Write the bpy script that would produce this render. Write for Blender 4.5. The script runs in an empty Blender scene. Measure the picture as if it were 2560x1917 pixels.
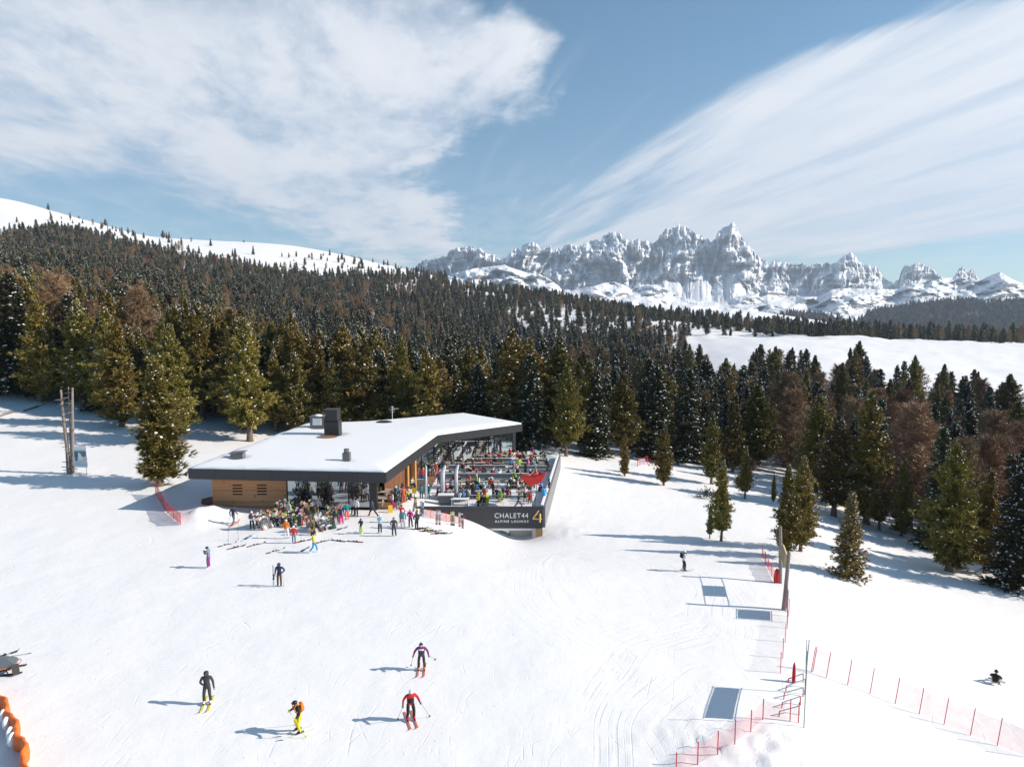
import bpy, bmesh, math, random
import numpy as np
from mathutils import Vector, Matrix, Euler
R = math.radians
S = bpy.context.scene
C = S.collection
rnd = random.Random(7)
nrg = np.random.default_rng(7)

# ------------------------------------------------------------------ camera model
CAMZ = 20.0; PITCH = R(6.0); F = 1708.0; CX = 1280.0; CY = 958.5
CP, SP = math.cos(PITCH), math.sin(PITCH)

def ray(px, py):
    a = (px - CX) / F; b = -(py - CY) / F
    return Vector((a, CP + b * SP, -SP + b * CP))

def on_z(px, py, z):
    r = ray(px, py); t = (z - CAMZ) / r.z
    return Vector((r.x * t, r.y * t, z))

def at_y(px, py, y):
    r = ray(px, py); t = y / r.y
    return Vector((r.x * t, y, CAMZ + r.z * t))

def depth(p):
    return p[1] * CP + (CAMZ - p[2]) * SP

def proj(p):
    d = depth(p)
    return CX + F * p[0] / d, CY - F * (p[1] * SP + (p[2] - CAMZ) * CP) / d

# ------------------------------------------------------------------ noise
_perm = np.random.default_rng(3).random((256, 256))

def vnoise(x, y, seed=0):
    x = np.asarray(x, float) + seed * 17.31; y = np.asarray(y, float) + seed * 41.7
    xi = np.floor(x).astype(int); yi = np.floor(y).astype(int)
    fx = x - xi; fy = y - yi
    fx = fx * fx * (3 - 2 * fx); fy = fy * fy * (3 - 2 * fy)
    a = _perm[xi % 256, yi % 256]; b = _perm[(xi + 1) % 256, yi % 256]
    c = _perm[xi % 256, (yi + 1) % 256]; d = _perm[(xi + 1) % 256, (yi + 1) % 256]
    return (a * (1 - fx) + b * fx) * (1 - fy) + (c * (1 - fx) + d * fx) * fy - 0.5

def fbm(x, y, o=4, seed=0):
    s = 0; a = 1.0; f = 1.0
    for i in range(o):
        s = s + a * vnoise(np.asarray(x) * f, np.asarray(y) * f, seed + i * 3); a *= 0.5; f *= 2.03
    return s

def ridged(x, y, seed=0):
    return 1.0 - 2.0 * np.abs(vnoise(x, y, seed)) * 2

# ------------------------------------------------------------------ terrain height
def _slopes(xk, yk):
    h = np.diff(xk)
    dl = np.diff(yk, axis=0) / h.reshape((-1,) + (1,) * (yk.ndim - 1))
    m = np.zeros_like(yk)
    a, b = dl[:-1], dl[1:]
    same = a * b > 0
    m[1:-1] = np.where(same, 2 * a * b / np.where(same, a + b, 1), 0)
    m[0] = dl[0]; m[-1] = dl[-1]
    return m

def _herm(t, h, y0, y1, m0, m1):
    t2 = t * t; t3 = t2 * t
    return (2*t3 - 3*t2 + 1) * y0 + (t3 - 2*t2 + t) * h * m0 + (-2*t3 + 3*t2) * y1 + (t3 - t2) * h * m1

TPX = np.array([-900, 0, 400, 700, 1000, 1320, 1600, 1950, 2300, 2560, 3400.])
TU = (TPX - CX) / F
TY = np.array([-60, 20, 35, 50, 66, 80, 100, 130, 180, 260, 360, 500, 700, 1000, 1300, 1800, 2700.])
TZ = np.array([
 # -900   0    400   700  1000  1320  1600  1950  2300  2560  3400
 [ 0,    0,    0,    0,    0,    0,    0,    0,   -.5,   -1,   -1],
 [ 0,    0,    0,    0,    0,    0,    0,    0,   -1.,  -1.6,  -2],
 [ .3,   0,    0,    0,    0,    0,   -.2,  -.5,  -2.2,  -3,   -4],
 [ .6,   0,    0,    0,    0,   -.3,  -.7,  -1.1, -3.6,  -5,   -7],
 [ 1,    .4,   .1,   0,    0,   -2.5, -2.7, -3.3, -6,    -7,   -9],
 [ 2.5,  1.0,  .5,  -.1,  -.5,  -2.0, -3.2, -4.8, -8.2,  -9,  -11],
 [ 5,    2.6,  1.1,  .1,  -.9,  -1.6, -3.6, -6.8, -10.5, -11.5,-13],
 [ 9,    5.8,  3.2,  1.2, -2,   -4,   -6,   -9.5, -12.5, -13.5,-15],
 [16,   11,    5,    0,   -8,   -9,  -10,   -12,  -14.5, -15.5,-16],
 [26,   18,   10,    0,  -13,  -12,  -13,   -9.5, -11,   -12,  -13],
 [40,   31,   21,    5,   -7,  -12,  -12,   -3.5, -6,    -8,  -10],
 [62,   49,   37,   18,    5,   -6,   -6,    0,   -3,    -4,   -6],
 [98,   80,   63,   39,   22,   14,   12,    0,   -9,   -12,  -15],
 [170, 145,  107,   82,   58,   42,   14,  -14,  -30,   -32,  -36],
 [255, 228,  156,  144,  101,   45,   -6,  -50,  -60,   -62,  -66],
 [210, 200,  130,  110,   70,   10,  -50,  -90, -100,  -100, -100],
 [180, 180,  110,   90,   40,  -40, -100, -130, -140,  -140, -140.]])

# one more bearing on the western crest, so that it falls evenly
TZ = np.insert(TZ, 2, TZ[:, 1] * .44 + TZ[:, 2] * .56, axis=1); TZ[13:15, 2] = (128, 187)
TPX = np.insert(TPX, 2, 225.0); TU = (TPX - CX) / F
_TZM = _slopes(TY, TZ)

def H(x, y, fine=True):
    x = np.asarray(x, float); y = np.asarray(y, float)
    shp = x.shape; x = x.ravel(); y = y.ravel()
    yy = np.clip(y, TY[0], TY[-1])
    i = np.clip(np.searchsorted(TY, yy, side='right') - 1, 0, len(TY) - 2)
    h = (TY[i + 1] - TY[i]); t = (yy - TY[i]) / h
    cols = _herm(t[None], h[None], TZ[i].T, TZ[i + 1].T, _TZM[i].T, _TZM[i + 1].T)
    u = np.clip(x / (np.maximum(y, 22) * CP + 2.1), TU[0], TU[-1])
    m = _slopes(TU, cols)
    j = np.clip(np.searchsorted(TU, u, side='right') - 1, 0, len(TU) - 2)
    hh = TU[j + 1] - TU[j]; tt = (u - TU[j]) / hh
    k = np.arange(len(x))
    z = _herm(tt, hh, cols[j, k], cols[j + 1, k], m[j, k], m[j + 1, k])
    # gentle lumps away from the piste, drifts at the forest edge
    far = np.clip((y - 85) / 60, 0, 1)
    piste = np.clip((x - 14) / 10, 0, 1) * np.clip((75 - y) / 20, 0, 1)
    z = z + fbm(x / 17, y / 17, 3, 5) * (0.12 + 1.4 * far * np.clip((900 - y) / 700, .15, 1) + .3 * piste)
    # hummocks of wind-blown snow along the edge of the meadow beyond the valley
    ed = np.exp(-((y - 560) / 40) ** 2) * np.clip((x - 60) / 80, 0, 1)
    z = z + ed * fbm(x / 28, y / 40, 3, 9) * 5
    if fine:
        near = np.clip((120 - y) / 40, 0, 1)
        z = z + fbm(x / 2.2, y / 2.2, 3, 21) * 0.05 * near
        # churned heap by the nets, snow pushed against the terrace and the walls
        hp = np.exp(-(((x - 11.5) / 5.0) ** 2 + ((y - 29.3) / 2.2) ** 2))
        z = z + hp * (0.3 + .6 * np.abs(fbm(x / .8, y / .8, 3, 2)))
        hp = np.exp(-(((x - 6.0) / 2.0) ** 2 + ((y - 71.5) / 5) ** 2))
        z = z + hp * (.22 * np.abs(fbm(x / 1.2, y / 1.2, 3, 4)))
        z = z - 1.25 * np.exp(-(((x - .4) / 3.3) ** 2 + ((y - 69.5) / 3.6) ** 2))
        hp = np.exp(-(((x + 30.) / 2.4) ** 2 + ((y - 64.8) / 2.6) ** 2))
        z = z + hp * (1.0 + .35 * fbm(x / .9, y / .9, 3, 6))
    return z.reshape(shp)

def hz(x, y):
    return float(H(np.array([x]), np.array([y]))[0])

def ground(px, py, lift=0.0):
    """the point where the ray through a spot of ground meets the snow"""
    r = ray(px, py)
    ys = np.geomspace(15, 1500, 900)
    xs = r.x / r.y * ys; zs = CAMZ + r.z / r.y * ys
    g = zs - H(xs, ys)
    k = np.argmax(g < 0)
    if g[k] >= 0: k = len(ys) - 1
    if k == 0: k = 1
    t = g[k - 1] / (g[k - 1] - g[k])
    y = ys[k - 1] + (ys[k] - ys[k - 1]) * t
    x = r.x / r.y * y
    return Vector((x, y, hz(x, y) + lift))

# ------------------------------------------------------------------ object helpers
def tag(o, label=None, cat=None, group=None, kind=None):
    if label: o['label'] = label
    if cat: o['category'] = cat
    if group: o['group'] = group
    if kind: o['kind'] = kind
    return o

def link(name, data, parent=None, loc=None):
    o = bpy.data.objects.new(name, data); C.objects.link(o)
    if parent is not None: o.parent = parent
    if loc is not None: o.location = loc
    return o

def empty(name, loc=(0, 0, 0), rz=0.0, parent=None):
    o = bpy.data.objects.new(name, None); C.objects.link(o)
    o.empty_display_size = .3
    o.location = loc; o.rotation_euler = (0, 0, rz)
    if parent is not None: o.parent = parent
    return o

def mesh_np(name, V, Fq=None, Ft=None, mats=(), mi=None, smooth=False):
    """mesh from numpy arrays: quads Fq (n,4) and or triangles Ft (n,3)"""
    me = bpy.data.meshes.new(name)
    V = np.asarray(V, np.float32)
    nq = 0 if Fq is None else len(Fq); nt = 0 if Ft is None else len(Ft)
    me.vertices.add(len(V)); me.vertices.foreach_set('co', V.ravel())
    loops = []
    if nq: loops.append(np.asarray(Fq, np.int32).ravel())
    if nt: loops.append(np.asarray(Ft, np.int32).ravel())
    loops = np.concatenate(loops)
    me.loops.add(len(loops)); me.loops.foreach_set('vertex_index', loops)
    me.polygons.add(nq + nt)
    ls = np.concatenate([np.arange(nq) * 4, nq * 4 + np.arange(nt) * 3]).astype(np.int32)
    lt = np.concatenate([np.full(nq, 4), np.full(nt, 3)]).astype(np.int32)
    me.polygons.foreach_set('loop_start', ls); me.polygons.foreach_set('loop_total', lt)
    if mi is not None: me.polygons.foreach_set('material_index', np.asarray(mi, np.int32))
    if smooth: me.polygons.foreach_set('use_smooth', np.ones(nq + nt, bool))
    for m in mats: me.materials.append(m)
    me.update(calc_edges=True); me.validate()
    return me

class MB:
    """collects boxes, tubes and sheets and builds them as ONE mesh object"""
    def __init__(s): s.v = []; s.f = []; s.m = []
    def add(s, vs, fs, m=0):
        b = len(s.v); s.v += [tuple(v) for v in vs]
        for f in fs: s.f.append([b + i for i in f]); s.m.append(m)
        return s
    def box(s, c, d, rz=0.0, m=0, rot=None, bev=0.0):
        hx, hy, hz_ = d[0] / 2, d[1] / 2, d[2] / 2
        M = rot.to_3x3() if rot is not None else Matrix.Rotation(rz, 3, 'Z')
        if bev > 0:
            # chamfered block
            b = min(bev, hx * .9, hy * .9, hz_ * .9)
            bm = bmesh.new(); bmesh.ops.create_cube(bm, size=1)
            for v in bm.verts: v.co = Vector((v.co.x * d[0], v.co.y * d[1], v.co.z * d[2]))
            bmesh.ops.bevel(bm, geom=bm.edges[:], offset=b, segments=1, affect='EDGES')
            bm.verts.index_update()
            s.add([M @ v.co + Vector(c) for v in bm.verts], [[v.index for v in f.verts] for f in bm.faces], m)
            bm.free(); return s
        vs = [M @ Vector((x, y, z)) + Vector(c) for x in (-hx, hx) for y in (-hy, hy) for z in (-hz_, hz_)]
        return s.add(vs, [(0, 1, 3, 2), (4, 6, 7, 5), (0, 4, 5, 1), (2, 3, 7, 6), (0, 2, 6, 4), (1, 5, 7, 3)], m)
    def tube(s, pts, r, n=6, m=0, cap=True):
        pts = [Vector(p) for p in pts]
        rs = r if isinstance(r, (list, tuple)) else [r] * len(pts)
        rings = []
        up = Vector((0, 0, 1)); prev = None
        for i, p in enumerate(pts):
            d = (pts[min(i + 1, len(pts) - 1)] - pts[max(i - 1, 0)])
            d = d.normalized() if d.length > 1e-9 else up
            if prev is None:
                a = Vector((1, 0, 0)) if abs(d.z) > .9 else up
                a = (a - d * a.dot(d)).normalized()
            else:
                a = prev - d * prev.dot(d)
                a = a.normalized() if a.length > 1e-6 else d.orthogonal().normalized()
            prev = a; b = d.cross(a)
            rings.append([p + (a * math.cos(2 * math.pi * k / n) + b * math.sin(2 * math.pi * k / n)) * rs[i] for k in range(n)])
        vs = [v for q in rings for v in q]
        fs = [(i * n + k, i * n + (k + 1) % n, (i + 1) * n + (k + 1) % n, (i + 1) * n + k) for i in range(len(pts) - 1) for k in range(n)]
        if cap:
            fs.append(tuple(reversed(range(n)))); fs.append(tuple((len(pts) - 1) * n + k for k in range(n)))
        return s.add(vs, fs, m)
    def lathe(s, c, prof, n=12, m=0, sx=1, sy=1):
        """profile list of (radius, z) turned about the vertical through c"""
        vs = []
        for (r, z) in prof:
            for k in range(n):
                a = 2 * math.pi * k / n
                vs.append((c[0] + r * math.cos(a) * sx, c[1] + r * math.sin(a) * sy, c[2] + z))
        fs = [(i * n + k, i * n + (k + 1) % n, (i + 1) * n + (k + 1) % n, (i + 1) * n + k) for i in range(len(prof) - 1) for k in range(n)]
        fs.append(tuple(reversed(range(n)))); fs.append(tuple((len(prof) - 1) * n + k for k in range(n)))
        return s.add(vs, fs, m)
    def prism(s, poly, z0, z1, m=0, top=True, bottom=True):
        n = len(poly)
        vs = [(p[0], p[1], z0) for p in poly] + [(p[0], p[1], z1) for p in poly]
        fs = [(i, (i + 1) % n, n + (i + 1) % n, n + i) for i in range(n)]
        if top: fs.append(tuple(range(n, 2 * n)))
        if bottom: fs.append(tuple(reversed(range(n))))
        return s.add(vs, fs, m)
    def mesh(s, name, mats, smooth=False):
        me = bpy.data.meshes.new(name); me.from_pydata(s.v, [], s.f)
        mats = mats if isinstance(mats, (list, tuple)) else [mats]
        for m in mats: me.materials.append(m)
        me.polygons.foreach_set('material_index', s.m)
        if smooth: me.polygons.foreach_set('use_smooth', [True] * len(s.f))
        me.update()
        return me
    def build(s, name, mats, parent=None, smooth=False, loc=None):
        return link(name, s.mesh(name, mats, smooth), parent, loc)

# ------------------------------------------------------------------ materials
def nt(m):
    m.use_nodes = True
    return m.node_tree, m.node_tree.nodes, m.node_tree.links

def N(nodes, t, **kw):
    n = nodes.new(t)
    for k, v in kw.items():
        if k.startswith('i_'): n.inputs[k[2:].replace('_', ' ')].default_value = v
        else: setattr(n, k, v)
    return n

_mats = {}
def mat(name, col, rough=.6, metal=0.0, var=.12, scale=6.0, bump=0.0, spec=.4, obj_var=0.0):
    """plain procedural surface: base colour broken up by noise"""
    if name in _mats: return _mats[name]
    m = bpy.data.materials.new(name); t, n, l = nt(m)
    b = n['Principled BSDF']
    b.inputs['Roughness'].default_value = rough; b.inputs['Metallic'].default_value = metal
    b.inputs['Specular IOR Level'].default_value = spec
    tc = N(n, 'ShaderNodeTexCoord'); no = N(n, 'ShaderNodeTexNoise'); no.inputs['Scale'].default_value = scale
    no.inputs['Detail'].default_value = 4
    l.new(tc.outputs['Object'], no.inputs['Vector'])
    mx = N(n, 'ShaderNodeMix', data_type='RGBA')
    c = list(col) + [1]
    mx.inputs['A'].default_value = [min(1, v * (1 - var)) for v in col] + [1]
    mx.inputs['B'].default_value = [min(1, v * (1 + var)) for v in col] + [1]
    l.new(no.outputs['Fac'], mx.inputs['Factor'])
    l.new(mx.outputs['Result'], b.inputs['Base Color'])
    if bump > 0:
        bp = N(n, 'ShaderNodeBump'); bp.inputs['Strength'].default_value = bump; bp.inputs['Distance'].default_value = .02
        l.new(no.outputs['Fac'], bp.inputs['Height']); l.new(bp.outputs['Normal'], b.inputs['Normal'])
    _mats[name] = m
    return m
SUN_E = 5.0; SKY_S = .095; CLOUD = 7.1; EXPO = 0.55; HAZE = 7e-5
SKY_TINT = (.60, .97, .97, 1); SKY_LOW = (.80, .93, .90, 1)
# ------------------------------------------------------------------ camera, sun, sky
cam = bpy.data.cameras.new('camera'); cam.sensor_width = 36; cam.lens = 36 * F / 2560
cam.clip_start = .5; cam.clip_end = 60000
co = link('camera', cam, loc=(0, 0, CAMZ)); co.rotation_euler = (R(90) - PITCH, 0, 0)
S.camera = co

SUN_EL = R(29.5); SUN_AZ = R(93.0)     # azimuth from +Y towards +X
sdir = Vector((math.sin(SUN_AZ) * math.cos(SUN_EL), math.cos(SUN_AZ) * math.cos(SUN_EL), math.sin(SUN_EL)))
sl = bpy.data.lights.new('sun', 'SUN'); sl.energy = SUN_E; sl.angle = R(.5); sl.color = (1.0, .90, .79)
so = link('sun', sl, loc=(200, 0, 200)); so.rotation_euler = (-sdir).to_track_quat('-Z', 'Y').to_euler()

w = bpy.data.worlds.new('World'); S.world = w; w.use_nodes = True
t, n, l = w.node_tree, w.node_tree.nodes, w.node_tree.links
bg = n['Background']; bg.inputs['Strength'].default_value = SKY_S
sky = N(n, 'ShaderNodeTexSky', sky_type='NISHITA'); sky.sun_disc = False
sky.sun_elevation = SUN_EL; sky.sun_rotation = SUN_AZ; sky.altitude = 2000
sky.air_density = 1.0; sky.dust_density = .3; sky.ozone_density = 1.6
tc = N(n, 'ShaderNodeTexCoord')
sx = N(n, 'ShaderNodeSeparateXYZ'); l.new(tc.outputs['Generated'], sx.inputs[0])

def mth(op, a, b=None, c=None, clamp=False):
    m = N(n, 'ShaderNodeMath', operation=op); m.use_clamp = clamp
    for k, v in enumerate((a, b, c)):
        if v is None: continue
        if isinstance(v, (int, float)): m.inputs[k].default_value = v
        else: l.new(v, m.inputs[k])
    return m.outputs[0]

def sstep(v, a, b):
    m = N(n, 'ShaderNodeMapRange', interpolation_type='SMOOTHSTEP'); l.new(v, m.inputs[0])
    m.inputs[1].default_value = a; m.inputs[2].default_value = b
    return m.outputs[0]

X, Y, Z = sx.outputs
az = mth('MULTIPLY', mth('ARCTAN2', X, Y), 180 / math.pi)
el = mth('MULTIPLY', mth('ARCSINE', Z), 180 / math.pi)

def azel(px, py):
    r = ray(px, py).normalized()
    return math.degrees(math.atan2(r.x, r.y)), math.degrees(math.asin(r.z))

def fcurve(v, pts, lo, hi):
    """piecewise curve of a sky angle (degrees in, degrees out) as a float curve node"""
    pts = sorted(pts)
    mn = min(p[1] for p in pts); mxv = max(p[1] for p in pts)
    x0, x1 = pts[0][0], pts[-1][0]
    fac = mth('DIVIDE', mth('SUBTRACT', v, x0), x1 - x0, clamp=True)
    fc = N(n, 'ShaderNodeFloatCurve'); cv = fc.mapping.curves[0]
    while len(cv.points) > 2: cv.points.remove(cv.points[1])
    q = [((p[0] - x0) / (x1 - x0), (p[1] - mn) / (mxv - mn)) for p in pts]
    cv.points[0].location = q[0]; cv.points[1].location = q[-1]
    for p in q[1:-1]: cv.points.new(*p)
    fc.mapping.update()
    l.new(fac, fc.inputs['Value'])
    return mth('ADD', mth('MULTIPLY', fc.outputs[0], mxv - mn), mn)

# cloud deck: the direction projected on a flat layer overhead
zc = mth('MAXIMUM', mth('ADD', Z, .05), .03)
def layer(kx, ky, scale, detail, rough, dist, seed, rot=0.0):
    cb = N(n, 'ShaderNodeCombineXYZ')
    px_, py_ = mth('DIVIDE', X, zc), mth('DIVIDE', Y, zc)
    ca, sa = math.cos(rot), math.sin(rot)
    qx = mth('ADD', mth('MULTIPLY', px_, ca), mth('MULTIPLY', py_, sa))
    qy = mth('SUBTRACT', mth('MULTIPLY', py_, ca), mth('MULTIPLY', px_, sa))
    l.new(mth('MULTIPLY', qx, kx), cb.inputs[0]); l.new(mth('MULTIPLY', qy, ky), cb.inputs[1]); cb.inputs[2].default_value = seed
    no = N(n, 'ShaderNodeTexNoise'); no.inputs['Scale'].default_value = scale; no.inputs['Detail'].default_value = detail
    no.inputs['Roughness'].default_value = rough; no.inputs['Distortion'].default_value = dist
    l.new(cb.outputs[0], no.inputs['Vector'])
    return no.outputs['Fac']

n_soft = layer(1, .55, 1.6, 7, .55, .35, 1.3, .15)
n_mid = layer(1, .45, 4.5, 8, .6, .3, 4.1, .2)
n_streak = layer(1, .10, 3.0, 9, .62, .25, 7.7, .22)
n_fine = layer(1, .5, 16, 8, .65, .6, 9.1, .3)
n_puff = layer(1, .8, 8.0, 6, .6, .4, 2.2, 0)

def pl(pts, swap=False):
    q = [azel(*p) for p in pts]
    return [(b, a) for a, b in q] if swap else q

warp = mth('ADD', mth('MULTIPLY', mth('SUBTRACT', n_soft, .5), 13), mth('ADD', mth('MULTIPLY', mth('SUBTRACT', n_mid, .5), 8), mth('MULTIPLY', mth('SUBTRACT', n_puff, .5), 4)))
wlow = mth('MULTIPLY', mth('SUBTRACT', n_mid, .5), 5)
# big broken sheet to the west
edge1 = fcurve(el, pl([(1150, -220), (1250, 0), (1320, 60), (1375, 130), (1385, 210), (1330, 290), (1230, 330), (1130, 380), (1100, 430), (1110, 500), (1180, 570), (1240, 680)], True), 0, 1)
low1 = fcurve(az, pl([(-500, 420), (0, 440), (300, 425), (500, 490), (700, 560), (900, 640), (1050, 680), (1300, 700)]), 0, 1)
d1 = mth('MULTIPLY', sstep(mth('ADD', mth('SUBTRACT', edge1, az), warp), -1.2, 3.8), sstep(mth('ADD', mth('SUBTRACT', el, low1), wlow), -1.6, 2.2))
body1 = sstep(mth('ADD', mth('MULTIPLY', n_soft, .55), mth('ADD', mth('MULTIPLY', n_fine, .2), mth('MULTIPLY', n_mid, .35))), .38, .62)
d1 = mth('MULTIPLY', d1, mth('ADD', mth('MULTIPLY', body1, .60), .40))
# blue holes in its upper left part
hole = mth('MULTIPLY', sstep(mth('ADD', el, mth('MULTIPLY', az, -.12)), 20, 27), sstep(n_mid, .42, .62))
d1 = mth('MULTIPLY', d1, mth('SUBTRACT', 1.0, mth('MULTIPLY', hole, .45)))
# long streaked veil to the east
edge2 = fcurve(el, pl([(2620, -200), (2400, 0), (2180, 80), (2000, 150), (1830, 240), (1700, 320), (1600, 420), (1500, 500), (1400, 580), (1340, 680)], True), 0, 1)
low2 = fcurve(az, pl([(1200, 720), (1700, 690), (1900, 655), (2150, 640), (2350, 615), (2560, 583), (2900, 520)]), 0, 1)
wst = mth('MULTIPLY', mth('SUBTRACT', n_streak, .5), 22)
d2 = mth('MULTIPLY', sstep(mth('ADD', mth('SUBTRACT', az, edge2), wst), -3.0, 5.0), sstep(mth('ADD', mth('SUBTRACT', el, low2), mth('MULTIPLY', mth('SUBTRACT', n_streak, .5), 1.2)), -.1, .55))
d2 = mth('MULTIPLY', d2, mth('ADD', mth('MULTIPLY', sstep(n_streak, .34, .56), .36), .64))
front = mth('MULTIPLY', sstep(mth('ABSOLUTE', az), 88, 58), sstep(el, 62, 42))
d1 = mth('MULTIPLY', d1, front); d2 = mth('MULTIPLY', d2, front)
# thin wisps between the two and close to the ridge
wisp = mth('MULTIPLY', mth('MULTIPLY', sstep(n_streak, .50, .72), sstep(mth('ABSOLUTE', mth('SUBTRACT', el, 13)), 9, 3)), .42)
wisp = mth('MULTIPLY', wisp, front)
low_v = mth('MULTIPLY', sstep(el, 13.5, 5.0), mth('MULTIPLY', sstep(n_mid, .36, .62), .28))
dens = mth('MAXIMUM', mth('MAXIMUM', d1, d2), mth('MAXIMUM', wisp, low_v), clamp=True)
shade = mth('ADD', mth('MULTIPLY', n_soft, .30), mth('MULTIPLY', n_mid, .16))
ccol = N(n, 'ShaderNodeMix', data_type='RGBA')
l.new(sstep(shade, .16, .32), ccol.inputs['Factor'])
k = CLOUD
ccol.inputs['A'].default_value = (.83 * k, .88 * k, .97 * k, 1); ccol.inputs['B'].default_value = (1.0 * k, 1.005 * k, 1.03 * k, 1)
# Nishita colour nudged to the clear, slightly teal winter blue of high altitude
hsv = N(n, 'ShaderNodeMix', data_type='RGBA', blend_type='MULTIPLY'); hsv.inputs['Factor'].default_value = 1
l.new(sky.outputs[0], hsv.inputs['A'])
tn = N(n, 'ShaderNodeMix', data_type='RGBA'); l.new(sstep(el, 2, 22), tn.inputs['Factor']); tn.inputs['A'].default_value = SKY_LOW; tn.inputs['B'].default_value = SKY_TINT
l.new(tn.outputs['Result'], hsv.inputs['B'])
mx = N(n, 'ShaderNodeMix', data_type='RGBA'); l.new(dens, mx.inputs['Factor'])
l.new(hsv.outputs['Result'], mx.inputs['A']); l.new(ccol.outputs['Result'], mx.inputs['B'])
l.new(mx.outputs['Result'], bg.inputs['Color'])

S.view_settings.view_transform = 'Standard'; S.view_settings.look = 'None'
S.view_settings.exposure = EXPO; S.view_settings.gamma = 1
S.cycles.use_denoising = True
S.cycles.max_bounces = 8; S.cycles.diffuse_bounces = 3; S.cycles.glossy_bounces = 3
S.cycles.transparent_max_bounces = 16; S.cycles.volume_bounces = 0
S.cycles.sample_clamp_indirect = 6
# ------------------------------------------------------------------ snow
def snow_material():
    m = bpy.data.materials.new('piste_snow'); t, n, l = nt(m)
    b = n['Principled BSDF']; b.inputs['Roughness'].default_value = .55
    b.inputs['Specular IOR Level'].default_value = .25
    tc = N(n, 'ShaderNodeTexCoord')
    def noise(scale, detail=4, rough=.5, dist=0.0, vec=None):
        q = N(n, 'ShaderNodeTexNoise'); q.inputs['Scale'].default_value = scale; q.inputs['Detail'].default_value = detail
        q.inputs['Roughness'].default_value = rough; q.inputs['Distortion'].default_value = dist
        l.new(vec if vec is not None else tc.outputs['Object'], q.inputs['Vector']); return q
    def mth(op, a, b_=None, clamp=False):
        q = N(n, 'ShaderNodeMath', operation=op); q.use_clamp = clamp
        for k, v in enumerate((a, b_)):
            if v is None: continue
            if isinstance(v, (int, float)): q.inputs[k].default_value = v
            else: l.new(v, q.inputs[k])
        return q.outputs[0]
    def rng(v, a, b_, c=0., d=1.):
        q = N(n, 'ShaderNodeMapRange', interpolation_type='SMOOTHSTEP'); l.new(v, q.inputs[0])
        for k, x in zip((1, 2, 3, 4), (a, b_, c, d)): q.inputs[k].default_value = x
        return q.outputs[0]
    def scratches(rot, sc_long, sc_across, width, seed, m_lo, m_hi, warp=.4):
        """broken curved ski tracks: thin borders of stretched cells, kept only here and there"""
        mp = N(n, 'ShaderNodeMapping'); mp.inputs['Rotation'].default_value = (0, 0, R(rot)); mp.inputs['Location'].default_value = (seed, seed * 2.3, 0)
        wn = noise(.11, 2, .5)
        add = N(n, 'ShaderNodeVectorMath', operation='MULTIPLY_ADD'); l.new(wn.outputs['Color'], add.inputs[0])
        add.inputs[1].default_value = (warp * 9, warp * 9, 0); l.new(tc.outputs['Object'], add.inputs[2])
        l.new(add.outputs[0], mp.inputs['Vector'])
        sc = N(n, 'ShaderNodeVectorMath', operation='MULTIPLY'); l.new(mp.outputs[0], sc.inputs[0]); sc.inputs[1].default_value = (sc_across, sc_long, 0)
        v = N(n, 'ShaderNodeTexVoronoi', feature='DISTANCE_TO_EDGE', voronoi_dimensions='2D'); v.inputs['Scale'].default_value = 1
        l.new(sc.outputs[0], v.inputs['Vector'])
        line = rng(v.outputs['Distance'], 0, width, 1, 0)
        mk = noise(.35, 3, .6); mpl = N(n, 'ShaderNodeMapping'); mpl.inputs['Location'].default_value = (seed * 7, seed, 3); l.new(tc.outputs['Object'], mpl.inputs['Vector']); l.new(mpl.outputs[0], mk.inputs['Vector'])
        return mth('MULTIPLY', line, rng(mk.outputs['Fac'], m_lo, m_hi))
    s1 = scratches(28, .07, .62, .022, 3.1, .50, .66)
    s2 = scratches(-14, .06, .8, .022, 8.7, .53, .68)
    s3 = scratches(58, .09, .55, .02, 15.2, .54, .70, .6)
    s4 = scratches(8, .05, 1.3, .03, 22.4, .50, .68, .3)
    tracks = mth('ADD', mth('ADD', s1, s2), mth('ADD', s3, mth('MULTIPLY', s4, .7)))
    # swept turns on the slope beside the terrace, groomer ribs in the lower corner
    def rings(c, scale, rmin, rmax, w_, seed):
        sub_ = N(n, 'ShaderNodeVectorMath', operation='SUBTRACT'); l.new(tc.outputs['Object'], sub_.inputs[0]); sub_.inputs[1].default_value = (c[0], c[1], 0)
        fl = N(n, 'ShaderNodeVectorMath', operation='MULTIPLY'); l.new(sub_.outputs[0], fl.inputs[0]); fl.inputs[1].default_value = (1, .55, 0)
        ln = N(n, 'ShaderNodeVectorMath', operation='LENGTH'); l.new(fl.outputs[0], ln.inputs[0])
        wob = noise(.12, 1, .5); r_ = mth('ADD', ln.outputs['Value'], mth('MULTIPLY', wob.outputs['Fac'], 2.2))
        nn_ = N(n, 'ShaderNodeTexNoise', noise_dimensions='1D'); nn_.inputs['Scale'].default_value = scale; nn_.inputs['Detail'].default_value = 3; l.new(mth('ADD', r_, seed), nn_.inputs['W'])
        brk = rng(noise(.5, 2, .5).outputs['Fac'], .40, .58)
        band = mth('MULTIPLY', rng(ln.outputs['Value'], rmin - w_, rmin + w_), rng(ln.outputs['Value'], rmax + w_, rmax - w_))
        return mth('MULTIPLY', mth('MULTIPLY', rng(nn_.outputs['Fac'], .50, .40), brk), band)
    c1 = ground(1560, 1440); c2 = ground(2150, 2150)
    turns = rings(c1, 1.6, 4.0, 9.5, 2.0, 3.3)
    ribs = rings(c2, 3.2, 6.0, 11.5, 1.2, 9.1)
    tracks = mth('ADD', tracks, mth('ADD', mth('MULTIPLY', turns, .8), ribs))
    fine = noise(9, 5, .65).outputs['Fac']; mid = noise(1.1, 5, .6).outputs['Fac']; crumbs = noise(3.2, 3, .5)
    crumb = rng(crumbs.outputs['Fac'], .68, .76)
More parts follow.
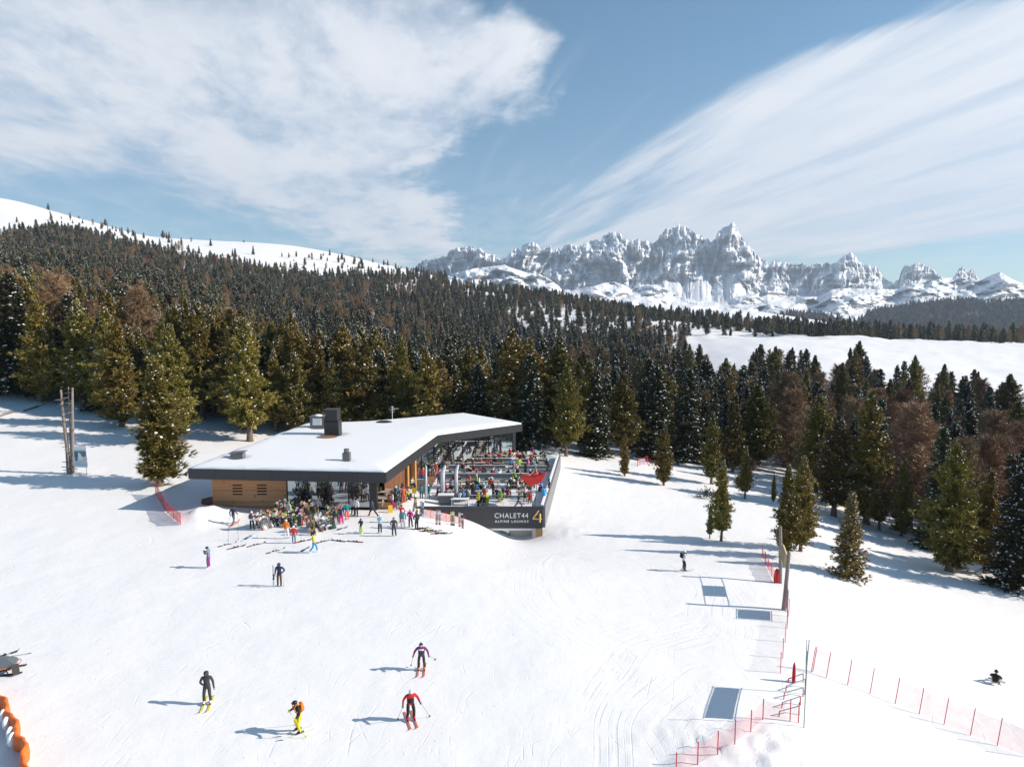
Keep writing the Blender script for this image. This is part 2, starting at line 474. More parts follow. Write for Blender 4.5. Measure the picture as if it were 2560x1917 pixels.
    h = mth('ADD', mth('MULTIPLY', mid, .07), mth('ADD', mth('MULTIPLY', fine, .009), mth('ADD', mth('MULTIPLY', tracks, -.030), mth('MULTIPLY', crumb, .035))))
    bp = N(n, 'ShaderNodeBump'); bp.inputs['Strength'].default_value = .46; bp.inputs['Distance'].default_value = 1.0
    l.new(h, bp.inputs['Height']); l.new(bp.outputs['Normal'], b.inputs['Normal'])
    mx = N(n, 'ShaderNodeMix', data_type='RGBA'); l.new(mid, mx.inputs['Factor'])
    mx.inputs['A'].default_value = (.82, .82, .83, 1); mx.inputs['B'].default_value = (.87, .868, .872, 1)
    l.new(mx.outputs['Result'], b.inputs['Base Color'])
    return m
M_SNOW = snow_material()

# near and middle ground: one sheet from behind the camera to the far valleys
yr = np.concatenate([np.arange(-45, 12, 3.0), np.arange(12, 112, .42), 112 * 1.021 ** np.arange(1, 153)])
ns = 660
s_ = np.linspace(-1, 1, ns); s_ = np.sign(s_) * np.abs(s_) ** 1.15
GX = s_[None, :] * (60 + 1.12 * np.maximum(yr, 0))[:, None]
GY = np.repeat(yr[:, None], ns, 1)
GZ = H(GX, GY)
V = np.stack([GX, GY, GZ], -1).reshape(-1, 3)
ii = (np.arange(len(yr) - 1)[:, None] * ns + np.arange(ns - 1)[None, :]).ravel()
Q = np.stack([ii, ii + 1, ii + ns + 1, ii + ns], -1)
go = link('snow_ground', mesh_np('snow_ground', V, Fq=Q, mats=[M_SNOW], smooth=True)); tag(go, kind='structure')

# ------------------------------------------------------------------ mountains
def rock_material(name, rock, rock2, lo, hi, snow=(.80, .82, .85), ns_=.004, bmp=.6):
    m = bpy.data.materials.new(name); t, n, l = nt(m)
    b = n['Principled BSDF']; b.inputs['Roughness'].default_value = .8; b.inputs['Specular IOR Level'].default_value = .15
    ge = N(n, 'ShaderNodeNewGeometry'); sp = N(n, 'ShaderNodeSeparateXYZ'); l.new(ge.outputs['Normal'], sp.inputs[0])
    tc = N(n, 'ShaderNodeTexCoord')
    no = N(n, 'ShaderNodeTexNoise'); no.inputs['Scale'].default_value = ns_; no.inputs['Detail'].default_value = 9; no.inputs['Roughness'].default_value = .68
    l.new(tc.outputs['Object'], no.inputs['Vector'])
    # thin ledges that follow the strata
    mp = N(n, 'ShaderNodeMapping'); mp.inputs['Scale'].default_value = (.0012, .0012, .016); mp.inputs['Rotation'].default_value = (R(6), R(-9), 0)
    l.new(tc.outputs['Object'], mp.inputs['Vector'])
    n2 = N(n, 'ShaderNodeTexNoise'); n2.inputs['Scale'].default_value = 1; n2.inputs['Detail'].default_value = 8; n2.inputs['Roughness'].default_value = .65; n2.inputs['Distortion'].default_value = .6
    l.new(mp.outputs[0], n2.inputs['Vector'])
    a = N(n, 'ShaderNodeMath', operation='MULTIPLY_ADD'); l.new(no.outputs['Fac'], a.inputs[0]); a.inputs[1].default_value = .9; l.new(sp.outputs['Z'], a.inputs[2])
    a2 = N(n, 'ShaderNodeMath', operation='MULTIPLY_ADD'); l.new(n2.outputs['Fac'], a2.inputs[0]); a2.inputs[1].default_value = .55; l.new(a.outputs[0], a2.inputs[2])
    r = N(n, 'ShaderNodeMapRange', interpolation_type='SMOOTHSTEP'); l.new(a2.outputs[0], r.inputs[0]); r.inputs[1].default_value = lo; r.inputs[2].default_value = hi
    rk = N(n, 'ShaderNodeMix', data_type='RGBA'); l.new(no.outputs['Fac'], rk.inputs['Factor']); rk.inputs['A'].default_value = (*rock, 1); rk.inputs['B'].default_value = (*rock2, 1)
    mx = N(n, 'ShaderNodeMix', data_type='RGBA'); l.new(r.outputs[0], mx.inputs['Factor']); l.new(rk.outputs['Result'], mx.inputs['A']); mx.inputs['B'].default_value = (*snow, 1)
    l.new(mx.outputs['Result'], b.inputs['Base Color'])
    bp = N(n, 'ShaderNodeBump'); bp.inputs['Strength'].default_value = bmp; bp.inputs['Distance'].default_value = 60
    l.new(n2.outputs['Fac'], bp.inputs['Height']); l.new(bp.outputs['Normal'], b.inputs['Normal'])
    return m

def relief(name, sil, base, yb, yt, rows, step, amp, jag, mt, pw=1.0, x0=None, x1=None, back=.35, seed=0, freq=1.0, apron=0.0, soft=False):
    """a range of mountains: crest line in degrees of the horizon, each face with its own buttresses and gullies in depth"""
    sil = np.array(sil, float); base = np.array(base, float)
    px = np.arange(x0 if x0 is not None else sil[0, 0], (x1 if x1 is not None else sil[-1, 0]) + step, step)
    top = np.interp(px, sil[:, 0], sil[:, 1]); bot = np.interp(px, base[:, 0], base[:, 1])
    hgt = np.maximum(bot - top, 1)
    top = top - jag * (np.abs(fbm(px / 7, px * 0 + 3, 4, seed)) * 2 - .4) * np.clip(hgt / 60, 0.15, 1)
    v = np.linspace(0, 1, rows)
    PX = np.repeat(px[None], rows, 0); VV = np.repeat(v[:, None], len(px), 1)
    PY = bot[None] + (top - bot)[None] * VV
    yb_ = yb(px) if callable(yb) else yb; yt_ = yt(px) if callable(yt) else yt
    Yd = yb_ + (yt_ - yb_) * VV ** pw
    q = PX * freq + (20 + 85 * (1 - VV)) * fbm(PX / 85 * freq, VV * 1.6 + 3, 3, seed + 2)
    if apron > 0:     # steep rock above, gentler snow fields and fans below
        k = apron + .16 * fbm(PX / 45, PX * 0 + 7, 3, seed + 12)
        lowp = np.clip(VV / k, 0, 1); upp = np.clip((VV - k) / (1 - k), 0, 1)
        Yd = yb_ + (yt_ - yb_) * (.72 * lowp ** 1.1 + .28 * upp)
        rockw = .22 + .78 * np.clip((VV - k * .75) / .25, 0, 1)
    else: rockw = 1.0
    a = ridged(q / 105, PY / 150, seed + 1) * .58 + ridged(q / 41 + PY / 60, PY / 45, seed + 4) * .22 + .34 * fbm(q / 24, PY / 15, 4, seed + 14) + ridged(q / 14, PY / 34, seed + 5) * .22 + ridged(q / 6, PY / 14, seed + 7) * .13 + ridged(q / 3.2, PY / 8, seed + 9) * .05 + .13 * fbm(q / 14, PY / 7, 4, seed + 8)
    if soft: a = 1.5 * fbm(PX / 70, PY / 30, 5, seed + 1) + .35 * ridged(PX / 50 + PY / 30, PY / 30, seed + 2)
    Yd = Yd - amp * a * rockw * (.35 + .65 * np.minimum(1, (1 - VV) * 6 + .25)) * np.clip(hgt / 70, .25, 1)[None]
    A = (PX - CX) / F; B = -(PY - CY) / F
    dy = CP + B * SP; dz = -SP + B * CP
    T = Yd / dy
    P = np.stack([A * T, Yd, CAMZ + dz * T], -1)
    # the far side falls away again
    bk = []
    for k in range(1, 7):
        f = k / 6
        p = P[-1].copy(); p[:, 1] += (yt_ if np.isscalar(yt_) else yt_) * back * f * .5; p[:, 0] *= 1 + back * f * .5
        p[:, 2] -= (P[-1, :, 2] - P[0, :, 2]) * f ** .8
        bk.append(p)
    P = np.concatenate([P, np.array(bk)], 0)
    nr, nc = P.shape[:2]
    ii = (np.arange(nr - 1)[:, None] * nc + np.arange(nc - 1)[None, :]).ravel()
    Q = np.stack([ii, ii + 1, ii + nc + 1, ii + nc], -1)
    o = link(name, mesh_np(name, P.reshape(-1, 3), Fq=Q, mats=[mt], smooth=True)); tag(o, kind='structure')
    return px, PX, PY, P

SIL = [(880, 760), (960, 715), (1017, 671), (1029, 674), (1041, 663), (1064, 649), (1087, 646), (1116, 640), (1125, 626), (1145, 619), (1165, 617), (1183, 619), (1188, 626), (1200, 620), (1214, 632), (1232, 636), (1252, 648), (1264, 647), (1278, 627), (1290, 619), (1303, 626), (1307, 611), (1319, 607), (1332, 603), (1345, 613), (1352, 621), (1368, 621), (1377, 617), (1383, 632), (1393, 620), (1401, 626), (1414, 611), (1426, 608), (1441, 613), (1446, 619), (1464, 608), (1478, 601), (1493, 597), (1500, 604), (1510, 590), (1522, 581), (1536, 578), (1549, 582), (1557, 595), (1565, 594), (1574, 604), (1588, 601), (1597, 592), (1603, 601), (1614, 600), (1629, 607), (1638, 608), (1650, 590), (1667, 572), (1678, 569), (1696, 564), (1714, 567), (1737, 579), (1760, 593), (1777, 604), (1786, 600), (1795, 579), (1804, 577), (1812, 565), (1820, 566), (1829, 556), (1838, 560), (1841, 567), (1848, 582), (1853, 590), (1866, 606), (1876, 619), (1899, 643), (1922, 660), (1943, 650), (1958, 658), (1978, 661), (2007, 659), (2021, 665), (2042, 659), (2062, 659), (2082, 659), (2094, 653), (2105, 641), (2114, 636), (2123, 634), (2133, 636), (2140, 642), (2146, 653), (2166, 661), (2181, 669), (2190, 666), (2198, 674), (2207, 694), (2219, 700), (2233, 708), (2247, 700), (2253, 677), (2259, 668), (2265, 661), (2274, 667), (2288, 656), (2308, 661), (2332, 671), (2346, 687), (2355, 694), (2378, 700), (2386, 690), (2395, 676), (2407, 663), (2414, 672), (2419, 681), (2430, 669), (2439, 682), (2445, 697), (2455, 704), (2475, 712), (2700, 730)]
M_ROCK = rock_material('pale_dolomite', (.40, .40, .405), (.60, .58, .56), .42, .80)
relief('mountain_range', SIL, [(880, 790), (1300, 790), (2700, 800)], 5200, 7600, 170, 1.4, 600, 6.5, M_ROCK, pw=.9, seed=11, apron=.42)

HILL = [(860, 770), (980, 735), (1080, 700), (1180, 672), (1261, 662), (1275, 668), (1319, 682), (1348, 685), (1377, 700), (1398, 716), (1412, 733), (1430, 727), (1449, 721), (1480, 716), (1507, 708), (1536, 705), (1557, 711), (1580, 722), (1609, 716), (1635, 711), (1665, 722), (1700, 742), (1740, 752), (1800, 756), (1850, 740), (1920, 726), (1990, 742), (2045, 742), (2082, 723), (2123, 720), (2181, 723), (2239, 723), (2282, 711), (2326, 703), (2372, 694), (2427, 694), (2448, 703), (2471, 691), (2487, 684), (2500, 680), (2514, 688), (2534, 700), (2560, 708), (2640, 720), (2760, 725)]
M_HILL = rock_material('hill_snow', (.20, .20, .20), (.34, .33, .33), .84, .97, ns_=.014, bmp=.10)
relief('snowy_foothills', HILL, [(860, 800), (2760, 800)], 3300, 4600, 80, 1.8, 330, 1.0, M_HILL, pw=.8, seed=31, freq=.6, soft=True)
WHITE = [(1380, 800), (1440, 775), (1500, 758), (1560, 745), (1620, 742), (1700, 760), (1790, 766), (1880, 776), (1960, 788), (2040, 800), (2115, 812)]
relief('snowy_shoulder', WHITE, [(1380, 830), (2115, 830)], 2300, 2700, 40, 2.0, 60, .4, M_HILL, pw=.8, seed=47, freq=.5, soft=True)
WOOD = [(1700, 838), (1900, 800), (1985, 780), (2040, 782), (2085, 792), (2130, 812), (2180, 776), (2225, 768), (2250, 770), (2282, 758), (2355, 752), (2398, 748), (2471, 756), (2520, 750), (2580, 748), (2760, 742)]
M_WOODF = mat('wooded_slope', (.075, .085, .075), .95, var=.6, scale=.02)
wpx, WPX, WPY, WP = relief('forested_hill', WOOD, [(1700, 880), (2760, 880)], 1900, 3000, 50, 3.0, 90, 1.5, M_WOODF, pw=.8, seed=61, freq=.5)
# ------------------------------------------------------------------ tree meshes
def needle_material(name, c0, c1, ov):
    m = bpy.data.materials.new(name); t, n, l = nt(m)
    b = n['Principled BSDF']; b.inputs['Roughness'].default_value = .62; b.inputs['Specular IOR Level'].default_value = .2
    oi = N(n, 'ShaderNodeObjectInfo'); tc = N(n, 'ShaderNodeTexCoord')
    no = N(n, 'ShaderNodeTexNoise'); no.inputs['Scale'].default_value = 1.3; no.inputs['Detail'].default_value = 3; l.new(tc.outputs['Object'], no.inputs['Vector'])
    a = N(n, 'ShaderNodeMix', data_type='RGBA'); l.new(no.outputs['Fac'], a.inputs['Factor']); a.inputs['A'].default_value = (*c0, 1); a.inputs['B'].default_value = (*c1, 1)
    h = N(n, 'ShaderNodeHueSaturation'); l.new(a.outputs['Result'], h.inputs['Color'])
    r = N(n, 'ShaderNodeMapRange'); l.new(oi.outputs['Random'], r.inputs[0]); r.inputs[3].default_value = 1 - ov; r.inputs[4].default_value = 1 + ov
    r2 = N(n, 'ShaderNodeMapRange'); mm = N(n, 'ShaderNodeMath', operation='FRACT'); m3 = N(n, 'ShaderNodeMath', operation='MULTIPLY'); l.new(oi.outputs['Random'], m3.inputs[0]); m3.inputs[1].default_value = 7.3; l.new(m3.outputs[0], mm.inputs[0])
    l.new(mm.outputs[0], r2.inputs[0]); r2.inputs[3].default_value = .485; r2.inputs[4].default_value = .525
    l.new(r.outputs[0], h.inputs['Value']); l.new(r2.outputs[0], h.inputs['Hue'])
    l.new(h.outputs['Color'], b.inputs['Base Color'])
    return m
M_PINE = needle_material('pine_needles', (.110, .088, .021), (.29, .205, .052), .40)
M_PINE_FAR = needle_material('pine_needles_far', (.075, .074, .034), (.17, .140, .060), .32)  # darker, greyer needle colour for the far pines
M_SPRU = needle_material('spruce_needles', (.036, .045, .025), (.125, .112, .046), .32)
M_LARC = needle_material('larch_twigs', (.20, .125, .072), (.34, .22, .135), .25)
M_BARK = mat('bark', (.16, .115, .085), .9, var=.35, scale=5, bump=.4)
M_TSNOW = mat('branch_snow', (.84, .86, .89), .6, var=.03)

def perp(d):
    a = np.cross(d, np.array([0.31, 0.17, 0.93])[None]); a /= np.linalg.norm(a, axis=1)[:, None] + 1e-9
    return a, np.cross(d, a)

def blades(P, D, L, W, g, k, spread):
    """k pointed blades fanning from each point P about direction D"""
    n_ = len(P)
    P = np.repeat(P, k, 0); D = np.repeat(D, k, 0); L = np.repeat(L, k)
    d = D + g.normal(0, spread, D.shape); d /= np.linalg.norm(d, axis=1)[:, None] + 1e-9
    out = P * np.array([1, 1, 0]); out = out / (np.linalg.norm(out, axis=1)[:, None] + 1e-6) + np.array([0, 0, .55]) + g.normal(0, .38, P.shape)
    s = np.cross(d, out); s /= np.linalg.norm(s, axis=1)[:, None] + 1e-6
    w = W * g.uniform(.7, 1.3, len(P)); ll = L * g.uniform(.7, 1.25, len(P))
    v0 = P - s * w[:, None]; v1 = P + s * w[:, None]
    v2 = P + d * ll[:, None] + s * (w * .25)[:, None]
    V = np.stack([v0, v1, v2], 1).reshape(-1, 3)
    T = np.arange(len(V)).reshape(-1, 3)
    return V, T

def pads(P, size, g, tilt=.45, dome=.45, lean=.55):
    """little domed cushions of snow"""
    n_ = len(P); k = 6
    out = P * np.array([1, 1, 0]); out = out / (np.linalg.norm(out, axis=1)[:, None] + 1e-6)
    nrm = np.stack([g.normal(0, tilt, n_), g.normal(0, tilt, n_), np.ones(n_)], 1) + out * lean; nrm /= np.linalg.norm(nrm, axis=1)[:, None]
    a, b = perp(nrm)
    Vs = [P + nrm * (size * dome)[:, None]]
    ph = g.uniform(0, 6.28, n_)
    el_ = g.uniform(.5, 1, n_)
    for i in range(k):
        an = ph + 6.2832 * i / k; rr = size * g.uniform(.65, 1.15, n_)
        Vs.append(P + a * (np.cos(an) * rr)[:, None] + b * (np.sin(an) * rr * el_)[:, None])
    V = np.stack(Vs, 1); T = []
    base = np.arange(n_) * (k + 1)
    for i in range(k): T.append(np.stack([base, base + 1 + i, base + 1 + (i + 1) % k], 1))
    return V.reshape(-1, 3), np.concatenate(T)

def crown_mesh(name, kind, seed, ht, lod=1.0):
    g = np.random.default_rng(seed)
    Vs, Ts, Ms = [], [], []; off = 0
    def put(V, T, m):
        nonlocal off
        Vs.append(V); Ts.append(T + off); Ms.append(np.full(len(T), m)); off += len(V)
    if kind == 'pine':
        t0 = g.uniform(.06, .16); rmax = ht * g.uniform(.155, .22); bulge = g.uniform(.12, .36)
        nb = int(185 * lod); per = 15 if lod > .6 else 9
        t = t0 + (1 - t0) * (np.arange(nb) + g.uniform(0, 1, nb)) / nb
        q = (t - t0) / (1 - t0)
        w_ = np.clip((q - bulge) / (1 - bulge), 0, 1)
        rad = rmax * np.where(q < bulge, .66 + .34 * (q / bulge) ** .8, .72 * (1 - w_) ** .95 + .28 * np.cos(w_ * 1.53) ** .8)
        lump = 1 + .28 * np.sin(q * 23 + g.uniform(0, 6)) * np.sin(q * 9 + g.uniform(0, 6))
        an = np.arange(nb) * 2.39996 + g.normal(0, .5, nb)
        side = 1 + .22 * np.cos(an - g.uniform(0, 6.28)) + .12 * np.cos(2 * an + g.uniform(0, 6))
        rad = rad * lump * side * g.uniform(.52, 1.24, nb)
        rise = np.where(q > .6, .55, .12) + g.normal(0, .12, nb)
        f = (np.arange(per) + .7) / per
        F_ = np.repeat(f[None], nb, 0) ** .75 + g.normal(0, .05, (nb, per))
        rr = rad[:, None] * F_
        aa = an[:, None] + g.normal(0, .30, (nb, per)) * (1.1 - .5 * F_)
        zz = t[:, None] * ht + rise[:, None] * rr * F_ * .7 + g.normal(0, .16, (nb, per)) * ht / 14
        P = np.stack([np.cos(aa) * rr, np.sin(aa) * rr, zz], -1).reshape(-1, 3)
        D = np.stack([np.cos(aa) * .9, np.sin(aa) * .9, np.full_like(aa, .42) + .5 * (q > .8)[:, None]], -1).reshape(-1, 3)
        keep = (F_.ravel() > .25) | (g.uniform(0, 1, F_.size) < .4)
        P, D = P[keep], D[keep]; Fk = F_.ravel()[keep]
        L = np.repeat(.016 + .026 * np.minimum(1, rad / rmax), per)[keep] * ht * (1 if lod > .6 else 1.4)
        V, T = blades(P, D, L, (.0050 if lod > .6 else .014) * ht, g, 9 if lod > .6 else 5, .55); put(V, T, 0)
        inner = (Fk < .75); ci = P[inner] * np.array([.72, .72, 1]);  # wide inner blades, added to block light through the crown
        V, T = blades(ci, D[inner] * np.array([1, 1, .3]), np.repeat(.02 + .05 * np.minimum(1, rad / rmax), per)[keep][inner] * ht, .026 * ht, g, 1, .5); put(V, T, 0)
        frac = SNOWF.get('pine', .2) * g.uniform(.6, 1.3)
        sel = (g.uniform(0, 1, len(P)) < frac) & (Fk > .45)
        s = P[sel]; s = s + np.array([0, 0, .012 * ht]) + D[sel] * .02 * ht
        V, T = pads(s, g.uniform(.004, .0125, len(s)) * (.45 + .55 * np.minimum(1, np.repeat(rad / rmax, per)[keep][sel] * 1.2)) * ht * (1 if lod > .6 else 1.7), g); put(V, T, 1)
    elif kind == 'spruce':
        nb = int(200 * lod); per = 13 if lod > .6 else 8; t0 = .05
        t = t0 + (1 - t0) * ((np.arange(nb) + g.uniform(0, 1, nb)) / nb) ** 1.15
        q = (t - t0) / (1 - t0); rmax = ht * g.uniform(.17, .22)
        rad = rmax * (1 - q) ** .82 * (1 + .18 * np.sin(q * 60)) * g.uniform(.7, 1.12, nb) + .012 * ht
        an = np.arange(nb) * 2.39996 + g.normal(0, .4, nb)
        f = (np.arange(per) + .8) / per; F_ = np.repeat(f[None], nb, 0) + g.normal(0, .04, (nb, per))
        rr = rad[:, None] * F_; aa = an[:, None] + g.normal(0, .22, (nb, per)) * (1.15 - .5 * F_)
        droop = np.where(q > .75, .25, -.30)[:, None]
        zz = t[:, None] * ht + droop * rr + .18 * rr * F_ ** 3 + g.normal(0, .008, (nb, per)) * ht
        P = np.stack([np.cos(aa) * rr, np.sin(aa) * rr, zz], -1).reshape(-1, 3)
        D = np.stack([np.cos(aa), np.sin(aa), np.full_like(aa, .10)], -1).reshape(-1, 3); Fk = F_.ravel()
        L = np.repeat(.014 + .03 * np.minimum(1, rad / rmax * 1.3), per) * ht * (1 if lod > .6 else 1.4)
        V, T = blades(P, D, L, (.0050 if lod > .6 else .015) * ht, g, 9 if lod > .6 else 5, .42); put(V, T, 0)
        sel = (g.uniform(0, 1, len(P)) < SNOWF.get('spruce', .4) * g.uniform(.7, 1.2)) & (Fk > .35)
        s = P[sel] + np.array([0, 0, .014 * ht]) + D[sel] * .012 * ht
        V, T = pads(s, g.uniform(.006, .016, len(s)) * (.4 + .6 * np.minimum(1, np.repeat(rad / rmax, per)[sel] * 1.3)) * ht * (1 if lod > .6 else 1.6), g, .3, .22); put(V, T, 1)
    else:  # larch without needles: a haze of thin brown twigs on pale limbs
        nb = int(120 * lod); per = 15 if lod > .6 else 9; t0 = .12
        t = t0 + (1 - t0) * (np.arange(nb) + g.uniform(0, 1, nb)) / nb; q = (t - t0) / (1 - t0)
        rmax = ht * g.uniform(.18, .24)
        rad = rmax * np.where(q < .3, .75 + .25 * q / .3, np.cos((q - .3) / .7 * 1.45) ** .85) * g.uniform(.55, 1.1, nb) + .01 * ht
        an = np.arange(nb) * 2.39996 + g.normal(0, .4, nb)
        rise = .35 * q - .05 + g.normal(0, .1, nb)
        # limbs
        o0 = np.stack([np.zeros(nb), np.zeros(nb), t * ht], 1)
        o1 = np.stack([np.cos(an) * rad, np.sin(an) * rad, t * ht + rise * rad + .04 * ht], 1)
        d = o1 - o0; a, b = perp(d / np.linalg.norm(d, axis=1)[:, None])
        w_ = .0032 * ht
        V = np.stack([o0 - b * w_, o0 + b * w_, o1], 1).reshape(-1, 3); put(V, np.arange(len(V)).reshape(-1, 3), 0)
        f = (np.arange(per) + .9) / per; F_ = np.repeat(f[None], nb, 0) ** .7 + g.normal(0, .05, (nb, per))
        rr = rad[:, None] * F_; aa = an[:, None] + g.normal(0, .26, (nb, per)) * (1.2 - .5 * F_)
        zz = t[:, None] * ht + rise[:, None] * rr + .04 * ht * F_ ** 2 + g.normal(0, .012, (nb, per)) * ht
        P = np.stack([np.cos(aa) * rr, np.sin(aa) * rr, zz], -1).reshape(-1, 3)
        D = np.stack([np.cos(aa) * .6, np.sin(aa) * .6, np.full_like(aa, .55)], -1).reshape(-1, 3)
        V, T = blades(P, D, np.full(len(P), .062 * ht), (.0023 if lod > .6 else .0052) * ht, g, 6, .55); put(V, T, 0)
        low = q < .5
        so_ = (o0 * .35 + o1 * .65)[low]; V, T = blades(so_ - d[low] * .25, d[low] / np.linalg.norm(d[low], axis=1)[:, None], np.linalg.norm(d[low], axis=1) * .5, .0042 * ht, g, 1, .02); put(V + np.array([0, 0, .005 * ht]), T, 1)
    V = np.concatenate(Vs); T = np.concatenate(Ts); mi = np.concatenate(Ms)
    return mesh_np(name, V, Ft=T, mats=[{'pine': M_PINE, 'spruce': M_SPRU, 'larch': M_LARC}[kind], M_TSNOW], mi=mi)

def trunk_mesh(name, kind, seed, ht, dead=True):
    g = random.Random(seed); b = MB()
    r0 = ht * (.017 if kind != 'larch' else .013)
    top = {'pine': .9, 'spruce': .97, 'larch': .99}[kind]
    pts = [(0, 0, -.6)] + [(g.gauss(0, .012) * ht * k / 7, g.gauss(0, .012) * ht * k / 7, ht * top * k / 7) for k in range(8)]
    pts[1] = (0, 0, .02 * ht)
    b.tube(pts, [r0 * 2.1, r0 * 1.5, r0 * 1.12] + [r0 * (1 - k / 7.4) for k in range(2, 8)], 8)
    for k in range(14 if kind != 'larch' else 8):        # bare lower limbs
        z = ht * g.uniform(.03, .28); a = g.uniform(0, 6.28); L = ht * g.uniform(.05, .13)
        b.tube([(0, 0, z), (math.cos(a) * L * .6, math.sin(a) * L * .6, z - L * .1), (math.cos(a) * L, math.sin(a) * L, z - L * .35)], [r0 * .22, r0 * .15, r0 * .05], 3, cap=False)
    return b.mesh(name, [M_BARK], True)

SNOWF = {'pine': .17, 'spruce': .34}
PROTO = {}
for kind, cnt, ht in (('pine', 10, 14.0), ('spruce', 5, 14.0), ('larch', 4, 14.0)):
    PROTO[kind] = [(crown_mesh('crown_' + kind, kind, 100 + k * 7 + len(kind), ht), trunk_mesh('trunk_' + kind, kind, k + 5, ht)) for k in range(cnt)]
NAME = {'pine': 'stone_pine', 'spruce': 'spruce_tree', 'larch': 'larch_tree'}
TREES = []      # x, y for spacing
def tree(kind, p, ht, wd, label, group=None, var=None, rz=None):
    """wd: width factor beside the model's own proportions"""
    k = var if var is not None else rnd.randrange(len(PROTO[kind]))
    k %= len(PROTO[kind])
    cm, tm = PROTO[kind][k]
    root = empty(NAME[kind], p, rz if rz is not None else rnd.uniform(0, 6.28))
    s = ht / 14.0
    root.scale = (s * wd, s * wd, s)
    tag(root, label, 'tree', group)
    link('crown', cm, root); link('trunk', tm, root)
    TREES.append((p[0], p[1]))
    return root

def tree_px(kind, px, pb, pt, wd, label, group=None, var=None, yb=None):
    """a tree whose foot and top are read off the photograph as directions, standing on the snow"""
    if yb is None: p = ground(px, pb)
    else:
        p = at_y(px, pb, yb); p.z = hz(p.x, p.y)
    q = proj(p)
    d = depth(p); ht = 1.0
    # height from the top direction at the same distance
    r = ray(px, pt); ht = CAMZ + r.z / r.y * p.y - p.z
    return tree(kind, p, max(ht, 1.0), wd, label, group, var)
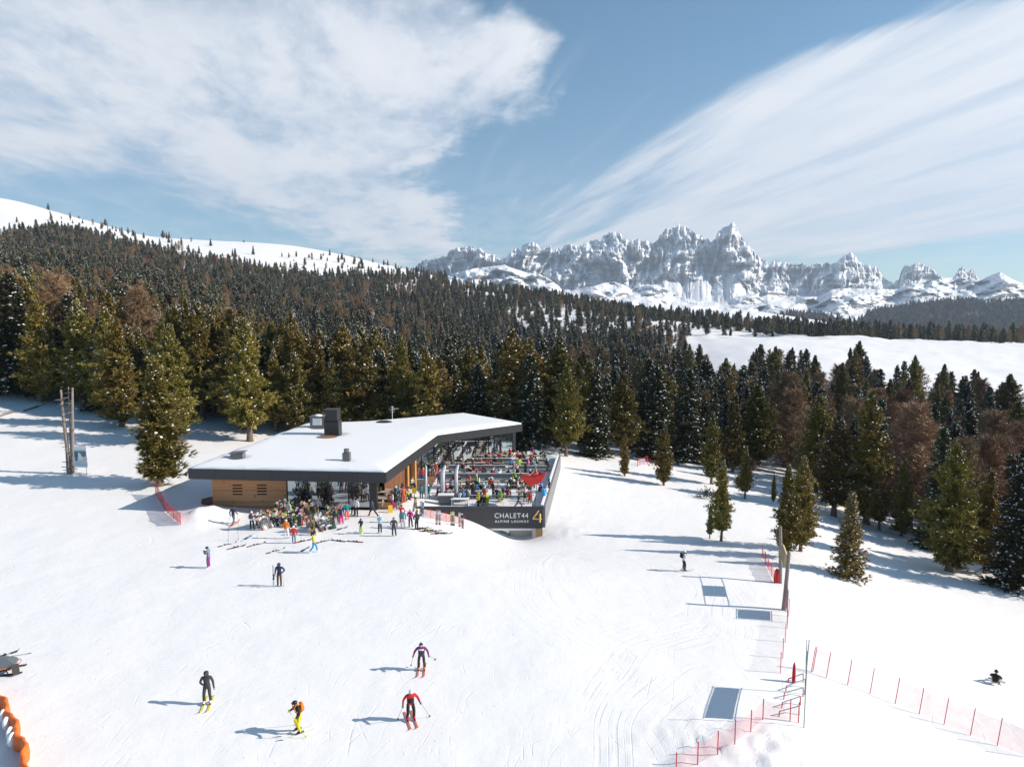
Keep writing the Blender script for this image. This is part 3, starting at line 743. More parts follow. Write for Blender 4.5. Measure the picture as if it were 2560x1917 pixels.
# ------------------------------------------------------------------ trees one can tell apart
G_L = 'pines at the western edge of the piste'
hero = [
 ('pine', 102, 1003, 755, 1.15, 'broad olive stone pine above the fallen fence rails, lowest boughs sweeping the snow'),
 ('spruce', 42, 985, 690, 1.25, 'tall dark spruce with heavy white snow shelves on its boughs, at the upper slope'),
 ('pine', 305, 1066, 800, 1.1, 'snow speckled stone pine with a short thick trunk showing, uphill of the double dead trunk'),
 ('pine', 400, 1214, 905, 1.2, 'nearest big stone pine on the slope, beside the red net near the chalet'),
 ('pine', 440, 1108, 818, 1.0, 'stone pine directly behind the big pine next to the red net'),
 ('pine', 505, 1050, 755, .85, 'narrow dark stone pine in the gap between the big slope pine and the bare-trunked pine'),
 ('pine', 625, 1103, 800, 1.0, 'stone pine with a flared bare trunk, just behind the left end of the chalet roof'),
 ('pine', 690, 1078, 878, .8, 'smaller golden pine crowding the bare-trunked pine behind the roof'),
 ('pine', 735, 1072, 785, .9, 'tall golden pine behind the upper left edge of the chalet roof'),
 ('spruce', 830, 1058, 850, 1.1, 'dark spruce with frosted boughs behind the roof chimneys'),
 ('pine', 955, 1052, 822, .85, 'pine rising behind the roof antenna'),
 ('pine', 1058, 1048, 872, 1.1, 'broad pine with rounded top behind the middle of the roof'),
 ('pine', 1135, 1060, 842, .9, 'pine behind the highest corner of the roof'),
 ('pine', 1205, 1070, 868, 1.0, 'dense pine behind the roof between its high corner and the terrace'),
 ('pine', 1262, 1095, 905, .65, 'slim pine with a bare grey trunk behind the far roof corner'),
 ('pine', 1322, 1110, 852, 1.15, 'tall leafy pine standing just past the far roof corner'),
 ('pine', 1415, 1140, 918, .85, 'grey-skirted pine whose lower dead branches reach the snow past the terrace rail'),
 ('pine', 1474, 1118, 905, .8, 'dark pine in the shaded wood beside the grey-skirted pine'),
 ('pine', 1555, 1140, 935, .95, 'dark broad pine behind the small red poles'),
 ('spruce', 1620, 1130, 900, 1.0, 'dark spruce in the shaded wood behind the stocky clearing pine'),
 ('spruce', 1719, 1155, 925, 1.0, 'snow streaked spruce with bare trunk at the edge of the shaded wood'),
 ('pine', 1562, 1190, 1085, .6, 'small double-stemmed young pine alone on the clearing'),
 ('pine', 1659, 1213, 1062, .75, 'stocky young pine on a bare trunk, alone on the clearing'),
 ('pine', 1778, 1210, 1033, .6, 'slender pine of the clearing standing in front of the shaded wood'),
 ('pine', 1832, 1180, 985, .65, 'column-like pine at the wood edge right of the slender one'),
 ('pine', 1862, 1246, 1118, .85, 'low bushy pine with two stems on the clearing'),
 ('pine', 1803, 1352, 1155, .55, 'narrow pine with a warm brown trunk at the lower clearing'),
 ('pine', 1774, 1346, 1260, .5, 'sapling pine next to the narrow brown-trunked pine'),
 ('pine', 1933, 1256, 1185, .35, 'thin dark sapling on the clearing'),
 ('pine', 1961, 1392, 1166, .6, 'golden narrow pine just behind the tall wooden post'),
 ('pine', 2001, 1377, 1146, .62, 'golden narrow pine with a clear trunk, right beside the one at the wooden post'),
 ('spruce', 2120, 1444, 1232, 1.0, 'young spruce standing alone on the open snow of the lower slope'),
 ('pine', 2084, 1290, 1042, 1.1, 'big dark pine with a bare lower trunk at the wood edge'),
 ('pine', 2165, 1310, 982, .95, 'tallest dark pine of the wood edge behind the lone spruce'),
 ('pine', 2197, 1325, 1150, .75, 'small pine in front of the tallest dark pine'),
 ('pine', 2253, 1340, 1145, .75, 'snow dusted pine on a thin trunk at the wood edge'),
 ('pine', 2372, 1428, 1118, 1.1, 'double-topped broad golden pine near the right end of the wood edge'),
 ('pine', 2462, 1432, 1178, .8, 'dark slim pine beyond the double-topped golden pine'),
 ('spruce', 2532, 1472, 1165, 1.0, 'frosted spruce lowest on the slope, cut by the right border'),
 ('larch', 1962, 1168, 944, 1.15, 'wide bare brown larch with curved snowy limbs at the edge of the shaded wood'),
 ('larch', 2250, 1180, 985, 1.0, 'orange-brown larch behind the tallest dark pine'),
 ('larch', 2060, 1150, 985, .8, 'thin brown larch between the wide larch and the big dark pine'),
 ('larch', 2190, 1170, 982, .9, 'rusty larch top beside the tallest dark pine'),
 ('larch', 2460, 1250, 1040, 1.2, 'spreading bare larch beyond the double-topped golden pine'),
 ('larch', 150, 960, 700, 1.0, 'brown larch rising behind the broad olive pine of the upper slope'),
]
for kind, px, pb, pt, wd, lab in hero:
    t_ = tree_px(kind, px, pb, pt, wd * (1.3 if wd < .7 else 1.05), lab)
    if 'standing alone on the open snow' in lab:      # golden green young spruce
        c = [q for q in t_.children if q.name.startswith('crown')][0]; c.material_slots[0].link = 'OBJECT'; c.material_slots[0].material = M_PINE
b = MB()   # low dwarf shrub on the clearing
p = ground(1767, 1245)
g_ = np.random.default_rng(5)
P = g_.normal(0, 1, (90, 3)) * np.array([.55, .5, .35]) + np.array([0, 0, .55]); P[:, 2] = np.abs(P[:, 2])
V, T = blades(P, P / (np.linalg.norm(P, axis=1)[:, None] + .01), np.full(90, .4), .035, g_, 6, .5)
tag(link('dwarf_pine', mesh_np('dwarf_pine', V, Ft=T, mats=[M_SPRU]), loc=p), 'knee-high dark dwarf pine bush on the clearing', 'shrub')

# ------------------------------------------------------------------ forest floor plan
def interp(x, pts): return float(np.interp(x, [p[0] for p in pts], [p[1] for p in pts]))
EDGE = [(-500, 122), (0, 121), (150, 123), (250, 116), (420, 112), (520, 116), (620, 107), (900, 109), (1160, 109), (1300, 106), (1420, 103), (1500, 108), (1560, 112), (1720, 112), (1850, 113), (1960, 113), (2060, 97), (2180, 87), (2300, 81), (2420, 72), (2560, 63), (2900, 56)]
TOPY = [(-500, 840), (0, 820), (150, 990), (260, 1010), (400, 970), (600, 945), (760, 955), (870, 1020), (1000, 1130), (1150, 1200), (3000, 1200)]
def forest_density(px, y, x, r):
    """0..1: how likely a tree stands there; px is the bearing"""
    if y < interp(px, EDGE): return 0
    clump = float(vnoise(np.array([x / 38]), np.array([y / 38]), 13)[0])
    if px < 1120:
        t = interp(px, TOPY)
        if y > t: return (.10 if clump > .12 else .012) if y < t * 1.2 else .004 if y < t * 1.3 else 0
        d = 1.0
        if clump < -.30: d = .10
        return d
    # spur and cabin meadows towards the middle
    if px < 1640:
        k = (px - 1120) / 520
        m0 = 540 + 30 * math.sin(px / 60); m1 = 790 + 30 * math.sin(px / 35)
        if 1270 < px and m0 < y < m1: return .07 if clump < .1 else .45
        if px <= 1270 and 820 < y < 1010: return .05 if clump < .1 else .5
        if y > 1080: return 0
        return 1.0
    lo = interp(px, [(1640, 330), (1760, 300), (1850, 265), (2100, 240), (2300, 220), (2560, 225), (2900, 230)])
    hi = interp(px, [(1640, 560), (1800, 575), (1950, 568), (2250, 566), (2560, 570), (2900, 575)])
    lo += 55 * float(vnoise(np.array([px / 70]), np.array([3.3]), 5)[0]) * 2
    if px < 1760: hi += (1760 - px) * 1.6
    if y < lo: return 1.0
    if y < hi: return 0 if px > 1720 else .05
    if y < hi + 60: return .34 if clump > .02 else .04
    if y < 980: return .45 if clump > -.1 else .12
    return 0

cells = {}
def free(x, y, d):
    c = 7.0; i, j = int(x // c), int(y // c)
    for a in (-1, 0, 1):
        for b_ in (-1, 0, 1):
            for (u, v) in cells.get((i + a, j + b_), ()):
                if (u - x) ** 2 + (v - y) ** 2 < d * d: return False
    return True
def occupy(x, y): cells.setdefault((int(x // 7), int(y // 7)), []).append((x, y))
for (x, y) in TREES: occupy(x, y)
cand = []
fr = random.Random(42)
# rows of increasing distance; spacing grows a little with distance
for it in range(120000):
    y = 60 * (1450 / 60) ** (fr.random() ** .55)
    px = fr.uniform(-330, 2900)
    x = (px - CX) / F * (y * CP + 2.1)
    dens = forest_density(px, y, x, fr)
    if fr.random() > dens: continue
    d = (4.3 if y < 200 else 4.9 if y < 350 else 5.6 if y < 650 else 6.6) * fr.uniform(.8, 1.5)
    if px > 1400 and y < 260: d *= 1.3
    if px > 1420 and y - interp(px, EDGE) < 16 and fr.random() < .55: continue
    if not free(x, y, d): continue
    occupy(x, y); cand.append((px, x, y))
xs = np.array([c[1] for c in cand]); ys = np.array([c[2] for c in cand]); zs = H(xs, ys)
larchn = vnoise(xs / 60, ys / 60, 33)
items = []
for k, (px, x, y) in enumerate(cand):
    u = fr.random()
    lr = .05 + .42 * max(0, larchn[k]) * 1.5
    if px > 1500: lr += .03
    if px > 1850 and y < 240: lr += .20
    sp = .16 if px < 1100 and y < 250 else .42 if y > 200 and px > 900 else .3
    if px > 1420: sp = .62
    if y > 250: sp = .58
    kind = 'larch' if u < lr else 'spruce' if u < lr + sp * (1 - lr) else 'pine'
    if 540 < px < 1450 and y < 135 and kind == 'larch': kind = 'pine'
    ht = fr.choice([fr.uniform(5.5, 10), fr.uniform(9, 15), fr.uniform(12, 18.5)]) if kind != 'larch' else fr.uniform(9, 15.5)
    if y < 140: ht = fr.uniform(12.5, 19)
    if px < 400: ht *= 1.08
    if px > 1420 and y < 140: ht *= .86
    if px < 1100 and y > interp(px, TOPY): ht *= .8
    items.append([14 * 1708 / y, kind, px, x, y, zs[k], ht, fr.uniform(.78, 1.3)])
items.sort(key=lambda q: q[4])

# which of them are seen: the sight line to the top must clear the trees in front
seen = []
prof = {}
for it in items:
    _, kind, px, x, y, z, ht, wd = it
    d = y * CP + (CAMZ - z) * SP
    topy = CY - F * (y * SP + (z + ht - CAMZ) * CP) / d
    half = ht * .16 * F / d
    vis = 0; cols = range(int((px - half) // 8), int((px + half) // 8) + 1)
    for c in cols:
        if prof.get(c, 1e9) > topy + 4: vis += 1
    it.append(vis / max(1, len(cols)) if -40 < px < 2600 else 0)
    for c in cols: prof[c] = min(prof.get(c, 1e9), topy + half * .6)
vis_sorted = [q for q in items if q[8] > .3]
NIND = 255
ind = []; quota = {'pine': 165, 'spruce': 70, 'larch': 60}
for q in vis_sorted:
    if quota[q[1]] > 0: ind.append(q); quota[q[1]] -= 1
ind_id = set(id(q) for q in ind)
def region(px, y):
    e = y - interp(px, EDGE)
    front = e < 14
    if px < 560: r = 'of the western slope above the piste'
    elif px < 1330: r = 'in the wood behind the chalet'
    elif px < 2000: r = 'in the shaded wood beyond the clearing'
    else: r = 'in the hollow on the eastern side'
    return front, r
WORD = {'pine': ('olive green stone pine', 'stone pines'), 'spruce': ('dark snow laden spruce', 'spruces'), 'larch': ('bare brown larch', 'larches')}
for q in ind:
    _, kind, px, x, y, z, ht, wd, _v = q
    front, r = region(px, y)
    lab = WORD[kind][0] + ' ' + r + (', standing in the front row' if front else ', standing behind the front row')
    tree(kind, (x, y, z - .15), ht, wd, lab, WORD[kind][1] + ' ' + r + (' front' if front else ' behind'))
rest = [q for q in items if id(q) not in ind_id]
print('forest', len(items), 'individual', len(ind), 'rest', len(rest))

# ------------------------------------------------------------------ the rest of the wood: one object of its own
LOW = []
SNOWF.update(pine=.38, spruce=.64); M_PINE = M_PINE_FAR
for kind, cnt in (('pine', 5), ('spruce', 3), ('larch', 3)):
    for k in range(cnt):
        ht = 14.0
        me = crown_mesh('far_' + kind, kind, 300 + 11 * k + len(kind), ht, lod=.5)
        tmp = bmesh.new(); tmp.from_mesh(me)
        tm = MB(); tm.tube([(0, 0, -.8), (0, 0, ht * .4), (0, 0, ht * .85)], [.3, .2, .06], 5, m=2)
        t2 = tm.mesh('t', [M_PINE, M_TSNOW, M_BARK]); tmp.from_mesh(t2)
        tmp.to_mesh(me); tmp.free(); me.materials.append(M_BARK)
        LOW.append((kind, me))
proto_coll = bpy.data.collections.new('forest_kinds')
idx = {'pine': [], 'spruce': [], 'larch': []}
for i, (kind, me) in enumerate(LOW):
    o = bpy.data.objects.new('tree_kind_%02d' % i, me); proto_coll.objects.link(o); idx[kind].append(i)

def scatter(name, pts, kinds, rots, scales, kindlabel=None):
    me = bpy.data.meshes.new(name)
    me.vertices.add(len(pts)); me.vertices.foreach_set('co', np.asarray(pts, np.float32).ravel())
    a = me.attributes.new('kind', 'INT', 'POINT'); a.data.foreach_set('value', np.asarray(kinds, np.int32))
    a = me.attributes.new('turn', 'FLOAT', 'POINT'); a.data.foreach_set('value', np.asarray(rots, np.float32))
    a = me.attributes.new('size', 'FLOAT_VECTOR', 'POINT'); a.data.foreach_set('vector', np.asarray(scales, np.float32).ravel())
    o = link(name, me)
    ng = bpy.data.node_groups.new(name, 'GeometryNodeTree')
    ng.interface.new_socket('Geometry', in_out='INPUT', socket_type='NodeSocketGeometry')
    ng.interface.new_socket('Geometry', in_out='OUTPUT', socket_type='NodeSocketGeometry')
    n, l = ng.nodes, ng.links
    gi = n.new('NodeGroupInput'); gout = n.new('NodeGroupOutput')
    ip = n.new('GeometryNodeInstanceOnPoints'); ci = n.new('GeometryNodeCollectionInfo')
    ci.inputs['Collection'].default_value = proto_coll; ci.inputs['Separate Children'].default_value = True; ci.inputs['Reset Children'].default_value = True
    def attr(nm, ty):
        q = n.new('GeometryNodeInputNamedAttribute'); q.data_type = ty; q.inputs['Name'].default_value = nm; return q.outputs[0]
    ip.inputs['Pick Instance'].default_value = True
    cb = n.new('ShaderNodeCombineXYZ'); l.new(attr('turn', 'FLOAT'), cb.inputs[2])
    l.new(gi.outputs[0], ip.inputs['Points']); l.new(ci.outputs[0], ip.inputs['Instance'])
    l.new(attr('kind', 'INT'), ip.inputs['Instance Index']); l.new(cb.outputs[0], ip.inputs['Rotation']); l.new(attr('size', 'FLOAT_VECTOR'), ip.inputs['Scale'])
    l.new(ip.outputs[0], gout.inputs[0])
    md = o.modifiers.new('plant', 'NODES'); md.node_group = ng
    return o
def batch(name, sel, label):
    o = scatter(name, [(q[3], q[4], q[5] - .3) for q in sel], [fr.choice(idx[q[1]]) for q in sel], [fr.uniform(0, 6.28) for q in sel],
                [(q[6] / 14 * q[7], q[6] / 14 * q[7], q[6] / 14) for q in sel])
    tag(o, label, 'forest', kind='stuff')
batch('mixed_forest', rest, 'dense far forest of pines, spruces and brown larches over the hillside')

# woods on the far valley side, a single dark mass
far = []
nr, nc = WPX.shape
for k in range(9000):
    i = int(fr.random() ** 1.2 * (nr - 1)); j = fr.randrange(nc)
    if WPX[i, j] < 1750: continue
    p = WP[i, j]
    if fr.random() < .10: continue
    far.append((0, fr.choice(['spruce', 'spruce', 'pine', 'larch']), 0, p[0] + fr.uniform(-4, 4), p[1] + fr.uniform(-10, 10), p[2], fr.uniform(14, 24), 1.35))
batch('far_wood', far, 'dark blue far-off wood covering the valley side under the peaks')
# ------------------------------------------------------------------ chalet
def timber(name, c0, c1, plank, axis='Z', rot=0.0):
    """boards: long grain, each board its own tone, dark joints"""
    m = bpy.data.materials.new(name); t, n, l = nt(m); b = n['Principled BSDF']; b.inputs['Roughness'].default_value = .65; b.inputs['Specular IOR Level'].default_value = .25
    tc = N(n, 'ShaderNodeTexCoord'); sp = N(n, 'ShaderNodeSeparateXYZ'); l.new(tc.outputs['Object'], sp.inputs[0])
    d = N(n, 'ShaderNodeMath', operation='DIVIDE'); l.new(sp.outputs[axis], d.inputs[0]); d.inputs[1].default_value = plank
    fl = N(n, 'ShaderNodeMath', operation='FLOOR'); l.new(d.outputs[0], fl.inputs[0]); fr_ = N(n, 'ShaderNodeMath', operation='FRACT'); l.new(d.outputs[0], fr_.inputs[0])
    wn = N(n, 'ShaderNodeTexWhiteNoise', noise_dimensions='1D'); l.new(fl.outputs[0], wn.inputs['W'])
    mp = N(n, 'ShaderNodeMapping'); mp.inputs['Scale'].default_value = (.5, .5, 14) if axis == 'Z' else (9, 9, .5); l.new(tc.outputs['Object'], mp.inputs['Vector'])
    no = N(n, 'ShaderNodeTexNoise'); no.inputs['Scale'].default_value = 1.6; no.inputs['Detail'].default_value = 5; l.new(mp.outputs[0], no.inputs['Vector'])
    a = N(n, 'ShaderNodeMath', operation='MULTIPLY_ADD'); l.new(wn.outputs['Value'], a.inputs[0]); a.inputs[1].default_value = .55; 
    k = N(n, 'ShaderNodeMath', operation='MULTIPLY'); l.new(no.outputs['Fac'], k.inputs[0]); k.inputs[1].default_value = .5; l.new(k.outputs[0], a.inputs[2])
    mx = N(n, 'ShaderNodeMix', data_type='RGBA'); l.new(a.outputs[0], mx.inputs['Factor']); mx.inputs['A'].default_value = (*c0, 1); mx.inputs['B'].default_value = (*c1, 1)
    kn = N(n, 'ShaderNodeTexNoise'); kn.inputs['Scale'].default_value = 3.2; kn.inputs['Detail'].default_value = 1; l.new(tc.outputs['Object'], kn.inputs['Vector'])
    kr = N(n, 'ShaderNodeMapRange'); l.new(kn.outputs['Fac'], kr.inputs[0]); kr.inputs[1].default_value = .70; kr.inputs[2].default_value = .74; kr.inputs[3].default_value = 1; kr.inputs[4].default_value = .45
    jt = N(n, 'ShaderNodeMapRange'); l.new(fr_.outputs[0], jt.inputs[0]); jt.inputs[1].default_value = 0; jt.inputs[2].default_value = .08; jt.inputs[3].default_value = .45; jt.inputs[4].default_value = 1
    mu = N(n, 'ShaderNodeMath', operation='MULTIPLY'); l.new(kr.outputs[0], mu.inputs[0]); l.new(jt.outputs[0], mu.inputs[1])
    dk = N(n, 'ShaderNodeMix', data_type='RGBA', blend_type='MULTIPLY'); dk.inputs['Factor'].default_value = 1; l.new(mx.outputs['Result'], dk.inputs['A']); l.new(mu.outputs[0], dk.inputs['B'])
    l.new(dk.outputs['Result'], b.inputs['Base Color'])
    return m
M_LARCHB = timber('larch_boards', (.30, .145, .070), (.56, .31, .155), .16)
M_VERT = timber('brown_boards', (.13, .060, .034), (.24, .115, .062), .17, 'Y')
M_DECKW = timber('deck_boards', (.34, .26, .185), (.50, .40, .29), .14, 'Y')
M_OAK = mat('pale_timber', (.50, .27, .10), .5, var=.18, scale=3)
M_TABLEW = mat('weathered_table_wood', (.42, .37, .31), .75, var=.25, scale=7)
M_ORANGEW = mat('orange_soffit', (.55, .26, .09), .55, var=.15, scale=4)
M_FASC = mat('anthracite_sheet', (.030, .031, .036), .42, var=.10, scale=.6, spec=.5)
M_DARKM = mat('dark_metal', (.028, .028, .031), .5, var=.12)
M_GREYM = mat('grey_sheet', (.14, .14, .145), .5, var=.12)
M_SEATW = mat('seat_wall_grey', (.24, .25, .265), .6, var=.15, scale=2)
M_LIGHTG = mat('pale_render', (.44, .41, .37), .8, var=.06)
M_CONC = mat('concrete', (.36, .35, .34), .85, var=.15, scale=1.5)
M_ROOFSNOW = mat('roof_snow', (.83, .845, .87), .6, var=.015, scale=.5, bump=.0)
M_LETTER = mat('white_letter', (.82, .83, .84), .5, var=.02)
M_GOLD = mat('golden_number', (.80, .52, .16), .45, var=.05)
M_MUD = mat('muddy_floor', (.20, .105, .062), .9, var=.45, scale=.9)
M_TSN = mat('trodden_snow', (.74, .745, .76), .7, var=.10, scale=.8, bump=.5)
M_RED = mat('red_canvas', (.62, .035, .025), .6, var=.08)
M_WHITE = mat('white_plastic', (.80, .80, .82), .5, var=.03)
M_YEL = mat('yellow_plastic', (.72, .45, .02), .5, var=.05)

def glass_material(name, base, mixf):
    m = bpy.data.materials.new(name); t, n, l = nt(m)
    b = n['Principled BSDF']; b.inputs['Base Color'].default_value = (*base, 1); b.inputs['Roughness'].default_value = .25
    g = N(n, 'ShaderNodeBsdfGlossy'); g.inputs['Roughness'].default_value = .015; g.inputs['Color'].default_value = (.80, .90, .93, 1)
    tc = N(n, 'ShaderNodeTexCoord'); no = N(n, 'ShaderNodeTexNoise'); no.inputs['Scale'].default_value = .35; l.new(tc.outputs['Object'], no.inputs['Vector'])
    bp = N(n, 'ShaderNodeBump'); bp.inputs['Strength'].default_value = .03; bp.inputs['Distance'].default_value = .3; l.new(no.outputs['Fac'], bp.inputs['Height']); l.new(bp.outputs['Normal'], g.inputs['Normal'])
    mx = N(n, 'ShaderNodeMixShader'); mx.inputs[0].default_value = mixf
    l.new(b.outputs[0], mx.inputs[1]); l.new(g.outputs[0], mx.inputs[2]); l.new(mx.outputs[0], n['Material Output'].inputs['Surface'])
    return m
M_GLASS = glass_material('facade_glass', (.012, .018, .022), .42)
def clear_glass(name):
    m = bpy.data.materials.new(name); t, n, l = nt(m)
    tr = N(n, 'ShaderNodeBsdfTransparent'); tr.inputs['Color'].default_value = (.86, .92, .93, 1)
    g = N(n, 'ShaderNodeBsdfGlossy'); g.inputs['Roughness'].default_value = .02
    mx = N(n, 'ShaderNodeMixShader'); mx.inputs[0].default_value = .12
    l.new(tr.outputs[0], mx.inputs[1]); l.new(g.outputs[0], mx.inputs[2]); l.new(mx.outputs[0], n['Material Output'].inputs['Surface'])
    return m
M_CLEAR = clear_glass('clear_glass')

ZS, ZT = 3.42, 4.45           # underside and top of the roof slab
def z_at(px, py, z): return on_z(px, py, z)
A = z_at(471, 1197, ZS); B_ = z_at(966, 1207, ZS); C_ = z_at(1095, 1108, ZS); D_ = z_at(1306, 1078, ZS)
E_ = z_at(1161, 1030, ZT + .3); F_ = z_at(920, 1051, ZT + .3); G_ = z_at(762, 1056, ZT + .3)
roofpoly = [(p.x, p.y) for p in (A, B_, C_, D_, E_, F_, G_)]
chalet = empty('chalet', ((A.x + B_.x) / 2, (A.y + B_.y) / 2, 0))
tag(chalet, 'modern single-storey ski chalet with a snow covered flat roof, glass fronts and a sunny terrace', 'restaurant')
off = Vector(chalet.location)
def cb_(mb, name, mats, parent=chalet, smooth=False):
    """build a part of the chalet from world coordinates"""
    o = off if parent is chalet else off
    mb.v = [(v[0] - off.x, v[1] - off.y, v[2] - off.z) for v in mb.v]
    return mb.build(name, mats, parent, smooth)

def inset(poly, d):
    n_ = len(poly); out = []
    for i in range(n_):
        p0, p1, p2 = Vector(poly[i - 1]), Vector(poly[i]), Vector(poly[(i + 1) % n_])
        a = (p1 - p0).normalized(); b = (p2 - p1).normalized()
        na, nb = Vector((-a.y, a.x)), Vector((-b.y, b.x))
        k = (na + nb); k = k / max(.3, (1 + na.dot(nb)))
        out.append(tuple(p1 + k * d))
    return out
roof_b = MB()
# fascia panels with fine joints: one sheet per stretch, standing 3 mm apart
for i in range(len(roofpoly)):
    p, q = Vector(roofpoly[i]), Vector(roofpoly[(i + 1) % len(roofpoly)])
    L = (q - p).length; k = max(1, round(L / 3.0)); d = (q - p) / L; nn = Vector((d.y, -d.x))
    for j in range(k):
        a = p + d * (L * j / k + (.012 if j else 0)); c = p + d * (L * (j + 1) / k - (.012 if j < k - 1 else 0))
        ai, ci = a - nn * .05, c - nn * .05
        roof_b.prism([tuple(a), tuple(c), tuple(ci), tuple(ai)], ZS, ZT)
roof_b.prism(inset(roofpoly, .06), ZS + .10, ZT - .1)
roof = cb_(roof_b, 'roof', [M_FASC])
# warm timber soffit under the slab
b = MB(); b.prism(inset(roofpoly, .22), ZS + .02, ZS + .09); cb_(b, 'soffit', [M_ORANGEW])
# snow blanket: smooth rounded cushion
bm = bmesh.new()
ip = inset(roofpoly, .10)
xs_ = np.array([p[0] for p in ip]); ys_ = np.array([p[1] for p in ip])
def inside(x, y, poly):
    c = False; j = len(poly) - 1
    for i in range(len(poly)):
        if (poly[i][1] > y) != (poly[j][1] > y) and x < (poly[j][0] - poly[i][0]) * (y - poly[i][1]) / (poly[j][1] - poly[i][1]) + poly[i][0]: c = not c
        j = i
    return c
def edge_d(x, y, poly):
    m = 1e9
    for i in range(len(poly)):
        a, c = Vector(poly[i]), Vector(poly[(i + 1) % len(poly)]); d = c - a
        t_ = max(0, min(1, (Vector((x, y)) - a).dot(d) / d.length_squared)); m = min(m, (Vector((x, y)) - a - d * t_).length)
    return m
ROOFBOX = []   # melted hollows round what stands on the roof
def roof_point(px, py, z=ZT + .42): return on_z(px, py, z)
RB = {'chimney': roof_point(833, 1084), 'fan': roof_point(795, 1068), 'flue': roof_point(867, 1150), 'vent': roof_point(595, 1142)}
def roof_z(x, y):
    d = edge_d(x, y, ip) if inside(x, y, ip) else 0
    z = .06 + .36 * (1 - math.exp(-d / .45))
    z += .10 * float(fbm(np.array([x / 6]), np.array([y / 6]), 2, 3)[0]) * min(1, d / 2)
    for q, r_, dep in ((RB['chimney'], 1.5, .30), (RB['flue'], .55, .15), (RB['vent'], 1.0, .26), (RB['fan'], 1.1, .22)):
        e = math.hypot(x - q.x, (y - q.y)) / r_
        z -= dep * math.exp(-max(0, e - .55) ** 2 * 6)
    # a faint valley where the two roof wings meet
    return ZT + max(.03, z)
stp = .42
gx = np.arange(min(xs_) - stp, max(xs_) + stp, stp); gy = np.arange(min(ys_) - stp, max(ys_) + stp, stp)
grid = {}
for i, x in enumerate(gx):
    for j, y in enumerate(gy):
        if inside(x, y, ip) and edge_d(x, y, ip) > .12: grid[i, j] = bm.verts.new((x, y, roof_z(x, y)))
edge_pts = []
for i in range(len(ip)):
    a, c = Vector(ip[i]), Vector(ip[(i + 1) % len(ip)]); k = int((c - a).length / .3)
    for j in range(k): edge_pts.append(a + (c - a) * j / k)
ring = [bm.verts.new((p.x, p.y, ZT + .05 + .16 * max(0, .35 + float(fbm(np.array([p.x / 1.6]), np.array([p.y / 1.6]), 3, 8)[0])))) for p in edge_pts]
ring0 = [bm.verts.new((p.x, p.y, ZT - .02)) for p in edge_pts]
from mathutils.geometry import delaunay_2d_cdt
allv = [v for v in grid.values()] + ring
co2 = [Vector((v.co.x, v.co.y)) for v in allv]
ng_ = len(grid); ed = [(ng_ + k, ng_ + (k + 1) % len(ring)) for k in range(len(ring))]
vv, ee, ff, ov, oe, of = delaunay_2d_cdt(co2, ed, [], 1, 1e-4)
mapv = []
for k, o in enumerate(ov): mapv.append(allv[o[0]] if o else bm.verts.new((vv[k].x, vv[k].y, ZT + .1)))
for f in ff:
    try: bm.faces.new([mapv[i] for i in f])
    except ValueError: pass
for k in range(len(ring)):
    a, c = k, (k + 1) % len(ring); bm.faces.new([ring0[a], ring0[c], ring[c], ring[a]])
for f in bm.faces: f.smooth = True
bmesh.ops.recalc_face_normals(bm, faces=bm.faces[:])
bmesh.ops.translate(bm, verts=bm.verts[:], vec=-off)
me = bpy.data.meshes.new('roof_snow'); bm.to_mesh(me); bm.free(); me.materials.append(M_ROOFSNOW)
link('roof_snow', me, roof)

def roofpart(name, mb, mats, parent=roof): return cb_(mb, name, mats, parent)
# tall chimney with a shield-like cowl
q = RB['chimney']; z0 = ZT + .05
d_ = depth((q.x, q.y, z0)); u = d_ / F
b = MB(); w_ = 36 * u
b.box((q.x, q.y, z0 + 38 * u * .55), (w_, w_ * .9, 38 * u * 1.1), m=0)
cwl = [(-.5 * w_, .0), (-.48 * w_, 10 * u), (-.35 * w_, 18 * u), (-.5 * w_, 26 * u), (-.52 * w_, 30 * u), (.42 * w_, 30 * u), (.42 * w_, 0)]
n_ = len(cwl)
vs = [(q.x + x, q.y + s * w_ * .45, z0 + 40 * u + z) for s in (-1, 1) for x, z in cwl]
b.add(vs, [tuple(range(n_)), tuple(reversed(range(n_, 2 * n_)))] + [(i, n_ + i, n_ + (i + 1) % n_, (i + 1) % n_) for i in range(n_)])
roofpart('chimney', b, [M_DARKM])
# fan housing with a white louvre
q = Vector(RB['fan']); q.x -= 1.6 * 0
b = MB(); b.box((q.x, q.y + .4, z0 + .85), (38 * u, 30 * u, 1.9)); b.box((q.x, q.y + .4, z0 + 1.83), (41 * u, 33 * u, .06))
fan = roofpart('fan_housing', b, [M_GREYM])
b = MB()
for k in range(9): b.box((q.x - .0, q.y + .4 - 15 * u - .03, z0 + .8 + k * .095), (22 * u, .05, .06))
b.box((q.x, q.y + .4 - 15 * u - .008, z0 + 1.18), (23.5 * u, .02, .92)); 
roofpart('louvre', b, [M_WHITE], roof)
b = MB(); b.lathe((q.x, q.y + .3, z0 + 1.86), [(.55, 0), (.5, .1), (.3, .18), (.05, .2)], 10); roofpart('snow_cap', b, [M_ROOFSNOW])
# round opening with bare gravel in front of the chimney
g0 = roof_point(817, 1092); b = MB(); b.lathe((g0.x, g0.y, ZT + .30), [(1.25, -.25), (1.25, .14), (1.05, .15), (.2, .155)], 20, sx=1, sy=.8)
roofpart('gravel_ring', b, [mat('roof_gravel', (.25, .12, .07), .9, var=.4, scale=9)])
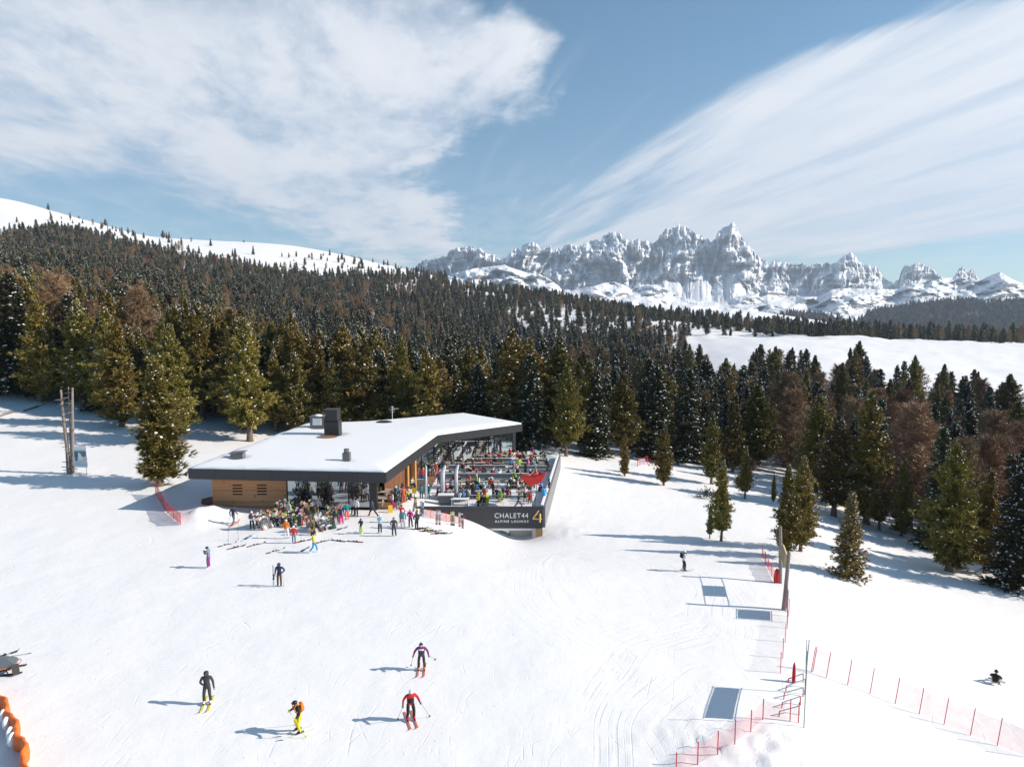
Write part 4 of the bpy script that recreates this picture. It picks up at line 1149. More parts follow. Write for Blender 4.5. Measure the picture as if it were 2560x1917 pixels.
# short flue
q = RB['flue']; d_ = depth(q); u = d_ / F
b = MB(); b.box((q.x, q.y, ZT + .2 + 12 * u), (18 * u, 18 * u, 25 * u)); b.lathe((q.x, q.y, ZT + .2 + 25 * u), [(4 * u, 0), (4 * u, 1.5 * u), (6.8 * u, 1.6 * u), (6.8 * u, 9 * u), (6 * u, 9.5 * u)], 12)
roofpart('flue', b, [M_GREYM])
# small hooded vent
q = RB['vent']; d_ = depth(q); u = d_ / F
b = MB(); b.box((q.x, q.y, ZT + .1 + 9 * u), (31 * u, 20 * u, 18 * u)); 
rot = Matrix.Rotation(R(-5), 4, 'Y'); b.box((q.x, q.y, ZT + .1 + 20 * u), (38 * u, 28 * u, 1.6 * u), rot=rot)
roofpart('vent_box', b, [M_GREYM])
# antenna
q = roof_point(981, 1050, ZT + .3); b = MB(); b.tube([(q.x, q.y, ZT), (q.x, q.y, ZT + 2.3)], .035, 6)
for z, L in ((1.5, .6), (1.8, .8), (2.15, .5)): b.tube([(q.x - L / 2, q.y, ZT + z), (q.x + L / 2, q.y + .1, ZT + z)], .02, 4)
b.tube([(q.x, q.y, ZT + 1.9), (q.x + .9, q.y, ZT + 1.95)], .025, 4)
roofpart('antenna', b, [M_WHITE])
q = roof_point(960, 1057, ZT + .3); b = MB(); b.lathe((q.x, q.y, ZT + .1), [(1.2, 0), (1.15, .35), (.7, .5), (.2, .55)], 12, sy=.7); roofpart('skylight', b, [M_DARKM])

# ---- front: timber wall, glass, pillar
YF = 67.9                                    # front wall line
def fx(px, z=1.7): # x where a bearing crosses the front line
    d = YF * CP + (CAMZ - z) * SP; return (px - CX) / F * d
x0, x1, x2, x3 = fx(531), fx(716), fx(926), fx(936)
hw = ZS + .02
b = MB(); b.box(((x0 + x1) / 2, YF + .15, hw / 2 - .15), (x1 - x0, .3, hw + .3)); b.box((x0 + .15, YF + 6, hw / 2 - .15), (.3, 11.7, hw + .3))
wall = cb_(b, 'timber_wall', [M_LARCHB])
for px in (594, 655):
    xc = fx(px)
    for k in range(4):
        b = MB(); z = 1.3 + .31 * (3 - k) + .25
        b.box((xc, YF - .002, z), (.98, .02, .13)); cb_(b, 'vent_slot', [mat('slot_black', (.006, .006, .006), .8)], wall)
# glass front in three bays with a dark plinth
bay = [x1, fx(768), fx(818), fx(870), x2]
for k in range(4):
    b = MB(); a, c = bay[k], bay[k + 1]
    b.box((a + .05, YF + .1, hw / 2), (.1, .16, hw)); b.box(((a + c) / 2, YF + .1, .06), (c - a - .1, .16, .12)); b.box(((a + c) / 2, YF + .1, hw - .05), (c - a - .1, .16, .1))
    fr_o = cb_(b, 'window', [M_DARKM])
    b = MB(); b.box(((a + c) / 2 + .03, YF + .12, hw / 2), (c - a - .14, .03, hw - .24)); cb_(b, 'pane', [M_GLASS], fr_o)
b = MB(); b.box(((x2 + x3) / 2 + .15, YF - .15, hw / 2), (.75, .7, hw)); cb_(b, 'corner_pillar', [M_DARKM])
b = MB(); b.box(((x0 + x3) / 2, YF + .0, -.02), (x3 - x0, .5, .10)); cb_(b, 'plinth', [M_DARKM])
# retaining slab at the left end
b = MB(); pL = fx(531); b.add([(pL - 1.9, YF + 1.4, -.3), (pL, YF + .2, -.3), (pL, YF + .2, 1.2), (pL - 1.9, YF + 1.6, .55), (pL - 1.9, YF + 1.9, -.3), (pL, YF + .7, -.3), (pL, YF + .7, 1.2), (pL - 1.9, YF + 2.1, .55)],
    [(0, 1, 2, 3), (4, 7, 6, 5), (3, 2, 6, 7), (0, 3, 7, 4), (1, 5, 6, 2)]); cb_(b, 'retaining_wall', [mat('stained_wood', (.10, .06, .045), .8, var=.3)])

# ---- porch side: brown boards and a framed doorway set back under the slanting eave
P1 = on_z(966, 1230, 0); 
W0 = Vector((fx(936) + .3, YF + 1.2, 0)); W1 = on_z(1036, 1214, -.2)
W0 = on_z(962, 1232, .2); W0.z = 0; W1.z = 0
dw = (W1 - W0); Lw = dw.length; dn = dw / Lw; nw = Vector((dn.y, -dn.x, 0)); aw = math.atan2(dn.y, dn.x)
def wp(s, o=0.0, z=0.0): p = W0 + dn * s + nw * o; return (p.x, p.y, z)
b = MB(); b.box(wp(Lw * .36, -.15, hw / 2 - .3), (Lw * .72, .3, hw + .6), rz=aw); cb_(b, 'side_wall', [M_VERT])
b = MB(); b.box(wp(Lw * .86, -.3, hw / 2 - .3), (Lw * .26, .1, hw + .5), rz=aw); door = cb_(b, 'door', [M_GLASS])
b = MB()
for s in (.725, .985): b.box(wp(Lw * s, .02, hw / 2 - .3), (.28, .55, hw + .5), rz=aw)
b.box(wp(Lw * .855, .02, hw - .32), (Lw * .26 - .28, .55, .42), rz=aw); cb_(b, 'door_frame', [M_OAK], door)
# rear glass facade facing the terrace
TZF = -.55                                        # terrace floor
K0 = Vector(W1); K1 = on_z(1085, 1172, TZF); K2 = on_z(1282, 1133, TZF)
def facade(p, q, k, name='window', zt=hw, zb=TZF):
    d = Vector((q.x - p.x, q.y - p.y, 0)); L = d.length; a = math.atan2(d.y, d.x)
    for j in range(k):
        s0, s1 = L * j / k, L * (j + 1) / k; d1 = d / L
        c = Vector((p.x, p.y, 0)) + d1 * (s0 + s1) / 2; e0 = Vector((p.x, p.y, 0)) + d1 * (s0 + .05)
        b = MB(); b.box((e0.x, e0.y, (zt + zb) / 2), (.09, .15, zt - zb), rz=a)
        b.box((c.x, c.y, zb + .06), (s1 - s0 - .1, .15, .12), rz=a); b.box((c.x, c.y, zt - .06), (s1 - s0 - .1, .15, .12), rz=a)
        o = cb_(b, name, [M_DARKM]); b = MB(); c2 = c + d1 * .04
        b.box((c2.x, c2.y, (zt + zb) / 2), (s1 - s0 - .12, .03, zt - zb - .24), rz=a); cb_(b, 'pane', [M_GLASS], o)
facade(K0 + Vector((0, .4, 0)), K1, 3); facade(K1, K2, 6)
b = MB(); b.box((K2.x + .2, K2.y + .1, 1.4), (.45, .45, hw - TZF)); cb_(b, 'end_pillar', [M_GREYM])
b = MB()   # inner core keeps the rear closed
core = [(x0 + .4, YF + .5), (x3 - .5, YF + .5), (W0.x - .6, W0.y + .5), (K0.x - .8, K0.y + .6), (K1.x - .6, K1.y + .8), (K2.x - .3, K2.y + 1.0), (E_.x - .6, E_.y - .8), (F_.x, F_.y - .8), (G_.x + .6, G_.y - 1), (x0 + .6, YF + 11)]
b.prism(core, -1.5, ZS + .05); cb_(b, 'core_wall', [M_DARKM])

# ---- terrace
T0 = on_z(1042, 1264, .0); T1 = on_z(1357, 1267, .0)
YT = (T0.y + T1.y) / 2; T0 = Vector((T0.x, YT, 0)); T1 = Vector((T1.x, YT, 0))
T2 = on_z(1397, 1146, TZF)
T3 = on_z(1340, 1124, TZF)
floor = [(T0.x - .5, YT), (T1.x, YT), (T2.x, T2.y), (T3.x, T3.y), (K2.x + .5, K2.y), (K1.x, K1.y), (K0.x, K0.y + .4), (W0.x + 2.2, W0.y + 1.0)]
b = MB(); b.prism(floor, TZF - 2.0, TZF); cb_(b, 'terrace_floor', [M_TSN])
# dark front wall with its coping, lower edge, joints
b = MB(); zb = -2.28
for k in range(4):
    a, c = T0.x + (T1.x - T0.x) * k / 4, T0.x + (T1.x - T0.x) * (k + 1) / 4
    for z0_, z1_ in ((zb, -1.14), (-1.125, -.1)):
        b.box(((a + c) / 2, YT - .16, (z0_ + z1_) / 2), (c - a - .012, .05, z1_ - z0_))
b.box(((T0.x + T1.x) / 2, YT - .02, (zb - .1) / 2), (T1.x - T0.x - .02, .22, -zb - .1 - .02)); b.box(((T0.x + T1.x) / 2, YT - .06, -.05), (T1.x - T0.x + .02, .34, .07))
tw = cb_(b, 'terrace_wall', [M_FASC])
# pale sunlit side of the parapet, running back
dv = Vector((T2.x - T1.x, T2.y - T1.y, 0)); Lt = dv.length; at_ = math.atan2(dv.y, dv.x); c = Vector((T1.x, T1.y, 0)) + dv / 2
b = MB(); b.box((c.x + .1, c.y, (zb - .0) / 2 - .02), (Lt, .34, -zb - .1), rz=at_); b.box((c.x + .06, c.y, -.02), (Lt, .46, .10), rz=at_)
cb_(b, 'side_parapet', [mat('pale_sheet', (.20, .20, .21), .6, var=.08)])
b = MB(); b.box((c.x - .12, c.y, .035), (Lt * .97, .30, .10), rz=at_, bev=.04); cb_(b, 'parapet_snow', [M_ROOFSNOW])
# storey below: recessed pale wall, a window, sand coloured corner
zl = -5.2
b = MB(); b.box(((T0.x + T1.x) / 2, YT + 1.0, (zb + zl) / 2), (T1.x - T0.x - .6, .2, zb - zl)); b.box((T1.x - .9, YT + .35, (zb + zl) / 2), (.35, 1.1, zb - zl))
cb_(b, 'lower_wall', [M_LIGHTG])
d_ = (YT + .88) * CP + 23 * SP
b = MB(); wx0, wx1 = (1205 - CX) / F * d_, (1275 - CX) / F * d_
b.box(((wx0 + wx1) / 2, YT + .86, -2.85), (wx1 - wx0, .08, 1.1)); lw = cb_(b, 'window', [M_DARKM])
for k in range(2):
    b = MB(); b.box((wx0 + (wx1 - wx0) * (k + .5) / 2, YT + .80, -2.85), ((wx1 - wx0) / 2 - .12, .03, .92)); cb_(b, 'pane', [M_GLASS], lw)
b = MB(); b.box((T1.x - .36, YT + .2, (zb + zl) / 2), (.72, .6, zb - zl)); cb_(b, 'board_panel', [mat('chipboard', (.40, .25, .13), .8, var=.25, scale=12)])

# lettering on the front wall
def letters(txt, px, py, h_px, w_px, name, m, sp, bold=.0):
    cu = bpy.data.curves.new(name, 'FONT'); cu.body = txt; cu.extrude = .02; cu.space_character = sp; cu.offset = bold; cu.resolution_u = 3
    tmp = bpy.data.objects.new('t', cu); C.objects.link(tmp)
    dg = bpy.context.evaluated_depsgraph_get(); me = bpy.data.meshes.new_from_object(tmp.evaluated_get(dg)); bpy.data.objects.remove(tmp)
    co_ = np.array([v.co[:] for v in me.vertices]); mn, mxx = co_.min(0), co_.max(0)
    y = YT - .20; d = y * CP + (CAMZ + 1) * SP
    sx_ = w_px / F * d / (mxx[0] - mn[0]); sz_ = h_px / F * d / .98 / (mxx[1] - mn[1])
    p = at_y(px, py, y)
    for v in me.vertices:
        x, y_, z = v.co; v.co = ((x - mn[0]) * sx_ + p.x - off.x, y - z - off.y, (y_ - mn[1]) * sz_ + p.z - off.z)
    me.materials.append(m); me.flip_normals()
    return link(name, me, tw)
letters('CHALET44', 1236.5, 1294.5, 12.3, 84, 'lettering', M_LETTER, 1.12)
letters('ALPINE LOUNGE', 1237, 1305.8, 6.0, 84.5, 'lettering', M_LETTER, 1.35, .012)
y = YT - .2; b = MB()
pts = [at_y(1346.5, 1276, y), at_y(1332.3, 1296.3, y), at_y(1354.5, 1297.3, y)]
b.tube(pts[:2], .075, 4); b.tube(pts[1:], .075, 4); b.tube([at_y(1350.3, 1283.5, y), at_y(1350, 1305, y)], .085, 4)
cb_(b, 'number', [M_GOLD], tw)

# glass rail round the rear corner
rail = [on_z(1357, 1262, TZF), on_z(1397, 1147, TZF), on_z(1395, 1139, TZF), on_z(1345, 1125, TZF)]
rail[2] = Vector((rail[1].x + .2, rail[1].y + 1.2, TZF)); rail[3] = Vector((T3.x, T3.y + .6, TZF))
for i in (1, 2):
    p, q = rail[i], rail[i + 1]; d = q - p; k = max(1, int(d.length / 1.6)); a = math.atan2(d.y, d.x)
    b = MB(); 
    for j in range(k + 1):
        r_ = p + d * j / k; b.tube([(r_.x, r_.y, TZF), (r_.x, r_.y, TZF + 1.15)], .03, 5)
    b.tube([(p.x, p.y, TZF + 1.15), (q.x, q.y, TZF + 1.15)], .03, 5)
    g = cb_(b, 'railing', [M_GREYM]); b = MB(); c = (p + q) / 2
    b.box((c.x, c.y, TZF + .58), (d.length, .02, 1.0), rz=a); cb_(b, 'glass_panel', [M_CLEAR], g)
# brown chippings where snow has been trodden away, timber deck by the glass
b = MB(); b.prism([(p.x, p.y) for p in (on_z(985, 1262, 0), on_z(1040, 1262, TZF), on_z(1062, 1245, TZF), on_z(1100, 1180, TZF), on_z(1050, 1180, TZF), on_z(1030, 1215, TZF), on_z(975, 1225, 0))], TZF - .1, TZF + .03); cb_(b, 'chipping_path', [M_MUD])
b = MB(); b.prism([(p.x, p.y) for p in (on_z(1200, 1143, TZF), on_z(1300, 1140, TZF), on_z(1290, 1132, TZF), on_z(1250, 1131, TZF))], TZF - .1, TZF + .18); cb_(b, 'timber_deck', [M_DECKW])
b = MB(); b.prism([(p.x, p.y) for p in (on_z(905, 1272, 0), on_z(985, 1272, 0), on_z(1030, 1240, 0), on_z(1000, 1218, 0), on_z(930, 1240, 0))], -.3, .05); cb_(b, 'porch_floor', [M_MUD])
# long seat-back walls that divide the terrace
def seat_wall(pxa, pxb, pyb, h, z=TZF, snow=True):
    p, q = on_z(pxa, pyb, z), on_z(pxb, pyb, z); y_ = (p.y + q.y) / 2
    b = MB(); b.box(((p.x + q.x) / 2, y_, z + h / 2), (q.x - p.x, .22, h)); b.box(((p.x + q.x) / 2, y_ - .38, z + .42), (q.x - p.x - .1, .5, .06)); b.box(((p.x + q.x) / 2, y_ - .38, z + .2), (q.x - p.x - .2, .4, .38))
    o = cb_(b, 'seat_wall', [M_SEATW])
    b = MB(); b.box(((p.x + q.x) / 2, y_, z + h + .018), (q.x - p.x + .04, .28, .03)); cb_(b, 'coping', [mat('pale_coping', (.55, .55, .56), .6, var=.05)], o)
    return y_
SW = [seat_wall(1113, 1322, 1204, 1.02), seat_wall(1122, 1264, 1179, .85), seat_wall(1288, 1366, 1179, .80), seat_wall(1162, 1276, 1161, .85), seat_wall(1300, 1367, 1161, .75)]
b = MB(); p, q = on_z(1012, 1216, TZF), on_z(1068, 1216, TZF); b.box(((p.x + q.x) / 2, p.y, -.1), (q.x - p.x, .25, .9)); cb_(b, 'seat_wall', [M_CONC])
# ------------------------------------------------------------------ people
def short(s): return s
SEG = {}   # pose name -> list of meshes
def v3(*a): return Vector(a)
STAND = dict(pelvis=(0, 0, .95), spine=(0, -.01, 1.14), chest=(0, .0, 1.34), neck=(0, .01, 1.49), head=(0, .03, 1.60), crown=(0, .025, 1.70),
  hipL=(-.10, 0, .90), kneeL=(-.115, .03, .50), ankL=(-.12, 0, .10), toeL=(-.13, .17, .05),
  hipR=(.10, 0, .90), kneeR=(.115, .03, .50), ankR=(.12, 0, .10), toeR=(.13, .17, .05),
  shL=(-.20, 0, 1.42), elL=(-.27, -.03, 1.14), wrL=(-.28, .10, .90), haL=(-.27, .13, .82),
  shR=(.20, 0, 1.42), elR=(.27, -.03, 1.14), wrR=(.28, .10, .90), haR=(.27, .13, .82))
def pose(base=STAND, **kw): d = dict(base); d.update(kw); return d
POSES = {
 'stand': STAND,
 'relaxed': pose(kneeR=(.13, .06, .51), ankR=(.17, .03, .10), toeR=(.22, .19, .05), elL=(-.29, -.06, 1.14), wrL=(-.20, .12, 1.0), haL=(-.13, .16, .98)),
 'phone': pose(head=(0, .07, 1.585), crown=(0, .06, 1.69), elL=(-.24, .10, 1.15), wrL=(-.08, .30, 1.30), haL=(-.03, .33, 1.36), elR=(.24, .10, 1.15), wrR=(.08, .30, 1.30), haR=(.03, .33, 1.36)),
 'hip': pose(elL=(-.40, -.05, 1.17), wrL=(-.22, .06, 1.02), haL=(-.16, .10, 1.0)),
 'walk': pose(kneeL=(-.11, .20, .53), ankL=(-.11, .26, .13), toeL=(-.12, .43, .09), kneeR=(.11, -.05, .50), ankR=(.11, -.34, .14), toeR=(.12, -.20, .05), elL=(-.27, -.14, 1.15), wrL=(-.25, -.10, .90), haL=(-.24, -.06, .83), elR=(.27, .05, 1.15), wrR=(.25, .25, .98), haR=(.24, .31, .93)),
 'stride': pose(pelvis=(0, 0, .88), hipL=(-.10, 0, .83), hipR=(.10, 0, .83), spine=(0, .04, 1.07), chest=(0, .09, 1.26), neck=(0, .12, 1.41), head=(0, .16, 1.51), crown=(0, .155, 1.61), shL=(-.20, .09, 1.34), shR=(.20, .09, 1.34),
   kneeL=(-.11, .28, .50), ankL=(-.11, .42, .10), toeL=(-.12, .58, .05), kneeR=(.11, -.16, .46), ankR=(.11, -.52, .14), toeR=(.12, -.40, .04), elL=(-.28, -.06, 1.08), wrL=(-.25, .02, .84), haL=(-.24, .06, .77), elR=(.27, .16, 1.07), wrR=(.22, .38, .98), haR=(.20, .44, .96)),
 'point': pose(elL=(-.42, .06, 1.50), wrL=(-.66, .10, 1.62), haL=(-.75, .11, 1.66)),
 'ski': pose(pelvis=(0, -.07, .86), hipL=(-.12, -.07, .81), hipR=(.12, -.07, .81), spine=(0, .0, 1.05), chest=(0, .06, 1.24), neck=(0, .10, 1.39), head=(0, .15, 1.49), crown=(0, .145, 1.59), shL=(-.20, .06, 1.32), shR=(.20, .06, 1.32),
   kneeL=(-.15, .10, .49), ankL=(-.17, -.02, .13), toeL=(-.17, .16, .07), kneeR=(.15, .10, .49), ankR=(.17, -.02, .13), toeR=(.17, .16, .07), elL=(-.36, .04, 1.10), wrL=(-.42, .24, .95), haL=(-.43, .30, .93), elR=(.36, .04, 1.10), wrR=(.42, .24, .95), haR=(.43, .30, .93)),
 'glide': pose(pelvis=(0, -.02, .91), hipL=(-.11, -.02, .86), hipR=(.11, -.02, .86), kneeL=(-.14, .08, .50), ankL=(-.16, 0, .12), toeL=(-.16, .18, .07), kneeR=(.14, .08, .50), ankR=(.16, 0, .12), toeR=(.16, .18, .07),
   elR=(.30, .05, 1.16), wrR=(.14, .18, 1.10), haR=(.06, .2, 1.12), elL=(-.30, -.02, 1.13), wrL=(-.34, .05, .88), haL=(-.35, .08, .80)),
 'sit': pose(pelvis=(0, 0, .55), spine=(0, .03, .74), chest=(0, .09, .94), neck=(0, .12, 1.08), head=(0, .16, 1.19), crown=(0, .155, 1.29), hipL=(-.11, .03, .52), kneeL=(-.15, .44, .53), ankL=(-.15, .42, .10), toeL=(-.16, .58, .05), hipR=(.11, .03, .52), kneeR=(.15, .44, .53), ankR=(.15, .42, .10), toeR=(.16, .58, .05),
   shL=(-.20, .08, 1.01), shR=(.20, .08, 1.01), elL=(-.27, .22, .80), wrL=(-.14, .44, .80), haL=(-.08, .50, .81), elR=(.27, .22, .80), wrR=(.14, .44, .80), haR=(.08, .50, .81)),
 'lean': pose(pelvis=(0, 0, .55), spine=(0, .09, .72), chest=(0, .20, .88), neck=(0, .27, 1.0), head=(0, .33, 1.10), crown=(0, .34, 1.20), hipL=(-.11, .03, .52), kneeL=(-.17, .44, .53), ankL=(-.17, .40, .10), toeL=(-.18, .56, .05), hipR=(.11, .03, .52), kneeR=(.15, .44, .53), ankR=(.15, .46, .10), toeR=(.16, .62, .05),
   shL=(-.20, .20, .95), shR=(.20, .20, .95), elL=(-.28, .34, .80), wrL=(-.12, .52, .80), haL=(-.05, .57, .82), elR=(.28, .34, .80), wrR=(.16, .55, .80), haR=(.10, .62, .82)),
 'recline': pose(pelvis=(0, 0, .42), spine=(0, -.12, .56), chest=(0, -.24, .74), neck=(0, -.31, .87), head=(0, -.33, .98), crown=(0, -.35, 1.08), hipL=(-.11, .03, .40), kneeL=(-.13, .45, .46), ankL=(-.13, .82, .22), toeL=(-.14, .92, .34), hipR=(.11, .03, .40), kneeR=(.13, .45, .46), ankR=(.13, .80, .20), toeR=(.14, .90, .32),
   shL=(-.20, -.25, .81), shR=(.20, -.25, .81), elL=(-.28, -.08, .62), wrL=(-.18, .12, .62), haL=(-.12, .18, .62), elR=(.28, -.08, .62), wrR=(.18, .12, .62), haR=(.12, .18, .62)),
 'snowseat': pose(pelvis=(0, 0, .16), spine=(0, .06, .34), chest=(0, .15, .54), neck=(0, .20, .68), head=(0, .25, .78), crown=(0, .255, .88), hipL=(-.11, .04, .15), kneeL=(-.20, .40, .42), ankL=(-.22, .70, .14), toeL=(-.25, .80, .12), hipR=(.11, .04, .15), kneeR=(.20, .40, .42), ankR=(.22, .70, .14), toeR=(.25, .80, .12),
   shL=(-.20, .15, .61), shR=(.20, .15, .61), elL=(-.30, .30, .42), wrL=(-.22, .50, .40), haL=(-.17, .55, .40), elR=(.30, .30, .42), wrR=(.22, .50, .40), haR=(.17, .55, .40)),
}
RAD = dict(pelvis=.155, spine=.150, chest=.165, neck=.062, head=.098, crown=.070, hip=.110, knee=.082, ank=.074, toe=.05, sh=.085, el=.066, wr=.050, ha=.042)
BONES = [('pelvis', 'spine', 0), ('spine', 'chest', 0), ('chest', 'neck', 0), ('neck', 'head', 2), ('head', 'crown', 2)]
for s_ in 'LR':
    BONES += [('pelvis', 'hip' + s_, 1), ('hip' + s_, 'knee' + s_, 1), ('knee' + s_, 'ank' + s_, 1), ('ank' + s_, 'toe' + s_, 3), ('chest', 'sh' + s_, 0), ('sh' + s_, 'el' + s_, 0), ('el' + s_, 'wr' + s_, 0), ('wr' + s_, 'ha' + s_, 4)]

M_SKIN = mat('skin', (.56, .33, .24), .55, var=.06)
def body_mesh(name, ps, fingers=True, build=1.0):
    keys = list(RAD_KEYS)
    me = bpy.data.meshes.new('b'); P = {k: Vector(ps[k]) for k in keys}
    ix = {k: i for i, k in enumerate(keys)}
    me.from_pydata([P[k] for k in keys], [(ix[a], ix[b]) for a, b, _ in BONES], [])
    o = bpy.data.objects.new('b', me); C.objects.link(o)
    md = o.modifiers.new('s', 'SKIN'); md.use_smooth_shade = True; md.branch_smoothing = .4
    for k in keys:
        base = k[:-1] if k[-1] in 'LR' and k[:-1] in RAD else k
        r = RAD[base] * (build if base not in ('head', 'crown', 'neck', 'ha') else 1)
        sv = me.skin_vertices[0].data[ix[k]]; sv.radius = (r, r * (.82 if base in ('pelvis', 'spine', 'chest') else 1)); sv.use_root = k == 'pelvis'
    o.modifiers.new('u', 'SUBSURF').levels = 1
    dg = bpy.context.evaluated_depsgraph_get(); out = bpy.data.meshes.new_from_object(o.evaluated_get(dg)); bpy.data.objects.remove(o)
    V = np.array([v.co[:] for v in out.vertices]); Fc = [list(p.vertices) for p in out.polygons]
    ctr = np.array([V[f].mean(0) for f in Fc])
    best = np.full(len(ctr), 1e9); lab = np.zeros(len(ctr), int)
    for a, b, m in BONES:
        A_, B2 = np.array(P[a]), np.array(P[b]); d = B2 - A_; L2 = d @ d
        t_ = np.clip(((ctr - A_) @ d) / L2, 0, 1); q = A_ + t_[:, None] * d; dist = np.linalg.norm(ctr - q, axis=1)
        base = a[:-1] if a[-1] in 'LR' and a[:-1] in RAD else a; bb = b[:-1] if b[-1] in 'LR' and b[:-1] in RAD else b
        dist = dist / (RAD[base] * (1 - t_) + RAD[bb] * t_)
        w = dist < best; best[w] = dist[w]; lab[w] = m
    # trousers take the lower half of the pelvis
    mb = MB(); mb.v = [tuple(v) for v in V]; mb.f = Fc; mb.m = list(lab)
    # five fingers, each its own tapered chain rooted in the palm
    if fingers:
        for s_, sg in (('L', -1), ('R', 1)):
            w_, h_ = P['wr' + s_], P['ha' + s_]; d = (h_ - w_).normalized(); side = d.cross(Vector((0, 0, 1)) if abs(d.z) < .9 else Vector((0, 1, 0))).normalized(); dn = d.cross(side)
            for k, (o_, L) in enumerate(((-.024, .062), (-.008, .074), (.008, .070), (.024, .055))):
                r0 = h_ + side * o_ + d * .01
                mb.tube([r0, r0 + d * L * .5 + dn * .006, r0 + d * L * .85 + dn * .024], [.0115, .0105, .008], 5, m=4)
            r0 = w_ + (h_ - w_) * .45 + side * .03 * sg
            mb.tube([r0, r0 + side * .03 * sg + d * .02, r0 + side * .035 * sg + d * .05], [.013, .012, .009], 5, m=4)
    # face
    hd, cr = P['head'], P['crown']; up = (cr - hd).normalized(); fw = Vector((0, 1, 0)); fw = (fw - up * fw.dot(up)).normalized(); sd = fw.cross(up)
    mb.tube([hd + fw * .085 + up * .01, hd + fw * .118 - up * .012, hd + fw * .09 - up * .03], [.010, .014, .008], 5, m=2)
    for e in (-1, 1):
        mb.lathe(hd + fw * .088 + sd * e * .035 + up * .022, [(.002, -.008), (.010, 0), (.002, .008)], 6, m=5)
        mb.lathe(hd + sd * e * .097 - up * .005, [(.004, -.028), (.014, 0), (.004, .028)], 6, m=2)
    mb.box(hd + fw * .092 - up * .048, (.045, .012, .01), m=6)
    return mb.mesh(name, [M_SKIN] * 7, True), (hd, up, fw, sd)
RAD_KEYS = list(STAND.keys())
BODY = {}
for nm, ps in POSES.items():
    ps = {k: Vector(v) for k, v in ps.items()}
    BODY[nm] = body_mesh('person_' + nm, ps)

COL = {'black': (.016, .016, .018), 'charcoal': (.045, .045, .048), 'grey': (.20, .20, .21), 'white': (.76, .77, .79), 'cream': (.62, .57, .48), 'navy': (.02, .035, .085), 'blue': (.03, .16, .42), 'bright blue': (.02, .30, .62), 'teal': (.015, .23, .27), 'dark teal': (.03, .10, .12), 'light blue': (.42, .62, .74), 'red': (.55, .02, .02), 'dark red': (.22, .015, .02), 'coral': (.68, .16, .10), 'orange': (.80, .20, .02), 'yellow': (.78, .62, .02), 'lime': (.42, .62, .03), 'green': (.10, .42, .03), 'dark green': (.03, .09, .04), 'purple': (.22, .035, .19), 'plum': (.12, .02, .07), 'pink': (.75, .22, .32), 'magenta': (.62, .02, .26), 'brown': (.12, .06, .035), 'mint': (.50, .68, .62), 'pale pink': (.70, .52, .54), 'slate': (.13, .19, .27), 'violet': (.20, .16, .50), 'blond': (.45, .30, .12), 'silver': (.45, .46, .48)}
def cloth(c): return mat('cloth ' + c, COL[c], .75, var=.18, scale=7, bump=.25)
HATS = {}
def hat_mesh(kind):
    if kind in HATS: return HATS[kind]
    b = MB()
    if kind == 'helmet': b.lathe((0, 0, 0), [(.118, -.035), (.126, .0), (.122, .04), (.10, .08), (.06, .108), (.01, .118)], 12, sx=.94, sy=1.06); b.box((0, .118, .0), (.16, .06, .018))
    elif kind == 'hat': b.lathe((0, 0, 0), [(.112, -.02), (.118, -.015), (.118, .02), (.11, .03), (.10, .07), (.06, .10), (.015, .11)], 12); b.lathe((0, 0, .115), [(.01, -.01), (.035, .01), (.035, .035), (.01, .05)], 8)
    elif kind == 'hair': b.lathe((0, -.018, 0), [(.09, -.11), (.112, -.05), (.116, .02), (.105, .065), (.06, .098), (.01, .105)], 12)
    elif kind == 'hood': b.lathe((0, -.025, 0), [(.11, -.13), (.125, -.06), (.128, .02), (.11, .075), (.06, .108), (.01, .115)], 12)
    elif kind == 'goggles': 
        for k in range(7):
            a0, a1 = R(-62 + k * 124 / 7), R(-62 + (k + 1) * 124 / 7)
            b.add([(math.sin(a) * r_, math.cos(a) * r_, z) for a in (a0, a1) for r_ in (.104, .128) for z in (-.028, .030)], [(0, 1, 5, 4), (2, 6, 7, 3), (0, 4, 6, 2), (1, 3, 7, 5)])
    elif kind == 'backpack': b.box((0, -.215, -.02), (.30, .17, .44), bev=.05); b.box((0, -.31, -.08), (.22, .06, .2), bev=.02)
    elif kind == 'strap':
        for e in (-1, 1): b.tube([(e * .12, -.12, .2), (e * .135, .03, .235), (e * .13, .165, .1), (e * .14, .12, -.12), (e * .15, -.1, -.17)], .022, 5)
    HATS[kind] = b.mesh(kind, [M_SKIN], True)
    return HATS[kind]

